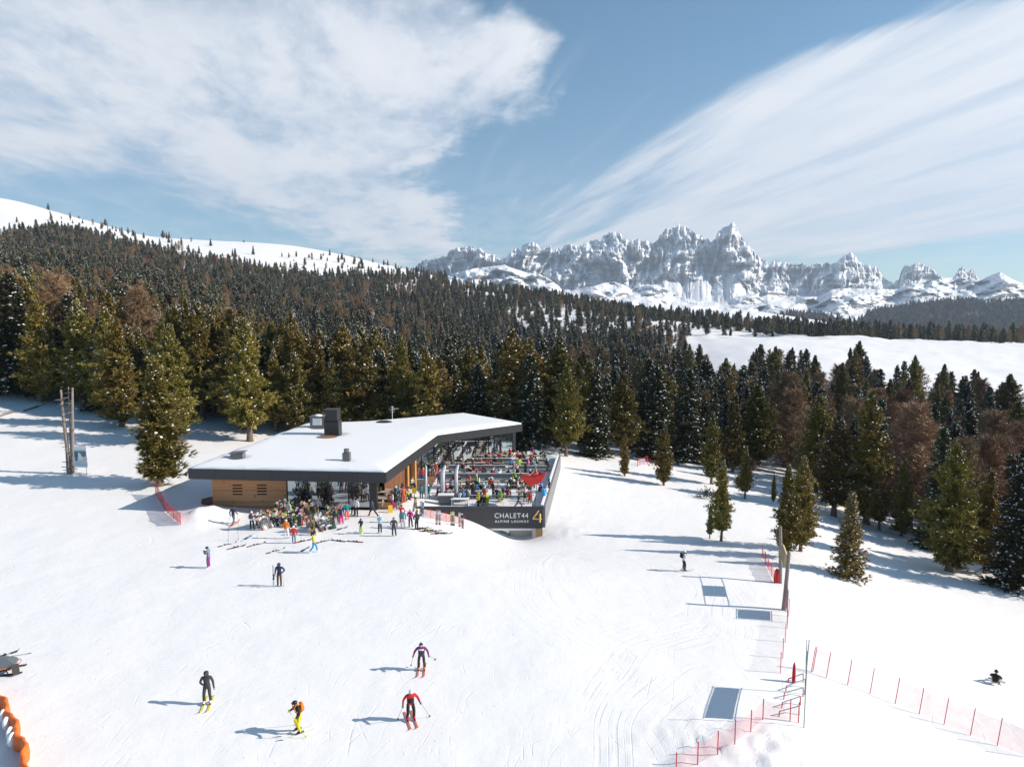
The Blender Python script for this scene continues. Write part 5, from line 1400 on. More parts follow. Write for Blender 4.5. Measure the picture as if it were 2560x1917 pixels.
PEOPLE_N = 0
def person(p, rz, ps, jacket, trousers, head, label, group=None, size=1.0, gloves='black', boots='black', goggles=None, pack=None, hair=None):
    """head: (kind, colour) with kind helmet, hat, hair or hood; rz: direction faced, 0 = away from the camera"""
    me, (hd, up, fw, sd) = BODY[ps]
    o = link('person', me, loc=p); o.rotation_euler = (0, 0, rz); o.scale = (size, size, size)
    for k, m in enumerate((cloth(jacket), cloth(trousers), M_SKIN, cloth(boots), cloth(gloves), mat('dark_eye', (.02, .015, .012), .3), mat('lips', (.38, .14, .12), .5))):
        o.material_slots[k].link = 'OBJECT'; o.material_slots[k].material = m
    tag(o, label, 'person', group)
    M = Matrix((sd, fw, up)).transposed().to_4x4(); M.translation = hd + up * .022
    def wear(kind, colour, name=None):
        c = link(name or kind, hat_mesh(kind), o); c.matrix_local = M
        c.material_slots[0].link = 'OBJECT'; c.material_slots[0].material = colour if not isinstance(colour, str) else (mat('shell ' + colour, COL[colour], .3, var=.05) if kind == 'helmet' else cloth(colour))
        return c
    wear(head[0], head[1])
    if goggles: wear('goggles', mat('goggle ' + goggles, COL[goggles], .15, var=.05))
    if pack:
        c = link('backpack', hat_mesh('backpack'), o); ch = Vector(POSES[ps]['chest']); c.location = ch; c.material_slots[0].link = 'OBJECT'; c.material_slots[0].material = cloth(pack)
        c = link('strap', hat_mesh('strap'), o); c.location = ch; c.material_slots[0].link = 'OBJECT'; c.material_slots[0].material = cloth(pack)
    return o

# ------------------------------------------------------------------ skis and poles
def ski_mesh(L=1.68, binding=True):
    b = MB(); n_ = 12; vs = []
    for k in range(n_ + 1):
        t_ = k / n_; y = (t_ - .47) * L; w_ = .042 + .016 * abs(2 * t_ - 1) ** 1.5
        if t_ > .93: w_ *= max(.25, (1 - t_) / .07)
        if t_ < .04: w_ *= .8
        z = .012 + (.13 * ((t_ - .86) / .14) ** 2 if t_ > .86 else 0) + .012 * math.sin(math.pi * min(1, t_ / .86))
        vs += [(-w_, y, z), (w_, y, z), (w_, y, z + .012), (-w_, y, z + .012)]
    fs = []
    for k in range(n_):
        a = k * 4
        for j in range(4): fs.append((a + j, a + (j + 1) % 4, a + 4 + (j + 1) % 4, a + 4 + j))
    fs += [(3, 2, 1, 0), (n_ * 4, n_ * 4 + 1, n_ * 4 + 2, n_ * 4 + 3)]
    b.add(vs, fs)
    return b.mesh('ski', [M_WHITE])
def binding_mesh():
    b = MB(); b.box((0, .13, .06), (.07, .09, .06)); b.box((0, -.16, .07), (.075, .11, .08)); b.box((0, -.02, .035), (.06, .36, .012)); return b.mesh('binding', [M_DARKM])
def ski_pole_mesh():
    b = MB(); b.tube([(0, 0, 0), (0, 0, 1.12)], [.007, .010], 6); b.lathe((0, 0, .06), [(.008, 0), (.045, .005), (.045, .012), (.008, .02)], 8); b.tube([(0, 0, 1.02), (0, 0, 1.18)], .017, 6); return b.mesh('ski_pole', [M_DARKM])
SKI, BIND, POLE = ski_mesh(), binding_mesh(), ski_pole_mesh()
def colour_obj(o, c, rough=.35):
    o.material_slots[0].link = 'OBJECT'; o.material_slots[0].material = c if not isinstance(c, str) else mat('gloss ' + c, COL[c], rough, var=.10, scale=2)
def ski(M, c, label, group=None, bind=True):
    o = link('ski', SKI); o.matrix_world = M; colour_obj(o, c); tag(o, label, 'ski', group)
    if bind:
        k = link('binding', BIND, o)
    return o
def stick(p, q, c, label, group=None, thick=1.0):
    """ski pole with its point at p and grip towards q"""
    p, q = Vector(p), Vector(q); d = q - p; L = d.length
    o = link('ski_pole', POLE); o.matrix_world = Matrix.Translation(p) @ d.to_track_quat('Z', 'Y').to_matrix().to_4x4() @ Matrix.Diagonal((1.3 * thick, 1.3 * thick, L / 1.18, 1))
    colour_obj(o, c); tag(o, label, 'ski pole', group); return o
def slope_frame(p, yaw):
    """axes lying on the snow at p, y along the yaw (0 = away)"""
    e = .6; n_ = Vector((-(hz(p.x + e, p.y) - hz(p.x - e, p.y)) / (2 * e), -(hz(p.x, p.y + e) - hz(p.x, p.y - e)) / (2 * e), 1)).normalized()
    f = Vector((-math.sin(yaw), math.cos(yaw), 0)); f = (f - n_ * f.dot(n_)).normalized(); r_ = f.cross(n_)
    return Matrix((r_, f, n_)).transposed().to_4x4()
def skier(px, py, rz, ps, jk, tr, head, label, skic, who, polec='grey', size=1.0, poles=None, ski_yaw=None, spread=.16, skip_poles=False, **kw):
    p = ground(px, py)
    label = short(label); who = short(who); o = person(p + Vector((0, 0, .03)), rz, ps, jk, tr, head, label, size=size, **kw)
    yaw = rz if ski_yaw is None else ski_yaw
    fr_ = slope_frame(p, yaw); Rz = Matrix.Rotation(rz, 4, 'Z')
    for sgn, nm in ((-1, 'left'), (1, 'right')):
        foot = p + (Rz @ Vector((POSES[ps]['ank' + 'LR'[sgn > 0]][0] * size, POSES[ps]['ank' + 'LR'[sgn > 0]][1] * size + .05, 0)))
        M = fr_.copy(); M.translation = Vector((foot.x, foot.y, hz(foot.x, foot.y) + .012))
        ski(M, skic, 'ski under the %s boot of %s' % (nm, who))
        if not skip_poles:
            h = Rz @ (Vector(POSES[ps]['ha' + 'LR'[sgn > 0]]) * size); hp = p + h + Vector((0, 0, .06))
            tip = p + Rz @ ((Vector(poles[sgn > 0]) if poles else Vector((h.x * 0 + sgn * .62, -.15, 0))) * size)
            tip.z = hz(tip.x, tip.y) + .02 if not poles or (poles and poles[sgn > 0][2] <= 0) else tip.z
            stick(tip, tip + (hp - tip) * 1.06, polec, 'ski pole in the %s hand of %s' % (nm, who))
    return o
FACE = math.pi
# the skiers on the open piste
skier(1054, 1674, FACE + .05, 'ski', 'purple', 'charcoal', ('hat', 'black'), 'skier in a purple jacket with white chest band and dark trousers, arms spread with poles', 'coral', 'the purple-jacketed skier', goggles='silver', boots='orange', poles=((-.75, -.45, .35), (.62, -.3, .1)))
skier(1027, 1799, FACE + .35, 'ski', 'red', 'black', ('helmet', 'white'), 'skier in a red and black jacket with white helmet gliding downhill', 'coral', 'the red-jacketed skier with white helmet', boots='red', poles=((.62, -.2, 0), (-.95, .1, 0))[::-1])
skier(519, 1758, FACE + .22, 'glide', 'charcoal', 'charcoal', ('hood', 'charcoal'), 'skier all in charcoal with the hood up, one arm across the chest', 'yellow', 'the charcoal-clad skier', boots='white', skip_poles=True)
skier(747, 1830, FACE - .95, 'ski', 'black', 'yellow', ('helmet', 'black'), 'skier with bright yellow trousers, black jacket and an orange-yellow backpack', 'white', 'the yellow-trousered skier', polec='lime', boots='black', pack='orange', gloves='yellow')
skier(1709, 1427, -1.35, 'glide', 'white', 'black', ('helmet', 'white'), 'skier in a white jacket and black trousers standing alone out on the eastern piste', 'white', 'the lone white-jacketed skier', pack='black', skip_poles=True)
skier(584, 1311, -.2, 'walk', 'navy', 'slate', ('helmet', 'black'), 'skier in a navy suit skating uphill towards the timber wall', 'coral', 'the navy skier by the timber wall', boots='coral', spread=.3)
# white chest band of the purple jacket is a part of its wearer
pb = [o for o in C.objects if o.name.startswith('person') and 'purple jacket' in o.get('label', '')][0]
b = MB(); b.lathe((0, .035, 1.19), [(.178, 0), (.182, .04), (.178, .08)], 14, sx=1.02, sy=.88); c = b.build('chest_band', [cloth('white')], pb)
b = MB(); b.lathe((0, .0, .98), [(.17, -.05), (.172, .08), (.176, .2)], 14, sx=1.06, sy=.90); b.build('jacket_hem', [cloth('charcoal')], pb)
rb = [o for o in C.objects if o.name.startswith('person') and 'red and black jacket' in o.get('label', '')][0]
b = MB(); b.lathe((0, .0, .98), [(.17, -.05), (.172, .08), (.176, .18)], 14, sx=1.06, sy=.90); b.build('jacket_hem', [cloth('black')], rb)
walkers = [
 (522, 1419, 1.5, 'phone', 'slate', 'purple', ('helmet', 'charcoal'), 'person in a slate blue jacket and purple trousers walking across the piste looking down', dict(boots='white')),
 (699, 1464, FACE, 'hip', 'navy', 'brown', ('hood', 'charcoal'), 'person in a navy jacket with brown trousers, one hand on hip, holding skis upright', {}),
 (630, 1324, .1, 'relaxed', 'white', 'black', ('hat', 'white'), 'person in a white jacket with a dark backpack, left of the ski racks', dict(pack='charcoal')),
 (716, 1346, 0, 'relaxed', 'orange', 'white', ('helmet', 'mint'), 'skier in an orange jacket and white trousers facing the ski racks', {}),
 (735, 1357, .2, 'stand', 'red', 'slate', ('helmet', 'white'), 'child in a red jacket and blue trousers beside the orange-jacketed skier', dict(size=.88, boots='coral')),
 (785, 1381, -1.4, 'walk', 'yellow', 'bright blue', ('hat', 'black'), 'skier in a yellow jacket and bright blue trousers walking off from the racks', dict(boots='white')),
 (771, 1318, .1, 'stand', 'charcoal', 'dark red', ('hood', 'brown'), 'person in a fur-hooded dark jacket and red trousers between the ski racks', {}),
 (853, 1310, .2, 'relaxed', 'navy', 'magenta', ('hat', 'red'), 'person in a navy jacket and magenta trousers at the last ski rack', {}),
 (868, 1299, .4, 'stand', 'teal', 'coral', ('hat', 'dark red'), 'person in a teal jacket and coral trousers at the last ski rack', {}),
 (796, 1288, .0, 'relaxed', 'pale pink', 'black', ('helmet', 'silver'), 'person in a pale jacket standing behind the middle ski rack', {}),
 (739, 1280, .5, 'relaxed', 'dark teal', 'black', ('hat', 'white'), 'person in a dark teal jacket behind the first ski rack', {}),
 (722, 1297, -.3, 'lean', 'cream', 'grey', ('helmet', 'grey'), 'person in a cream coat bending over skis by the rack', {}),
 (884, 1286, 2.8, 'relaxed', 'pale pink', 'black', ('helmet', 'black'), 'woman in a pink and white jacket by the glass front', {}),
 (891, 1289, 2.9, 'stand', 'white', 'black', ('hat', 'black'), 'person in a white jacket with black trousers by the glass front', {}),
 (933, 1291, 1.1, 'stride', 'navy', 'black', ('helmet', 'black'), 'person in dark clothes striding past the corner pillar', {}),
 (903, 1334, 2.9, 'phone', 'navy', 'lime', ('hat', 'black'), 'child in a navy jacket and lime trousers facing the slope', dict(size=.82, boots='white')),
 (950, 1333, -.2, 'phone', 'light blue', 'charcoal', ('helmet', 'white'), 'person in a light blue jacket and dark trousers holding up a phone', dict(boots='white')),
 (985, 1340, .15, 'relaxed', 'charcoal', 'charcoal', ('helmet', 'grey'), 'skier all in dark grey seen from behind below the yellow sign', {}),
 (1004, 1306, .3, 'point', 'red', 'dark red', ('helmet', 'black'), 'instructor in red with one arm raised towards the terrace', {}),
 (1007, 1320, .2, 'relaxed', 'teal', 'white', ('helmet', 'white'), 'person in a teal jacket and white trousers in front of the instructor', {}),
 (1026, 1318, -.2, 'relaxed', 'magenta', 'black', ('helmet', 'silver'), 'person in a raspberry red jacket and black trousers by the skis lying on the snow', {}),
 (1042, 1324, .8, 'hip', 'black', 'black', ('hat', 'brown'), 'person all in black next to the skis planted by the terrace wall', {}),
 (1009, 1256, .2, 'stand', 'coral', 'coral', ('helmet', 'red'), 'person in a bright coral one-piece suit beside the porch tables', {}),
 (981, 1271, 2.2, 'phone', 'pale pink', 'magenta', ('hair', 'brown'), 'woman with a pale jacket and magenta trousers stepping off the porch', {}),
 (995, 1274, .4, 'relaxed', 'charcoal', 'slate', ('hat', 'charcoal'), 'man in charcoal walking off the porch beside the magenta trousers', {}),
 (2487, 1712, -.75, 'snowseat', 'black', 'cream', ('hat', 'black'), 'snowboarder in a dark jacket and tan trousers sitting in the snow on the far slope', {}),
]
for px, py, rz, ps, jk, tr, hd_, lab, kw in walkers:
    if lab.startswith('person in a cream'): ps = 'relaxed'
    z = None
    p = ground(px, py)
    person(p + Vector((0, 0, .01)), rz, ps, jk, tr, hd_, lab, group='people on the snow before the chalet' if px < 1100 and py < 1350 else None, **kw)
b = MB(); b.box((0, .66, .06), (.95, .26, .03), bev=.012); sb = b.build('snowboard', [mat('board_grey', (.45, .46, .47), .4)], None); sb.location = ground(2487, 1712); sb.rotation_euler = (0, 0, -.75); tag(sb, 'grey snowboard strapped to the feet of the sitting snowboarder', 'snowboard')
p = ground(699, 1464)
for k, (dx, c, nm) in enumerate(((-.30, 'white', 'front'), (-.36, 'silver', 'rear'))):
    M = Matrix.Translation(p + Vector((dx, -.22 + k * .04, .80))) @ Matrix.Rotation(R(88), 4, 'X') @ Matrix.Rotation(R(2), 4, 'Y')
    ski(M, c, 'upright %s ski held by the man with hand on hip' % c)
for dx in (.28,):
    stick(p + Vector((dx + .06, -.1, 0)), p + Vector((dx, -.05, 1.1)), 'coral', 'thin orange ski pole beside the man with his hand on his hip')
# ------------------------------------------------------------------ terrace furniture and guests
def table_parts():
    top = MB()
    for k in range(4): top.box((0, -.3 + k * .2, .75), (1.9, .185, .045))
    b1 = MB(); b1.box((0, 0, .45), (1.9, .30, .045))
    leg = MB(); leg.tube([(0, -.36, .0), (0, -.20, .73)], .045, 4); leg.tube([(0, .36, .0), (0, .20, .73)], .045, 4); leg.box((0, 0, .42), (.06, 1.6, .07)); leg.box((0, 0, .70), (.06, .72, .06)); leg.box((0, -.70, .22), (.06, .06, .42)); leg.box((0, .70, .22), (.06, .06, .42))
    return top.mesh('tabletop', [M_TABLEW]), b1.mesh('bench', [M_TABLEW]), leg.mesh('trestle', [M_TABLEW])
TT, TB, TL = table_parts()
table_pos = []
def picnic_table(p, rz, label, group='wooden tables with benches on the terrace'):
    r_ = empty('picnic_table', p, rz); tag(r_, label, 'table', group)
    link('tabletop', TT, r_)
    for s in (-1, 1): link('bench', TB, r_, (0, s * .70, 0))
    for s in (-1, 1): link('trestle', TL, r_, (s * .7, 0, 0))
    table_pos.append(p)
    return r_
rows = [  # row name, py, list of px
 ('back row against the rear seat walls', 1151, [1175, 1212, 1252, 1318, 1350]),
 ('third row from the front wall', 1170, [1122, 1160, 1196, 1240, 1305, 1345]),
 ('second row, by the tall seat wall', 1194, [1137, 1172, 1205, 1245, 1283]),
 ('middle of the open floor', 1218, [1122, 1158, 1188, 1230, 1283, 1318]),
 ('front row before the dark wall', 1243, [1118, 1150, 1198, 1256, 1312]),
]
ORD = ['first', 'second', 'third', 'fourth', 'fifth', 'sixth']
TAB = []
for nm, py, pxs in rows:
    for k, px in enumerate(pxs):
        p = on_z(px, py, TZF); rz = rnd.uniform(-.12, .12)
        picnic_table(p, rz, '%s picnic table from the porch side in the %s' % (ORD[k], nm)); TAB.append((p, rz, nm, k))
for k, (px, py) in enumerate(((950, 1246), (985, 1240), (940, 1262))):
    picnic_table(on_z(px, py, .03), .05, ['picnic table under the slanting eave beside the corner pillar', 'picnic table on the porch next to the coral suit', 'picnic table at the porch edge nearest the snow'][k], 'tables on the porch')

guests = []
Z4 = lambda x, y: (1040 + x / 9.2, 1060 + y / 9.2)
Z5 = lambda x, y: (1200 + x / 9.2, 1080 + y / 9.2)
Z7 = lambda x, y: (920 + x / 4.6, 980 + y / 4.6)
G = [
 (Z4, 165, 1010, 'S', 'red', 'blue', 'hat yellow'), (Z4, 265, 890, 'S', 'black', 'teal', 'hair blond'), (Z4, 455, 900, 'S', 'coral', 'pink', 'hat white'), (Z4, 520, 790, 'S', 'white', 'black', 'hat white'), (Z4, 610, 800, 'S', 'navy', 'black', 'hair brown'),
 (Z4, 110, 790, 'S', 'black', 'black', 'hair brown'), (Z4, 380, 880, 'S', 'grey', 'brown', 'hair brown'), (Z4, 50, 1050, 'T', 'white', 'charcoal', 'hat red'), (Z4, 95, 930, 'T', 'dark red', 'black', 'hair brown'), (Z4, 520, 1080, 'S', 'navy', 'navy', 'helmet red'),
 (Z4, 780, 1030, 'T', 'teal', 'black', 'hat red'), (Z4, 1080, 740, 'T', 'white', 'black', 'hair brown'), (Z4, 1160, 790, 'T', 'black', 'charcoal', 'hat white'), (Z4, 1285, 765, 'T', 'dark red', 'black', 'hat white'), (Z4, 1505, 785, 'T', 'pink', 'black', 'hair blond'), (Z4, 1610, 775, 'T', 'red', 'black', 'hair brown'), (Z4, 1660, 860, 'T', 'coral', 'black', 'hat red'),
 (Z4, 1900, 790, 'T', 'magenta', 'black', 'hair brown'), (Z4, 2000, 800, 'T', 'green', 'black', 'hair brown'), (Z4, 2160, 800, 'T', 'blue', 'charcoal', 'hair brown'), (Z4, 1080, 895, 'T', 'dark red', 'black', 'hair blond'), (Z4, 1165, 915, 'T', 'white', 'charcoal', 'hair brown'), (Z4, 1000, 970, 'T', 'teal', 'black', 'hair brown'), (Z4, 1100, 1050, 'T', 'navy', 'black', 'hat blue'),
 (Z4, 1180, 1000, 'T', 'black', 'black', 'hair brown'), (Z4, 1280, 1000, 'T', 'black', 'yellow', 'hat yellow'), (Z4, 1330, 940, 'T', 'dark red', 'charcoal', 'hat red'), (Z4, 1355, 1055, 'T', 'red', 'black', 'hood red'), (Z4, 1460, 980, 'T', 'grey', 'black', 'hat grey'), (Z4, 1555, 960, 'T', 'purple', 'black', 'hood purple'), (Z4, 1620, 1010, 'T', 'black', 'navy', 'hair brown'), (Z4, 1790, 970, 'T', 'bright blue', 'black', 'hair blond'), (Z4, 1920, 990, 'T', 'white', 'black', 'hat dark red'),
 (Z4, 1220, 1170, 'T', 'coral', 'black', 'hair brown'), (Z4, 1390, 1150, 'S', 'lime', 'black', 'hat white'), (Z4, 1450, 1180, 'S', 'light blue', 'charcoal', 'hair brown'), (Z4, 1700, 1160, 'T', 'white', 'black', 'hat black'),
 (Z4, 680, 1340, 'T', 'pink', 'black', 'helmet grey'), (Z4, 820, 1380, 'T', 'black', 'black', 'hair brown'), (Z4, 1300, 1350, 'S', 'black', 'black', 'hair blond'), (Z4, 1560, 1350, 'T', 'light blue', 'slate', 'hood light blue'), (Z4, 1500, 1380, 'T', 'black', 'charcoal', 'hair brown'), (Z4, 1380, 1400, 'T', 'blue', 'black', 'hat blue'),
 (Z4, 1770, 1330, 'S', 'black', 'charcoal', 'hat black'), (Z4, 2000, 1370, 'S', 'plum', 'plum', 'helmet plum'), (Z4, 480, 1480, 'T', 'black', 'black', 'hair brown'), (Z4, 690, 1500, 'T', 'teal', 'black', 'hat red'), (Z4, 1000, 1520, 'T', 'brown', 'charcoal', 'hair brown'), (Z4, 1090, 1540, 'T', 'blue', 'black', 'hat navy'), (Z4, 1180, 1520, 'T', 'charcoal', 'black', 'hair brown'),
 (Z4, 120, 1400, 'S', 'teal', 'navy', 'helmet navy'), (Z4, 285, 1390, 'S', 'teal', 'teal', 'hat white'),
 (Z5, 1060, 290, 'S', 'black', 'black', 'hair brown'), (Z5, 1205, 320, 'S', 'plum', 'teal', 'hair brown'), (Z5, 690, 380, 'T', 'red', 'black', 'hair brown'), (Z5, 780, 370, 'T', 'dark red', 'white', 'hair brown'), (Z5, 850, 440, 'T', 'red', 'black', 'hat white'), (Z5, 930, 525, 'T', 'dark red', 'black', 'hair brown'), (Z5, 1010, 520, 'T', 'black', 'black', 'hair brown'), (Z5, 1150, 545, 'T', 'charcoal', 'black', 'hair brown'),
 (Z5, 905, 590, 'S', 'lime', 'lime', 'hat black'), (Z5, 1280, 570, 'T', 'lime', 'black', 'hat black'), (Z5, 1130, 640, 'T', 'pink', 'black', 'hood pink'), (Z5, 1195, 620, 'T', 'light blue', 'black', 'hat coral'), (Z5, 1240, 670, 'T', 'mint', 'black', 'hat mint'), (Z5, 1560, 620, 'T', 'black', 'black', 'hair brown'), (Z5, 1600, 690, 'T', 'charcoal', 'black', 'hat black'),
 (Z5, 830, 730, 'T', 'pale pink', 'navy', 'hat pale pink'), (Z5, 1050, 720, 'S', 'charcoal', 'black', 'hair brown'), (Z5, 780, 820, 'T', 'white', 'black', 'hat coral'), (Z5, 790, 930, 'T', 'green', 'black', 'hood green'), (Z5, 930, 890, 'T', 'light blue', 'navy', 'hat grey'), (Z5, 1300, 790, 'T', 'pale pink', 'black', 'hair blond'), (Z5, 1330, 870, 'T', 'red', 'charcoal', 'hood red'), (Z5, 1180, 860, 'T', 'navy', 'black', 'hat white'), (Z5, 1250, 900, 'T', 'plum', 'black', 'hair blond'),
 (Z5, 715, 1000, 'T', 'light blue', 'charcoal', 'hat black'), (Z5, 765, 1040, 'T', 'cream', 'black', 'hair blond'), (Z5, 920, 1020, 'T', 'red', 'black', 'hat lime'), (Z5, 870, 1070, 'S', 'cream', 'cream', 'hat grey'), (Z5, 990, 1210, 'T', 'plum', 'black', 'helmet white'), (Z5, 1090, 1260, 'T', 'pale pink', 'charcoal', 'hat pale pink'), (Z5, 1445, 1130, 'T', 'violet', 'black', 'hair brown'), (Z5, 1590, 1070, 'S', 'navy', 'charcoal', 'hair brown'), (Z5, 1480, 1250, 'S', 'bright blue', 'bright blue', 'hair brown'),
 (Z5, 1040, 1350, 'T', 'charcoal', 'black', 'hat pale pink'), (Z5, 1140, 1400, 'T', 'red', 'black', 'hood red'), (Z5, 880, 1380, 'S', 'dark teal', 'brown', 'hat black'), (Z5, 480, 1350, 'T', 'green', 'lime', 'hair blond'),
 (Z7, 1270, 1150, 'S', 'yellow', 'black', 'hair blond'), (Z7, 1360, 1165, 'T', 'lime', 'black', 'hat lime'), (Z7, 1050, 1140, 'T', 'white', 'charcoal', 'hair brown'), (Z7, 1330, 1185, 'T', 'navy', 'black', 'hat coral'), (Z7, 870, 1100, 'T', 'magenta', 'black', 'hair brown'), (Z7, 1215, 1050, 'S', 'black', 'navy', 'hair brown'),
 (Z7, 590, 830, 'T', 'grey', 'black', 'hair blond'), (Z7, 565, 900, 'T', 'cream', 'grey', 'hair blond'), (Z7, 495, 985, 'T', 'cream', 'black', 'hair blond'), (Z7, 315, 1090, 'S', 'teal', 'black', 'hat white'), (Z7, 270, 1120, 'T', 'black', 'black', 'helmet coral'), (Z7, 130, 1090, 'T', 'dark green', 'black', 'hair brown'), (Z7, 430, 1120, 'T', 'lime', 'black', 'hair brown'), (Z7, 450, 1090, 'T', 'pale pink', 'charcoal', 'hair brown'), (Z7, 345, 1070, 'T', 'bright blue', 'navy', 'hat coral'),
]
seenlab = set()
CROWD = []
cr_ = random.Random(11)
for (tp, trz, tnm, tk) in TAB:      # more guests round the busy tables
    for q in range(cr_.choice([3, 4, 4, 5])):
        CROWD.append((tp, trz, cr_.choice([-1, 1]), cr_.choice([-.6, -.2, .2, .6]), cr_.choice(['black', 'black', 'charcoal', 'navy', 'slate', 'dark red', 'red', 'dark teal', 'grey', 'slate', 'white', 'plum', 'dark green', 'brown', 'charcoal', 'black']), cr_.choice(['black', 'black', 'charcoal', 'navy', 'grey']), cr_.choice(['hair brown', 'hair brown', 'hair blond', 'hat black', 'hat grey', 'hat red', 'hat white', 'helmet black', 'hood charcoal']), tnm, tk))
PLACES = [(1147, 'at the rear of the terrace'), (1166, 'by the rear seat walls'), (1186, 'behind the tall seat wall'), (1212, 'in front of the tall seat wall'), (1236, 'on the open middle floor'), (1300, 'near the dark front wall')]
for fn, zx, zy, kd, jk, tr, hd_ in G:
    px, py = fn(zx, zy); porch = px < 1030 and py > 1190
    zf = .04 if porch else TZF
    hk, hc = hd_.split(' ', 1)
    if kd == 'S':
        p = on_z(px, py, zf + 1.66); pz = rnd.choice(['stand', 'relaxed', 'relaxed', 'phone', 'hip'])
        if hk == 'hat' and jk in ('dark teal',): pz = 'stride'
        rz = rnd.uniform(-3.1, 3.1) if pz != 'stride' else -1.4
        verb = {'stride': 'striding', 'phone': 'standing with hands raised'}.get(pz, 'standing')
    else:
        pz = rnd.choice(['sit', 'sit', 'lean']); p = on_z(px, py, zf + 1.22)
        # turned to the nearest table
        tb = min(TAB, key=lambda t_: (t_[0] - Vector((p.x, p.y, t_[0].z))).length)
        d = tb[0] - p; rz = math.atan2(-d.x, d.y) + rnd.uniform(-.3, .3); verb = 'seated'
    p = Vector((p.x, p.y, zf + (.0 if kd == 'S' else -.03)))
    hat = {'hair': 'bareheaded', 'hat': hc + ' hat', 'helmet': hc + ' helmet', 'hood': 'hood up'}[hk]
    if hk == 'hair': hat = hc + ' hair'
    pl_ = 'on the porch under the eave' if porch else ('by the rear glass front' if px < 1118 and py < 1178 else 'beside the white flags' if px < 1118 else [q for y_, q in PLACES if py < y_][0])
    lab = '%s %s jacket, %s trousers, %s, %s' % (verb, jk, tr, hat, pl_)
    lab = lab.replace('standing with hands raised', 'raising hands,')
    if lab in seenlab: lab = lab.replace(jk + ' jacket', 'second ' + jk + ' jacket')
    seenlab.add(lab)
    person(p, rz, pz, jk, tr, (hk, hc), lab, 'guests on the terrace', size=rnd.uniform(.93, 1.03) if jk != 'plum' or hk != 'helmet' else .75)
    if kd == 'T' and min((t_[0] - p).length for t_ in TAB) > 1.15:   # a stool where no bench is near
        b = MB(); q = Vector((p.x, p.y, zf)); b.box((0, 0, .42), (.42, .36, .05)); 
        for sx_ in (-1, 1):
            for sy_ in (-1, 1): b.box((sx_ * .17, sy_ * .14, .20), (.04, .04, .40))
        so_ = b.build('stool', [M_TABLEW]); so_.location = q; so_.rotation_euler = (0, 0, rz); tag(so_, 'low stool under guest in ' + jk + ' and ' + tr + ' ' + pl_, 'stool', 'stools')

taken = [Vector(o.location) for o in C.objects if o.name.startswith('person')]
for tp, trz, sd_, al, jk, tr, hd_, tnm, tk in CROWD:
    p = tp + Matrix.Rotation(trz, 3, 'Z') @ Vector((al, sd_ * .72, 0)); p.z = TZF - .03
    if min((p - q).length for q in taken) < .48: continue
    taken.append(p); hk, hc = hd_.split(' ', 1)
    lab = 'seated %s jacket, %s trousers, %s, at %s table of the %s' % (jk, tr, hc + (' hair' if hk == 'hair' else ' ' + hk), ORD[tk], tnm.split(',')[0].replace(' from the front wall', '').replace(' against the rear seat walls', '').replace(' before the dark wall', '').replace('middle of the open floor', 'middle floor'))
    if lab in seenlab: lab = lab.replace('seated', 'second seated')
    seenlab.add(lab)
    person(p, trz + (0 if sd_ < 0 else math.pi) + cr_.uniform(-.4, .4), cr_.choice(['sit', 'lean', 'sit']), jk, tr, (hk, hc), lab, 'guests on the terrace', size=cr_.uniform(.92, 1.03))

# deck chairs
def deck_chair(px, py, rz, c, label, z=TZF):
    p = on_z(px, py, z); r_ = empty('deck_chair', p, rz); tag(r_, label, 'deck chair')
    b = MB(); 
    for s in (-.3, .3): b.tube([(s, -.55, .85), (s, .55, .05)], .025, 4); b.tube([(s, .35, .45), (s, -.45, .03)], .025, 4)
    b.tube([(-.3, -.55, .85), (.3, -.55, .85)], .025, 4); b.build('frame', [M_OAK], r_)
    b = MB(); n_ = 6; vs = []
    for k in range(n_ + 1):
        t_ = k / n_; y = -.52 + 1.0 * t_; z_ = .84 - .5 * t_ - .22 * math.sin(math.pi * t_)
        vs += [(-.28, y, z_), (.28, y, z_), (-.28, y, z_ - .012), (.28, y, z_ - .012)]
    fs = []
    for k in range(n_): a = k * 4; fs += [(a, a + 1, a + 5, a + 4), (a + 2, a + 6, a + 7, a + 3), (a, a + 4, a + 6, a + 2), (a + 1, a + 3, a + 7, a + 5)]
    b.add(vs, fs); b.build('canvas', [cloth(c)], r_)
deck_chair(1260, 1139, -1.1, 'blue', 'blue canvas deck chair on the timber deck by the rear glass', TZF + .18)
deck_chair(1198, 1262, 2.9, 'charcoal', 'dark canvas deck chair against the front wall')
deck_chair(1215, 1263, 3.0, 'yellow', 'yellow canvas deck chair against the front wall')
deck_chair(1250, 1260, 1.5, 'cream', 'cream deck chair with slatted frame near the lettered wall')

# serving counter by the flags
p = on_z(1120, 1259, TZF); r_ = empty('serving_counter', p); tag(r_, 'grey box counter with a white top beside the feather flags', 'counter')
b = MB(); b.box((-.2, 0, .5), (1.6, .8, 1.0)); b.build('cabinet', [M_GREYM], r_); b = MB(); b.box((-.2, 0, 1.03), (1.7, .9, .06)); b.build('worktop', [M_WHITE], r_)
p = on_z(1150, 1262, TZF); r_ = empty('low_counter', p); tag(r_, 'low white counter shelf right of the grey box counter', 'counter')
b = MB(); b.box((0, 0, .68), (1.9, .7, .05)); b.build('worktop', [M_WHITE], r_); b = MB(); b.box((-.85, 0, .33), (.08, .65, .66)); b.box((.85, 0, .33), (.08, .65, .66)); b.build('side_panel', [M_WHITE], r_)

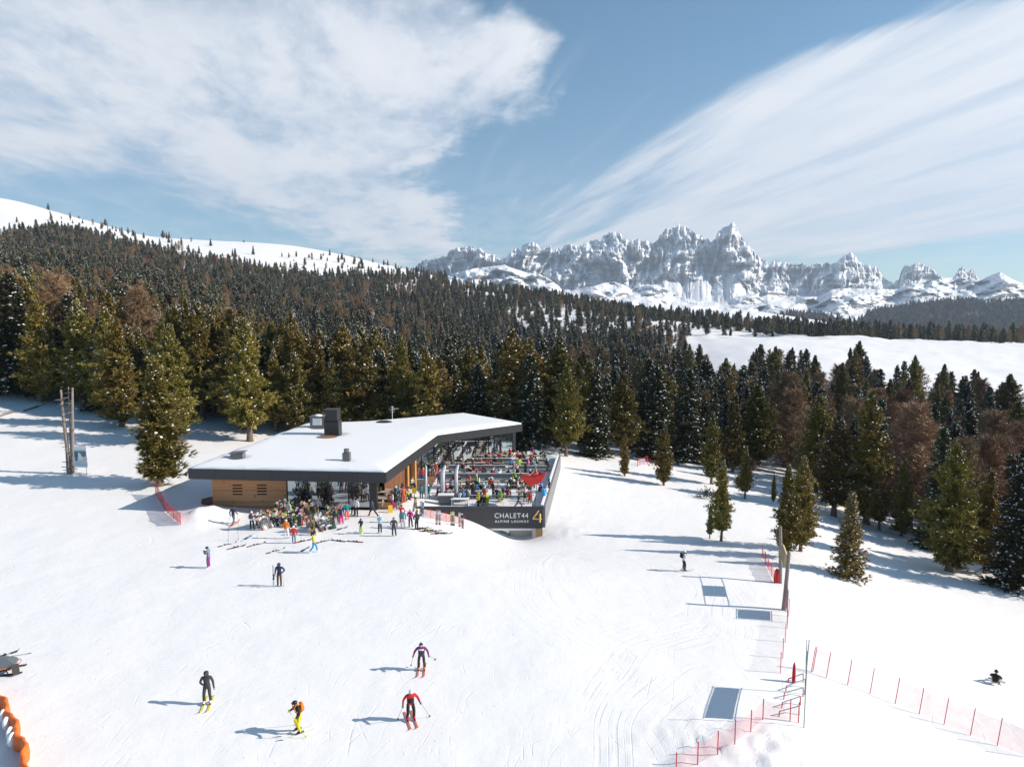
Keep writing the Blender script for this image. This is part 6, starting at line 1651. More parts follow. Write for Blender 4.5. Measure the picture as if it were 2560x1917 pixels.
# white feather flags
M_FLAG = mat('flag_cloth', (.72, .70, .76), .7, var=.05)
def feather(px, pb, pt, w_, label, lean=0.0, z=TZF):
    p = on_z(px, pb, z); r = ray(px, pt); h = CAMZ + r.z / r.y * p.y - z
    o = empty('feather_flag', p); tag(o, label, 'flag', 'white feather flags')
    b = MB(); b.lathe((0, 0, 0), [(.3, 0), (.3, .05), (.05, .1)], 10); b.tube([(0, 0, 0), (0, 0, h * .8), (lean * .3, 0, h * .95), (lean, 0, h)], .022, 5); b.build('pole', [M_DARKM], o)
    b = MB(); n_ = 14; vs = []
    for k in range(n_ + 1):
        t_ = k / n_; z_ = h * (.10 + .90 * t_); x0_ = .02 + lean * max(0, (t_ - .72) / .28) ** 2; ww = w_ * (1 if t_ < .8 else math.sqrt(max(.02, 1 - ((t_ - .8) / .2) ** 2)))
        dy = .09 * math.sin(t_ * 7)
        vs += [(x0_, 0, z_), (x0_ + ww * .5 * (1 if lean >= 0 else 1), dy, z_), (x0_ + ww, dy * .3, z_)]
    fs = []
    for k in range(n_):
        a = k * 3; fs += [(a, a + 1, a + 4, a + 3), (a + 1, a + 2, a + 5, a + 4)]
    b.add(vs, fs); f = b.build('cloth', [M_FLAG], o, True); f.modifiers.new('thick', 'SOLIDIFY').thickness = .012
feather(1062, 1252, 1161, .26, 'narrow white feather flag at the top of the steps', .1)
feather(1101, 1248, 1162, .48, 'wide white feather flag behind the grey box counter', .5)
feather(1136, 1250, 1160, .38, 'white feather flag beside the seated guests, tallest of the three', .4)

# red funnel sails on slender poles
def sail(px, pb, tips, label):
    p = on_z(px, pb, TZF); o = empty('sail_parasol', p); tag(o, label, 'parasol', 'red funnel sails')
    P_ = [at_y(a, b_, p.y + dy) - p for a, b_, dy in tips]; low = P_[3]
    b = MB(); b.tube([(0, 0, 0), tuple(low * .5 + Vector((.02, 0, 0))), tuple(low)], .035, 6); b.build('pole', [M_DARKM], o)
    b = MB(); n_ = 8; ctr = (P_[0] + P_[1] + P_[2]) / 3 + (low - (P_[0] + P_[1] + P_[2]) / 3) * .0
    rim = []
    for i in range(3):
        a, c = P_[i], P_[(i + 1) % 3]; mid = (a + c) / 2; pull = (low - mid) * .12
        for k in range(n_): t_ = k / n_; rim.append(a.lerp(c, t_) + pull * math.sin(math.pi * t_))
    m_ = len(rim); vs = []
    for j in range(7):
        s_ = j / 6
        for q in rim: vs.append(tuple(low + (q - low) * s_ + (Vector((0, 0, 1)) * -.25 * math.sin(math.pi * s_))))
    fs = [(j * m_ + k, j * m_ + (k + 1) % m_, (j + 1) * m_ + (k + 1) % m_, (j + 1) * m_ + k) for j in range(6) for k in range(m_)]
    b.add(vs, fs); f = b.build('sail', [M_RED], o, True); f.modifiers.new('thick', 'SOLIDIFY').thickness = .02
sail(1332, 1268, [(1299, 1181, -.5), (1347, 1189, -1.1), (1331, 1184, 1.6), (1326, 1217, 0)], 'red funnel-shaped fabric sail on a pole, the nearer one left of its twin')
sail(1336, 1268, [(1328, 1186, -.4), (1368, 1178, -.6), (1350, 1178, 1.8), (1342, 1212, .3)], 'red funnel-shaped fabric sail partly hidden behind its twin at the terrace corner')

# yellow notice board and floor stand
p = on_z(1036, 1262, 0); o = empty('notice_board', p); tag(o, 'yellow square notice board on a post at the terrace steps', 'sign')
b = MB(); b.box((0, 0, .9), (.06, .05, 1.8)); b.build('post', [M_DARKM], o); b = MB(); b.box((0, -.045, 1.55), (.48, .03, .58)); b.build('board', [M_YEL], o)
p = ground(976, 1280); o = empty('floor_sign', p, .3); tag(o, 'yellow folding warning stand on the snow by the porch', 'sign')
for s in (-1, 1): b = MB(); b.box((0, s * .14, .36), (.42, .02, .75), rot=Matrix.Rotation(R(s * 20), 4, 'X')); b.build('panel', [M_YEL], o)
# ------------------------------------------------------------------ ski racks
def ski_paint(name, a, c, d):
    if name in _mats: return _mats[name]
    m = bpy.data.materials.new(name); t, n, l = nt(m); b = n['Principled BSDF']; b.inputs['Roughness'].default_value = .3
    tc = N(n, 'ShaderNodeTexCoord'); sp = N(n, 'ShaderNodeSeparateXYZ'); l.new(tc.outputs['Object'], sp.inputs[0])
    mr = N(n, 'ShaderNodeMapRange'); l.new(sp.outputs['Y'], mr.inputs[0]); mr.inputs[1].default_value = -.8; mr.inputs[2].default_value = .9
    cr = N(n, 'ShaderNodeValToRGB'); cr.color_ramp.interpolation = 'CONSTANT'
    cr.color_ramp.elements[0].color = (*a, 1); cr.color_ramp.elements[1].position = .22; cr.color_ramp.elements[1].color = (*c, 1)
    for p_, q in ((.60, d), (.68, c), (.90, d)): e = cr.color_ramp.elements.new(p_); e.color = (*q, 1)
    l.new(mr.outputs[0], cr.inputs[0]); l.new(cr.outputs[0], b.inputs['Base Color']); _mats[name] = m
    return m
SCHEMES = [('white and red', 'red', 'silver', 'red'), ('white and black', 'black', 'white', 'grey'), ('yellow and black', 'black', 'yellow', 'black'), ('orange and white', 'white', 'orange', 'white'), ('lime and black', 'black', 'lime', 'white'), ('black and red', 'red', 'black', 'white'), ('blue and white', 'white', 'blue', 'white'), ('grey and orange', 'orange', 'silver', 'black'), ('pink and white', 'white', 'pink', 'black'), ('brown and cream', 'cream', 'brown', 'brown'), ('dark grey', 'charcoal', 'black', 'silver'), ('rusty brown', 'brown', 'brown', 'orange'), ('green and black', 'dark green', 'black', 'green')]
def dull(c): g = .3 * c[0] + .5 * c[1] + .2 * c[2]; return tuple((v * .74 + g * .26) * .95 for v in c)
PAINT = {s_[0]: ski_paint('skis ' + s_[0], *[dull(COL[k]) for k in s_[1:]]) for s_ in SCHEMES}
def ski_pair_mesh():
    b = MB()
    for e in (-1, 1):
        v0 = [v.co.copy() for v in SKI.vertices]; b.add([(v.x + e * .055, v.y, v.z) for v in v0], [list(p.vertices) for p in SKI.polygons], 0)
        v0 = [v.co.copy() for v in BIND.vertices]; b.add([(v.x + e * .055, v.y, v.z) for v in v0], [list(p.vertices) for p in BIND.polygons], 1)
    b.box((0, .3, .02), (.16, .03, .03), m=1); b.box((0, -.35, .02), (.16, .03, .03), m=1)
    return b.mesh('ski_pair', [M_WHITE, M_DARKM])
PAIR = ski_pair_mesh()
def ski_pair(M, sch, label, group):
    o = link('ski_pair', PAIR); o.matrix_world = M; o.material_slots[0].link = 'OBJECT'; o.material_slots[0].material = PAINT[sch]
    tag(o, label, 'skis', group); return o
def rack(pa, pb, label, nfront, nback, short_name):
    p, q = ground(*pa), ground(*pb); d = q - p; L = d.length; dn = d / L; a = math.atan2(d.y, d.x)
    o = empty('ski_rack', p, 0); tag(o, label, 'ski rack', 'ski racks'); fw = Vector((dn.y, -dn.x, 0))
    if fw.y > 0: fw = -fw
    for s_ in (.06, .94):
        b = MB(); c = dn * L * s_
        b.tube([c + fw * .5, c + Vector((0, 0, 1.05))], .035, 5); b.tube([c - fw * .5, c + Vector((0, 0, 1.05))], .035, 5); b.build('trestle', [M_OAK], o)
    b = MB(); b.tube([Vector((0, 0, 1.05)), d + Vector((0, 0, 1.05))], .04, 6); b.build('rail', [M_OAK], o)
    for side, num in ((1, nfront), (-1, nback)):
        for k in range(num):
            s_ = (k + .5) / num * 1.12 - .06; base = p + d * s_ + fw * side * rnd.uniform(.42, .62) + dn * rnd.uniform(-.05, .05)
            top = p + d * s_ - dn * rnd.uniform(.15, .55) + Vector((0, 0, 1.12))
            up = (top - Vector((base.x, base.y, p.z))).normalized(); nrm = fw * side; nrm = (nrm - up * nrm.dot(up)).normalized(); rt = up.cross(nrm)
            ln = rnd.uniform(.92, 1.12)
            M = Matrix((rt, up, nrm)).transposed().to_4x4(); M.translation = Vector((base.x, base.y, p.z)) + up * .80 * ln; M = M @ Matrix.Diagonal((1, ln, 1, 1))
            sch = rnd.choice(SCHEMES + SCHEMES[-4:] * 2 + SCHEMES[:2])[0]
            ski_pair(M, sch, '%s skis leaning on %s, %s side' % (sch, short_name, 'downhill' if side > 0 else 'chalet'), 'skis on ' + short_name)
    for k in range(3):
        s_ = rnd.uniform(0, 1); g = p + d * s_ + fw * rnd.uniform(.6, .9)
        stick((g.x, g.y, p.z), (g.x + rnd.uniform(-.1, .1), g.y, p.z + 1.1), rnd.choice(['charcoal', 'red', 'silver', 'lime']), 'ski pole planted in front of ' + short_name, 'poles at ' + short_name)
rack((651, 1322), (702, 1308), 'timber ski rack nearest the timber wall, packed with red and white skis', 14, 9, 'the first ski rack')
rack((718, 1315), (764, 1309), 'timber ski rack in the middle, with yellow skis at its end', 12, 9, 'the middle ski rack')
rack((776, 1329), (832, 1317), 'timber ski rack with orange and white skis, nearest the piste', 14, 10, 'the third ski rack')
rack((828, 1303), (856, 1301), 'short timber ski rack close to the magenta trousers', 8, 5, 'the short ski rack')
rack((705, 1290), (745, 1286), 'timber ski rack in the rear row by the first glass pane', 10, 4, 'the rear rack by the first pane')
rack((764, 1291), (798, 1288), 'timber ski rack in the rear row by the middle panes', 9, 4, 'the rear rack by the middle panes')
# four skis propped together as a tripod
p = ground(784, 1337)
for k, an in enumerate((.3, 1.5, 2.7, 4.2)):
    up = Vector((-math.cos(an) * .3, -math.sin(an) * .3, 1)).normalized(); nrm = Vector((math.cos(an), math.sin(an), .3)); nrm = (nrm - up * nrm.dot(up)).normalized(); M = Matrix((up.cross(nrm), up, nrm)).transposed().to_4x4(); M.translation = p + Vector((math.cos(an) * .26, math.sin(an) * .26, 0)) + up * .8
    ski_pair(M, ['orange and white', 'yellow and black', 'brown and cream', 'lime and black'][k], ['orange', 'yellow', 'brown', 'lime'][k] + ' pair of skis propped in the tripod before the third rack', 'tripod of skis')

# skis lying about
LY = [(567, 1362, -45), (591, 1368, -48), (617, 1346, -10), (640, 1362, -46), (688, 1378, -46), (757, 1353, -52), (759, 1376, -18), (808, 1354, -45), (846, 1352, 68), (887, 1354, 78), (850, 1323, -40)]
for k, (px, py, yw) in enumerate(LY):
    p = ground(px, py); M = slope_frame(p, R(yw)); M.translation = p + Vector((0, 0, .01))
    sch = ['white and black', 'black and red', 'blue and white', 'white and red'][k % 4] if k not in (8, 9) else 'black and red'
    ski_pair(M, sch, '%s skis lying on the snow, %s of the row below the racks' % (sch, ['first', 'second', 'third', 'fourth', 'fifth', 'sixth', 'seventh', 'eighth', 'ninth', 'tenth', 'eleventh'][k]), 'skis lying below the racks')
for k in range(11):
    px, py = 1047 + k * 6.6 + rnd.uniform(-1, 1), 1321 + k * 1.45 + rnd.uniform(-2, 2)
    p = ground(px, py); M = slope_frame(p, R(-48 + rnd.uniform(-8, 8))); M.translation = p + Vector((0, 0, .01))
    ski_pair(M, rnd.choice(['white and black', 'lime and black', 'black and red', 'white and red']), 'pair of skis lying in the row in front of the terrace wall', 'skis lying by the terrace wall')
PL = [(1036, 1278, 'white and red', 10), (1041, 1280, 'yellow and black', -6), (1057, 1290, 'blue and white', 2), (1052, 1289, 'white and black', 3), (1092, 1311, 'white and red', 2), (1099, 1311, 'white and black', 0), (1129, 1313, 'yellow and black', 0), (1134, 1313, 'white and black', -2), (1149, 1316, 'white and black', 0), (1156, 1320, 'black and red', -3)]
for k, (px, py, sch, tl) in enumerate(PL):
    p = ground(px, py); M = Matrix.Translation(p + Vector((0, 0, .62))) @ Matrix.Rotation(R(tl), 4, 'Y') @ Matrix.Rotation(R(84), 4, 'X')
    ski_pair(M, sch, '%s skis planted upright, %s along the terrace wall' % (sch, ['first', 'second', 'third', 'fourth', 'fifth', 'sixth', 'seventh', 'eighth', 'ninth', 'last'][k]), 'skis planted by the terrace wall')
for px, py, c, w_ in ((571, 1352, 'charcoal', 'above the first lying skis'), (596, 1350, 'charcoal', 'above the second lying skis'), (643, 1345, 'silver', 'left of the first rack'), (690, 1372, 'pink', 'behind the fifth lying skis'), (753, 1352, 'charcoal', 'right of the red-jacketed child')):
    p = ground(px, py); stick(p, p + Vector((rnd.uniform(-.06, .06), .05, 1.12)), c, 'ski pole standing in the snow ' + w_)

# ------------------------------------------------------------------ nets and posts
def net_material(name, cov, col=(.70, .03, .03)):
    m = bpy.data.materials.new(name); t, n, l = nt(m); b = n['Principled BSDF']; b.inputs['Base Color'].default_value = (*col, 1); b.inputs['Roughness'].default_value = .7
    tr = N(n, 'ShaderNodeBsdfTransparent'); mx = N(n, 'ShaderNodeMixShader'); tc = N(n, 'ShaderNodeTexCoord'); no = N(n, 'ShaderNodeTexNoise'); no.inputs['Scale'].default_value = 2.2; l.new(tc.outputs['Object'], no.inputs['Vector'])
    r = N(n, 'ShaderNodeMapRange'); l.new(no.outputs['Fac'], r.inputs[0]); r.inputs[1].default_value = .3; r.inputs[2].default_value = .7; r.inputs[3].default_value = cov * .7; r.inputs[4].default_value = cov * 1.3
    l.new(r.outputs[0], mx.inputs[0]); l.new(tr.outputs[0], mx.inputs[1]); l.new(b.outputs[0], mx.inputs[2]); l.new(mx.outputs[0], n['Material Output'].inputs['Surface'])
    return m
NET_D, NET_M, NET_F = net_material('red_net_dense', .38), net_material('red_net', .26), net_material('red_net_fine', .09)
M_REDP = mat('red_pole', (.60, .03, .03), .45, var=.08)
M_ORP = mat('orange_pad', (.85, .16, .02), .55, var=.06, scale=2)
def net_fence(pts, h, netm, label, lean=(0, 0), hs=None, post_r=.022):
    P_ = [ground(*q) for q in pts]; o = empty('net_fence', P_[0]); tag(o, label, 'safety net', 'red safety nets'); r0 = P_[0]
    hs = hs or [h] * len(P_); tops = []
    for p, h_ in zip(P_, hs):
        a = p - r0; t_ = a + Vector((lean[0] * h_, lean[1] * h_, h_)); tops.append(t_)
        b = MB(); b.tube([a - Vector((0, 0, .2)), t_], post_r, 5); b.lathe(t_, [(.03, 0), (.03, .04), (.005, .05)], 6); b.build('post', [M_REDP], o)
    b = MB()
    for i in range(len(P_) - 1):
        a0, a1, t0, t1 = P_[i] - r0, P_[i + 1] - r0, tops[i], tops[i + 1]; n_ = 5; vs = []
        for k in range(n_ + 1):
            s_ = k / n_; sag = .06 * math.sin(math.pi * s_); vs += [a0.lerp(a1, s_) + Vector((0, 0, .05)), t0.lerp(t1, s_) - Vector((0, 0, .06 + sag))]
        b.add(vs, [(2 * k, 2 * k + 2, 2 * k + 3, 2 * k + 1) for k in range(n_)])
    f = b.build('net', [netm], o); f.modifiers.new('thick', 'SOLIDIFY').thickness = .008
    return o
net_fence([(389, 1238), (396, 1249), (404, 1263), (411, 1274), (419, 1284), (434, 1297), (452, 1312)], 1.4, NET_D, 'red safety net running downhill from the foot of the nearest big pine', hs=[1.7, 1.6, 1.4, 1.3, 1.2, 1.2, 1.2])
net_fence([(1905, 1392), (1913, 1409), (1920, 1424), (1928, 1440), (1938, 1458)], 1.05, NET_M, 'short red net ending at the first wooden post')
net_fence([(1972, 1540), (1968, 1570), (1963, 1605), (1957, 1645), (1951, 1682)], 1.2, net_material('red_net_thin', .06), 'red net seen end-on, running from the second wooden post towards the tube frame')
net_fence([(2027, 1680), (2031, 1678), (2065, 1693), (2118, 1711), (2174, 1733), (2237, 1758), (2297, 1784), (2359, 1810), (2425, 1837), (2492, 1863), (2566, 1892)], 1.45, NET_F, 'long thin red net across the eastern slope below the sitting snowboarder', lean=(.16, .05))
net_fence([(1690, 1940), (1744, 1911), (1794, 1884), (1837, 1855), (1877, 1828), (1907, 1798), (1975, 1801), (1996, 1806)], 1.05, NET_F, 'low red net along the churned snow at the bottom of the picture', post_r=.026)
net_fence([(1050, 1286), (1076, 1296), (1116, 1304), (1160, 1313)], .95, NET_M, 'red net hung along the foot of the terrace wall')
net_fence([(1594, 1166), (1618, 1159), (1641, 1167)], 1.3, NET_F, 'three small red poles with netting at the edge of the shaded wood', hs=[1.3, 1.3, .9], post_r=.05)
p = ground(1605, 1163); b = MB(); b.box((0, 0, .75), (.9, .05, .6)); b.box((-.35, 0, .25), (.05, .05, .5)); b.box((.35, 0, .25), (.05, .05, .5)); o = b.build('notice_plate', [M_WHITE]); o.location = p; tag(o, 'small white notice plate between the red poles at the shaded wood', 'sign')
def roll(px, py, h, r_, label):
    p = ground(px, py); b = MB(); b.lathe((0, 0, 0), [(r_ * .8, 0), (r_, h * .1), (r_ * .95, h * .5), (r_ * .7, h * .85), (r_ * .25, h)], 10); o = b.build('net_roll', [mat('net_roll_red', (.50, .02, .03), .8, var=.3, scale=14, bump=.6)], None, True); o.location = p; tag(o, label, 'rolled net', 'rolled nets')
roll(1941, 1456, 1.15, .22, 'rolled red net leaning against the first wooden post')
roll(1984, 1706, 1.2, .10, 'slim rolled red net standing by the tube frame')

# weathered wooden posts with a board between them
M_GREYWOOD = mat('grey_wood', (.24, .20, .175), .85, var=.3, scale=6, bump=.4)
pa, pb2 = ground(1950, 1457), ground(1958, 1524)
def post(p, px, pt, label, r0=.155):
    t_ = at_y(px, pt, p.y); o = empty('wooden_post', p); tag(o, label, 'post', 'wooden posts of the piste gate')
    b = MB(); T_ = t_ - p; b.tube([(0, 0, -.4), tuple(T_ * .35 + Vector((.03, 0, 0))), tuple(T_ * .95), tuple(T_)], [r0, r0 * .92, r0 * .8, r0 * .3], 10); b.build('shaft', [M_GREYWOOD], o, True)
    b = MB(); b.lathe(T_ * .97, [(r0 * .82, -.06), (r0 * .85, 0), (r0 * .82, .02)], 10); b.build('cap', [M_GREYWOOD], o); return p + T_
ta = post(pa, 1951, 1313, 'weathered wooden post, the farther of the pair at the piste edge')
tb2 = post(pb2, 1973, 1377, 'weathered wooden post wrapped in red net at its foot, the nearer of the pair')
o = empty('gate_board', ta); tag(o, 'wooden slatted board hanging between the tops of the two wooden posts', 'board')
b = MB(); e = tb2 - ta
for k in range(5):
    z = -.95 - k * .19; b.tube([e * .34 + Vector((0, 0, z)), e * .70 + Vector((0, 0, z))], .137, 4)
b.build('slats', [mat('tan_slat', (.46, .34, .20), .7, var=.2)], o)
b = MB()
for z in (-.85, -1.85): b.tube([Vector((0, 0, z)), e + Vector((0, 0, z))], .025, 5)
b.build('rope', [M_GREYWOOD], o)
def edge_panel(q0, q1, z0, z1, label, colr, post_h, name='banner_frame', tops=None):
    """a banner stretched between two uprights, seen along its edge from the drone"""
    o = empty(name, q0); tag(o, label, 'banner'); d = q1 - q0; dn = Vector((d.x, d.y, 0)).normalized(); nn = Vector((dn.y, -dn.x, 0)) * .012
    for k, q in enumerate((q0, q1)):
        b = MB(); t_ = (tops[k] - q0) if tops else (q - q0 + Vector((0, 0, post_h))); b.tube([q - q0 - Vector((0, 0, .3)), t_], .026, 6); b.build('upright', [mat('steel_tube', (.20, .26, .30), .4, metal=.3)], o)
    b = MB()
    for z in (z0 - .06, z1 + .06): b.tube([Vector((0, 0, z)), d + Vector((0, 0, z))], .02, 5)
    b.build('crossbar', [mat('steel_tube', (.20, .26, .30))], o)
    a0, a1 = dn * .12, d - dn * .12
    b = MB(); b.add([v + s_ * nn + Vector((0, 0, z)) for s_ in (-1, 1) for v in (a0, a1) for z in (z0, z1)], [(0, 2, 3, 1), (4, 5, 7, 6), (0, 4, 6, 2), (1, 3, 7, 5), (0, 1, 5, 4), (2, 6, 7, 3)]); b.build('banner', [colr], o)
    return o
q0 = Vector((pb2.x + .05, pb2.y - .35, 0)); q0.z = hz(q0.x, q0.y); q1 = Vector((q0.x - .62, q0.y - 1.75, 0)); q1.z = hz(q1.x, q1.y)
edge_panel(q0, q1, .7, 2.05, 'low red banner frame beside the nearer wooden post', M_RED, 2.25)
q0 = Vector((15.9, 35.2, 0)); q0.z = hz(q0.x, q0.y); q1 = Vector((14.42, 31.8, 0)); q1.z = hz(q1.x, q1.y)
edge_panel(q0, q1, 2.25, 3.05, 'tall steel tube frame holding a banner, seen edge-on at the piste border', mat('banner_grey', (.35, .40, .44), .6), 3.3, tops=[at_y(2023, 1598, 35.0), at_y(2019, 1627, 31.6)])
for k, (xa, ya, xb, yb_, xc, yc) in enumerate(((2008, 1683, 1971, 1696, 1970, 1705), (2013, 1697, 1966, 1714, 1964, 1727), (2008, 1718, 1961, 1731, 1959, 1747), (2001, 1740, 1956, 1755, 1954, 1769), (1998, 1764, 1949, 1777, 1947, 1790))):
    p = ground(xc, yc); o = empty('queue_rail', p); tag(o, 'bent tube rail for queueing, %s counted from the top of the row' % ORD[k], 'rail', 'queue rails')
    t_ = at_y(xb, yb_, p.y) - p; f = ground(xa, ya + 22); e = at_y(xa, ya, f.y) - p
    b = MB(); b.tube([t_ * .95, t_, e], .03, 6); b.build('handrail', [mat('steel_tube', (.20, .26, .30))], o); b = MB(); b.tube([(0, 0, -.15), tuple(t_ * .96)], .03, 6); b.build('leg', [M_REDP], o); b = MB(); b.tube([(f - p) - Vector((0, 0, .15)), e], .03, 6); b.build('leg', [M_REDP], o)

# ------------------------------------------------------------------ dead trunks and the picture board
p = ground(174, 1184)
def stubbed(o, pts, rs, nstub, name, seed):
    g = random.Random(seed); b = MB(); b.tube(pts, rs, 9)
    for k in range(nstub):
        t_ = g.uniform(.08, .98); i = min(len(pts) - 2, int(t_ * (len(pts) - 1))); f = t_ * (len(pts) - 1) - i
        c = Vector(pts[i]).lerp(Vector(pts[i + 1]), f); a = g.uniform(0, 6.28); L = g.uniform(.4, .75)
        b.tube([c, c + Vector((math.cos(a) * L, math.sin(a) * L, g.uniform(-.05, .12)))], [.06, .035], 4)
    return b.build(name, [M_GREYWOOD], o, True)
for k, (top, bx, r0, lab) in enumerate((((152, 974), -.1, .21, 'leaning bare dead trunk with short branch stubs, the slanted one of three'), ((181, 969), .25, .20, 'upright bare dead trunk with stubs, nearest the picture board'), ((171, 967), .1, .10, 'slim bare dead trunk wedged between the two thicker ones'))):
    q = p + Vector((bx, .1 * k, 0)); T_ = at_y(top[0], top[1], q.y) - q
    o = empty('dead_trunk', q); tag(o, lab, 'dead tree', 'bare dead trunks')
    stubbed(o, [(0, 0, -.4), tuple(T_ * .3 + Vector((.10 if k == 0 else .03, 0, 0))), tuple(T_ * .65), tuple(T_)], [r0 * 1.15, r0, r0 * .8, r0 * .55], 34 if k < 2 else 10, 'trunk', k)
pl_, pr = ground(190, 1183), ground(217, 1190); yb2 = (pl_.y + pr.y) / 2
o = empty('picture_board', (pl_.x, yb2, pl_.z)); tag(o, 'white framed picture board on two thin legs beside the bare dead trunks', 'sign'); off2 = Vector(o.location)
def brel(px, py, dy=0.0): v = at_y(px, py, yb2 + dy) - off2; return v
def quad(name, pts, m, dy, par, th=.012):
    b = MB(); f = [brel(*q, dy) for q in pts]; k = len(f); vs = f + [v + Vector((0, th, 0)) for v in f]
    b.add(vs, [tuple(range(k)), tuple(reversed(range(k, 2 * k)))] + [(i, k + i, k + (i + 1) % k, (i + 1) % k) for i in range(k)]); return b.build(name, [m], par)
for a, c in (((190, 1168), (190, 1186)), ((216, 1168), (217, 1192))):
    b = MB(); b.tube([brel(*a), brel(*c)], .03, 5); b.build('leg', [M_GREYM], o)
quad('frame', [(182.5, 1115.5), (215.5, 1115.5), (219.5, 1168.5), (185.5, 1167)], M_WHITE, 0, o, .05)
pic = quad('picture', [(184.5, 1122), (213.8, 1122), (217, 1164), (187, 1162.5)], mat('print_sky', (.58, .66, .72), .4), -.02, o)
quad('printed_hills', [(184.9, 1127), (214, 1127), (215.2, 1141), (186, 1143)], mat('print_hill', (.16, .20, .21), .4, var=.5, scale=2.5), -.034, pic)
quad('printed_snow', [(186, 1144), (215.4, 1141), (216.8, 1160), (187, 1159)], mat('print_snow', (.70, .68, .66), .4, var=.12, scale=2), -.048, pic)
quad('printed_figure', [(187.6, 1130), (192, 1129), (194, 1151), (188.5, 1153)], mat('print_blue', (.06, .13, .30), .4, var=.3, scale=5), -.062, pic)
quad('printed_figure', [(195, 1131), (202, 1136), (206, 1151), (196, 1153)], mat('print_white', (.76, .76, .76), .4), -.066, pic)
# fallen fence rails and a brown bush by the upper slope
for k, (a, c, r0, lab) in enumerate((((59, 1029), (96, 1018), .12, 'dark fallen rail, lower half of the broken fence on the upper slope'), ((95, 1017), (150, 1001), .10, 'pale fallen rail propped up towards the bare dead trunks'), ((-6, 1045), (34, 1032), .16, 'short pale log lying in the snow by the border of the upper slope'))):
    q, r_ = ground(*a), ground(*c); b = MB(); b.tube([Vector((0, 0, .15)), (r_ - q) * .5 + Vector((0, 0, .35 if k else .2)), r_ - q + Vector((0, 0, .2 if k != 1 else .9))], r0, 7); o = b.build('fallen_rail', [M_GREYWOOD if k else M_BARK], None, True); o.location = q; tag(o, lab, 'log')

# ------------------------------------------------------------------ orange padding, snowmobile
path = [(-30, 1735), (2, 1768), (14, 1790), (27, 1812), (36, 1838), (47, 1862), (57, 1885), (63, 1912), (68, 1950), (72, 2010)]
P_ = [ground(*q) for q in path]; o = empty('padded_barrier', P_[1]); tag(o, 'orange padded barrier curving through the lower corner, snow clinging inside', 'crash barrier')
b = MB(); vs = []; sect = [(-.09, 0), (-.12, .35), (-.09, .70), (0, .77), (.09, .70), (.12, .35), (.09, 0)]; n_ = 60
for k in range(n_ + 1):
    f = k / n_ * (len(P_) - 1); i = min(len(P_) - 2, int(f)); c = P_[i].lerp(P_[i + 1], f - i) - P_[1]; d = (P_[i + 1] - P_[i]); nn = Vector((d.y, -d.x, 0)).normalized()
    bl = 1 + .05 * math.sin(k * .9) + .03 * math.sin(k * 2.3); wob = nn * (.10 * math.sin(k * .41) + .04 * math.sin(k * 1.1))
    vs += [c + wob + nn * x * bl + Vector((0, 0, z * (1 + .03 * math.sin(k * .6)))) for x, z in sect]
m_ = len(sect); b.add(vs, [(k * m_ + j, k * m_ + j + 1, (k + 1) * m_ + j + 1, (k + 1) * m_ + j) for k in range(n_) for j in range(m_ - 1)]); b.build('padding', [M_ORP], o, True)
g_ = random.Random(4)
for f in (2.7, 3.5, 4.5, 5.1):
    i = int(f); c = P_[i].lerp(P_[i + 1], f - i) - P_[1]; d = P_[i + 1] - P_[i]; nn = Vector((d.y, -d.x, 0)).normalized()
    if nn.x > 0: nn = -nn
    b = MB(); b.lathe(c + nn * .22 + Vector((0, 0, .45)), [(.12, -.3), (.20, -.1), (.18, .15), (.10, .28), (.02, .33)], 8, sx=g_.uniform(.6, 1), sy=g_.uniform(.9, 1.5)); b.build('snow_clump', [M_ROOFSNOW], o, True)

p = ground(-22, 1686); o = empty('snowmobile', p, R(112)); tag(o, 'dark snowmobile with thin orange trim, cut by the picture border', 'snowmobile')
b = MB(); b.box((0, .1, .30), (.50, 2.2, .28), bev=.08); b.box((0, 1.15, .24), (.44, .35, .10)); b.build('tunnel', [M_DARKM], o)
b = MB(); vs = [(.62, .0, .45), (.55, .25, .78), (.32, .2, .98), (-.32, .2, .98), (-.55, .25, .78), (-.62, 0, .45), (.45, -1.2, .42), (.38, -1.15, .62), (.2, -.8, .84), (-.2, -.8, .84), (-.38, -1.15, .62), (-.45, -1.2, .42)]
b.add(vs, [(0, 1, 7, 6), (1, 2, 8, 7), (2, 3, 9, 8), (3, 4, 10, 9), (4, 5, 11, 10), (0, 6, 11, 5), (6, 7, 8, 9, 10, 11), (0, 5, 4, 3, 2, 1)]); b.build('hood', [mat('hood_grey', (.10, .12, .14), .3)], o)
b = MB(); b.box((0, .55, .56), (.40, 1.1, .22), bev=.08); b.build('seat', [mat('seat_black', (.03, .03, .032), .6)], o)
b = MB()
for s in (-.28, .28): b.box((s, .5, .44), (.03, 1.3, .035))
b.box((0, 1.22, .42), (.5, .04, .04)); b.tube([(.66, .1, .47), (.50, -1.2, .45), (.3, -1.36, .45), (-.3, -1.36, .45), (-.50, -1.2, .45), (-.66, .1, .47)], .022, 5); b.build('trim', [M_ORP], o)
b = MB(); b.box((0, 1.52, .26), (.50, .03, .50), rot=Matrix.Rotation(R(-14), 4, 'X')); b.build('snow_flap', [M_DARKM], o)
b = MB(); b.add([(.3, -.1, .95), (-.3, -.1, .95), (-.2, -.3, 1.3), (.2, -.3, 1.3), (.3, -.12, .93), (-.3, -.12, .93), (-.2, -.32, 1.3), (.2, -.32, 1.3)], [(0, 1, 2, 3), (4, 7, 6, 5), (0, 3, 7, 4), (1, 5, 6, 2), (2, 6, 7, 3)]); b.build('windscreen', [mat('smoked_screen', (.06, .07, .08), .1)], o)
b = MB(); b.tube([(-.42, .1, 1.02), (-.15, -.05, 1.0), (.15, -.05, 1.0), (.42, .1, 1.02)], .022, 6); b.build('handlebar', [M_DARKM], o)
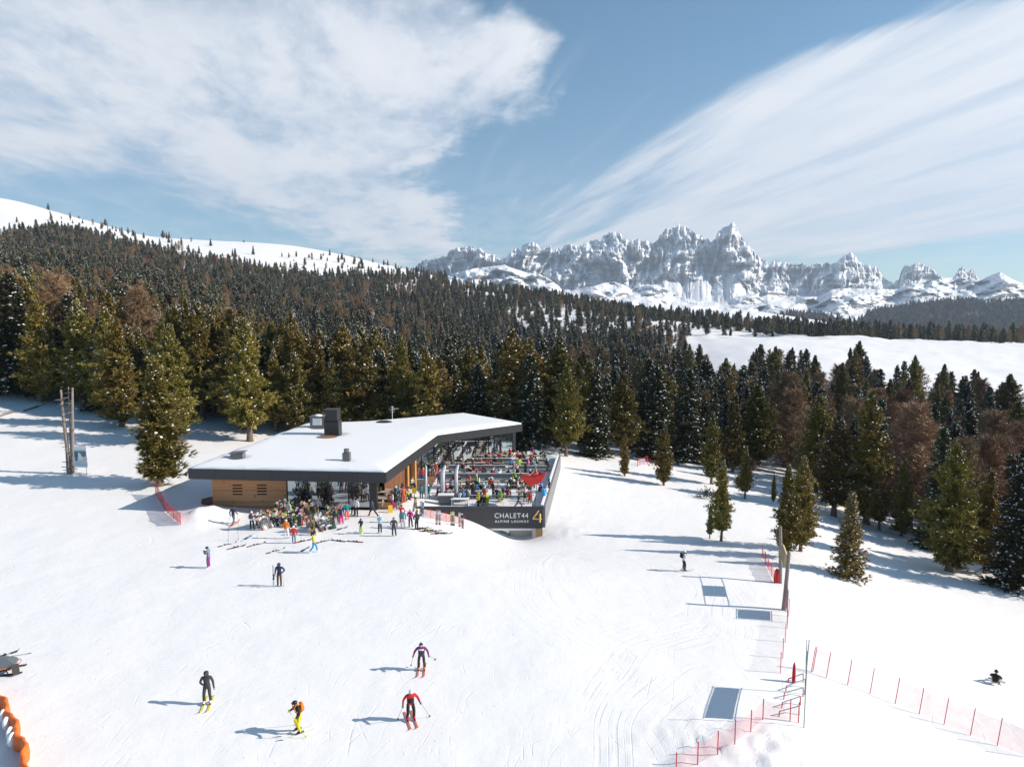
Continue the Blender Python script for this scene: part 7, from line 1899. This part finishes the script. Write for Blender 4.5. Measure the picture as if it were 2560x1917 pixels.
for s in (-.45, .45): b = MB(); b.box((s, -1.0, .06), (.14, 1.1, .03)); b.tube([(s, -.9, .08), (s * .7, -.7, .5)], .03, 5); b.build('runner', [M_DARKM], o)
p = ground(40, 1688); b = MB(); b.box((0, 0, .36), (.34, .05, .55), rot=Matrix.Rotation(R(-14), 4, 'X')); b.box((-.12, .03, .06), (.03, .03, .3)); b.box((.12, .03, .06), (.03, .03, .3)); o = b.build('marker_plate', [M_DARKM]); o.location = p; o.rotation_euler = (0, 0, .9); tag(o, 'small black plate standing tilted in the snow beside the snowmobile', 'sign')
p = ground(6, 1640); M = slope_frame(p, R(-40)); M.translation = p + Vector((0, 0, .02)); ski_pair(M, 'black and red', 'black and red skis lying uphill of the dark snowmobile', None)
p = ground(28, 1640); stick(p, p + Vector((1.0, .25, .08)), 'charcoal', 'dark ski pole lying uphill of the dark snowmobile')

# ------------------------------------------------------------------ two huts on the far meadow
for k, (px, py, w_, d_, lab) in enumerate(((1392, 806, 9, 6, 'tan timber hut with snowy roof on the far meadow, the longer of two'), (1440, 808, 7, 6, 'small dark hut with a steep snow roof on the far meadow'))):
    p = ground(px, py); 
    o = empty('hut', p, .3 - k * .5); tag(o, lab, 'hut', 'huts on the far meadow')
    b = MB(); b.box((0, 0, 1.1), (w_, d_, 3.0)); b.build('wall', [mat('hut_wood_%d' % k, (.30, .16, .09) if not k else (.10, .075, .06), .8, var=.2)], o)
    b = MB(); h_ = 2.6; r_ = [(-w_ / 2 - .5, -d_ / 2 - .6), (w_ / 2 + .5, -d_ / 2 - .6), (w_ / 2 + .5, d_ / 2 + .6), (-w_ / 2 - .5, d_ / 2 + .6)]
    vs = [(x, y, h_) for x, y in r_] + [(-w_ / 2 - .5, 0, h_ + 2.1), (w_ / 2 + .5, 0, h_ + 2.1)] + [(x, y, h_ - .35) for x, y in r_]
    b.add(vs, [(0, 1, 5, 4), (2, 3, 4, 5), (0, 4, 3), (1, 2, 5), (6, 7, 1, 0), (7, 8, 2, 1), (8, 9, 3, 2), (9, 6, 0, 3), (9, 8, 7, 6)]); b.build('roof', [M_ROOFSNOW], o)
    b = MB(); b.box((0, -d_ / 2 - .02, .9), (1.1, .05, 2.0)); b.build('door', [M_DARKM], o)
# ------------------------------------------------------------------ air
m = bpy.data.materials.new('mountain_air'); t, n, l = nt(m)
for q in list(n):
    if q.type == 'BSDF_PRINCIPLED': n.remove(q)
v = N(n, 'ShaderNodeVolumePrincipled'); v.inputs['Density'].default_value = HAZE; v.inputs['Color'].default_value = (.62, .78, 1.0, 1); v.inputs['Anisotropy'].default_value = .2
l.new(v.outputs[0], n['Material Output'].inputs['Volume'])
b = MB(); b.prism([(-9000, -120), (9000, -120), (9000, 9400), (-9000, 9400)], -1600, 1700)
tag(b.build('haze', [m]), kind='stuff')
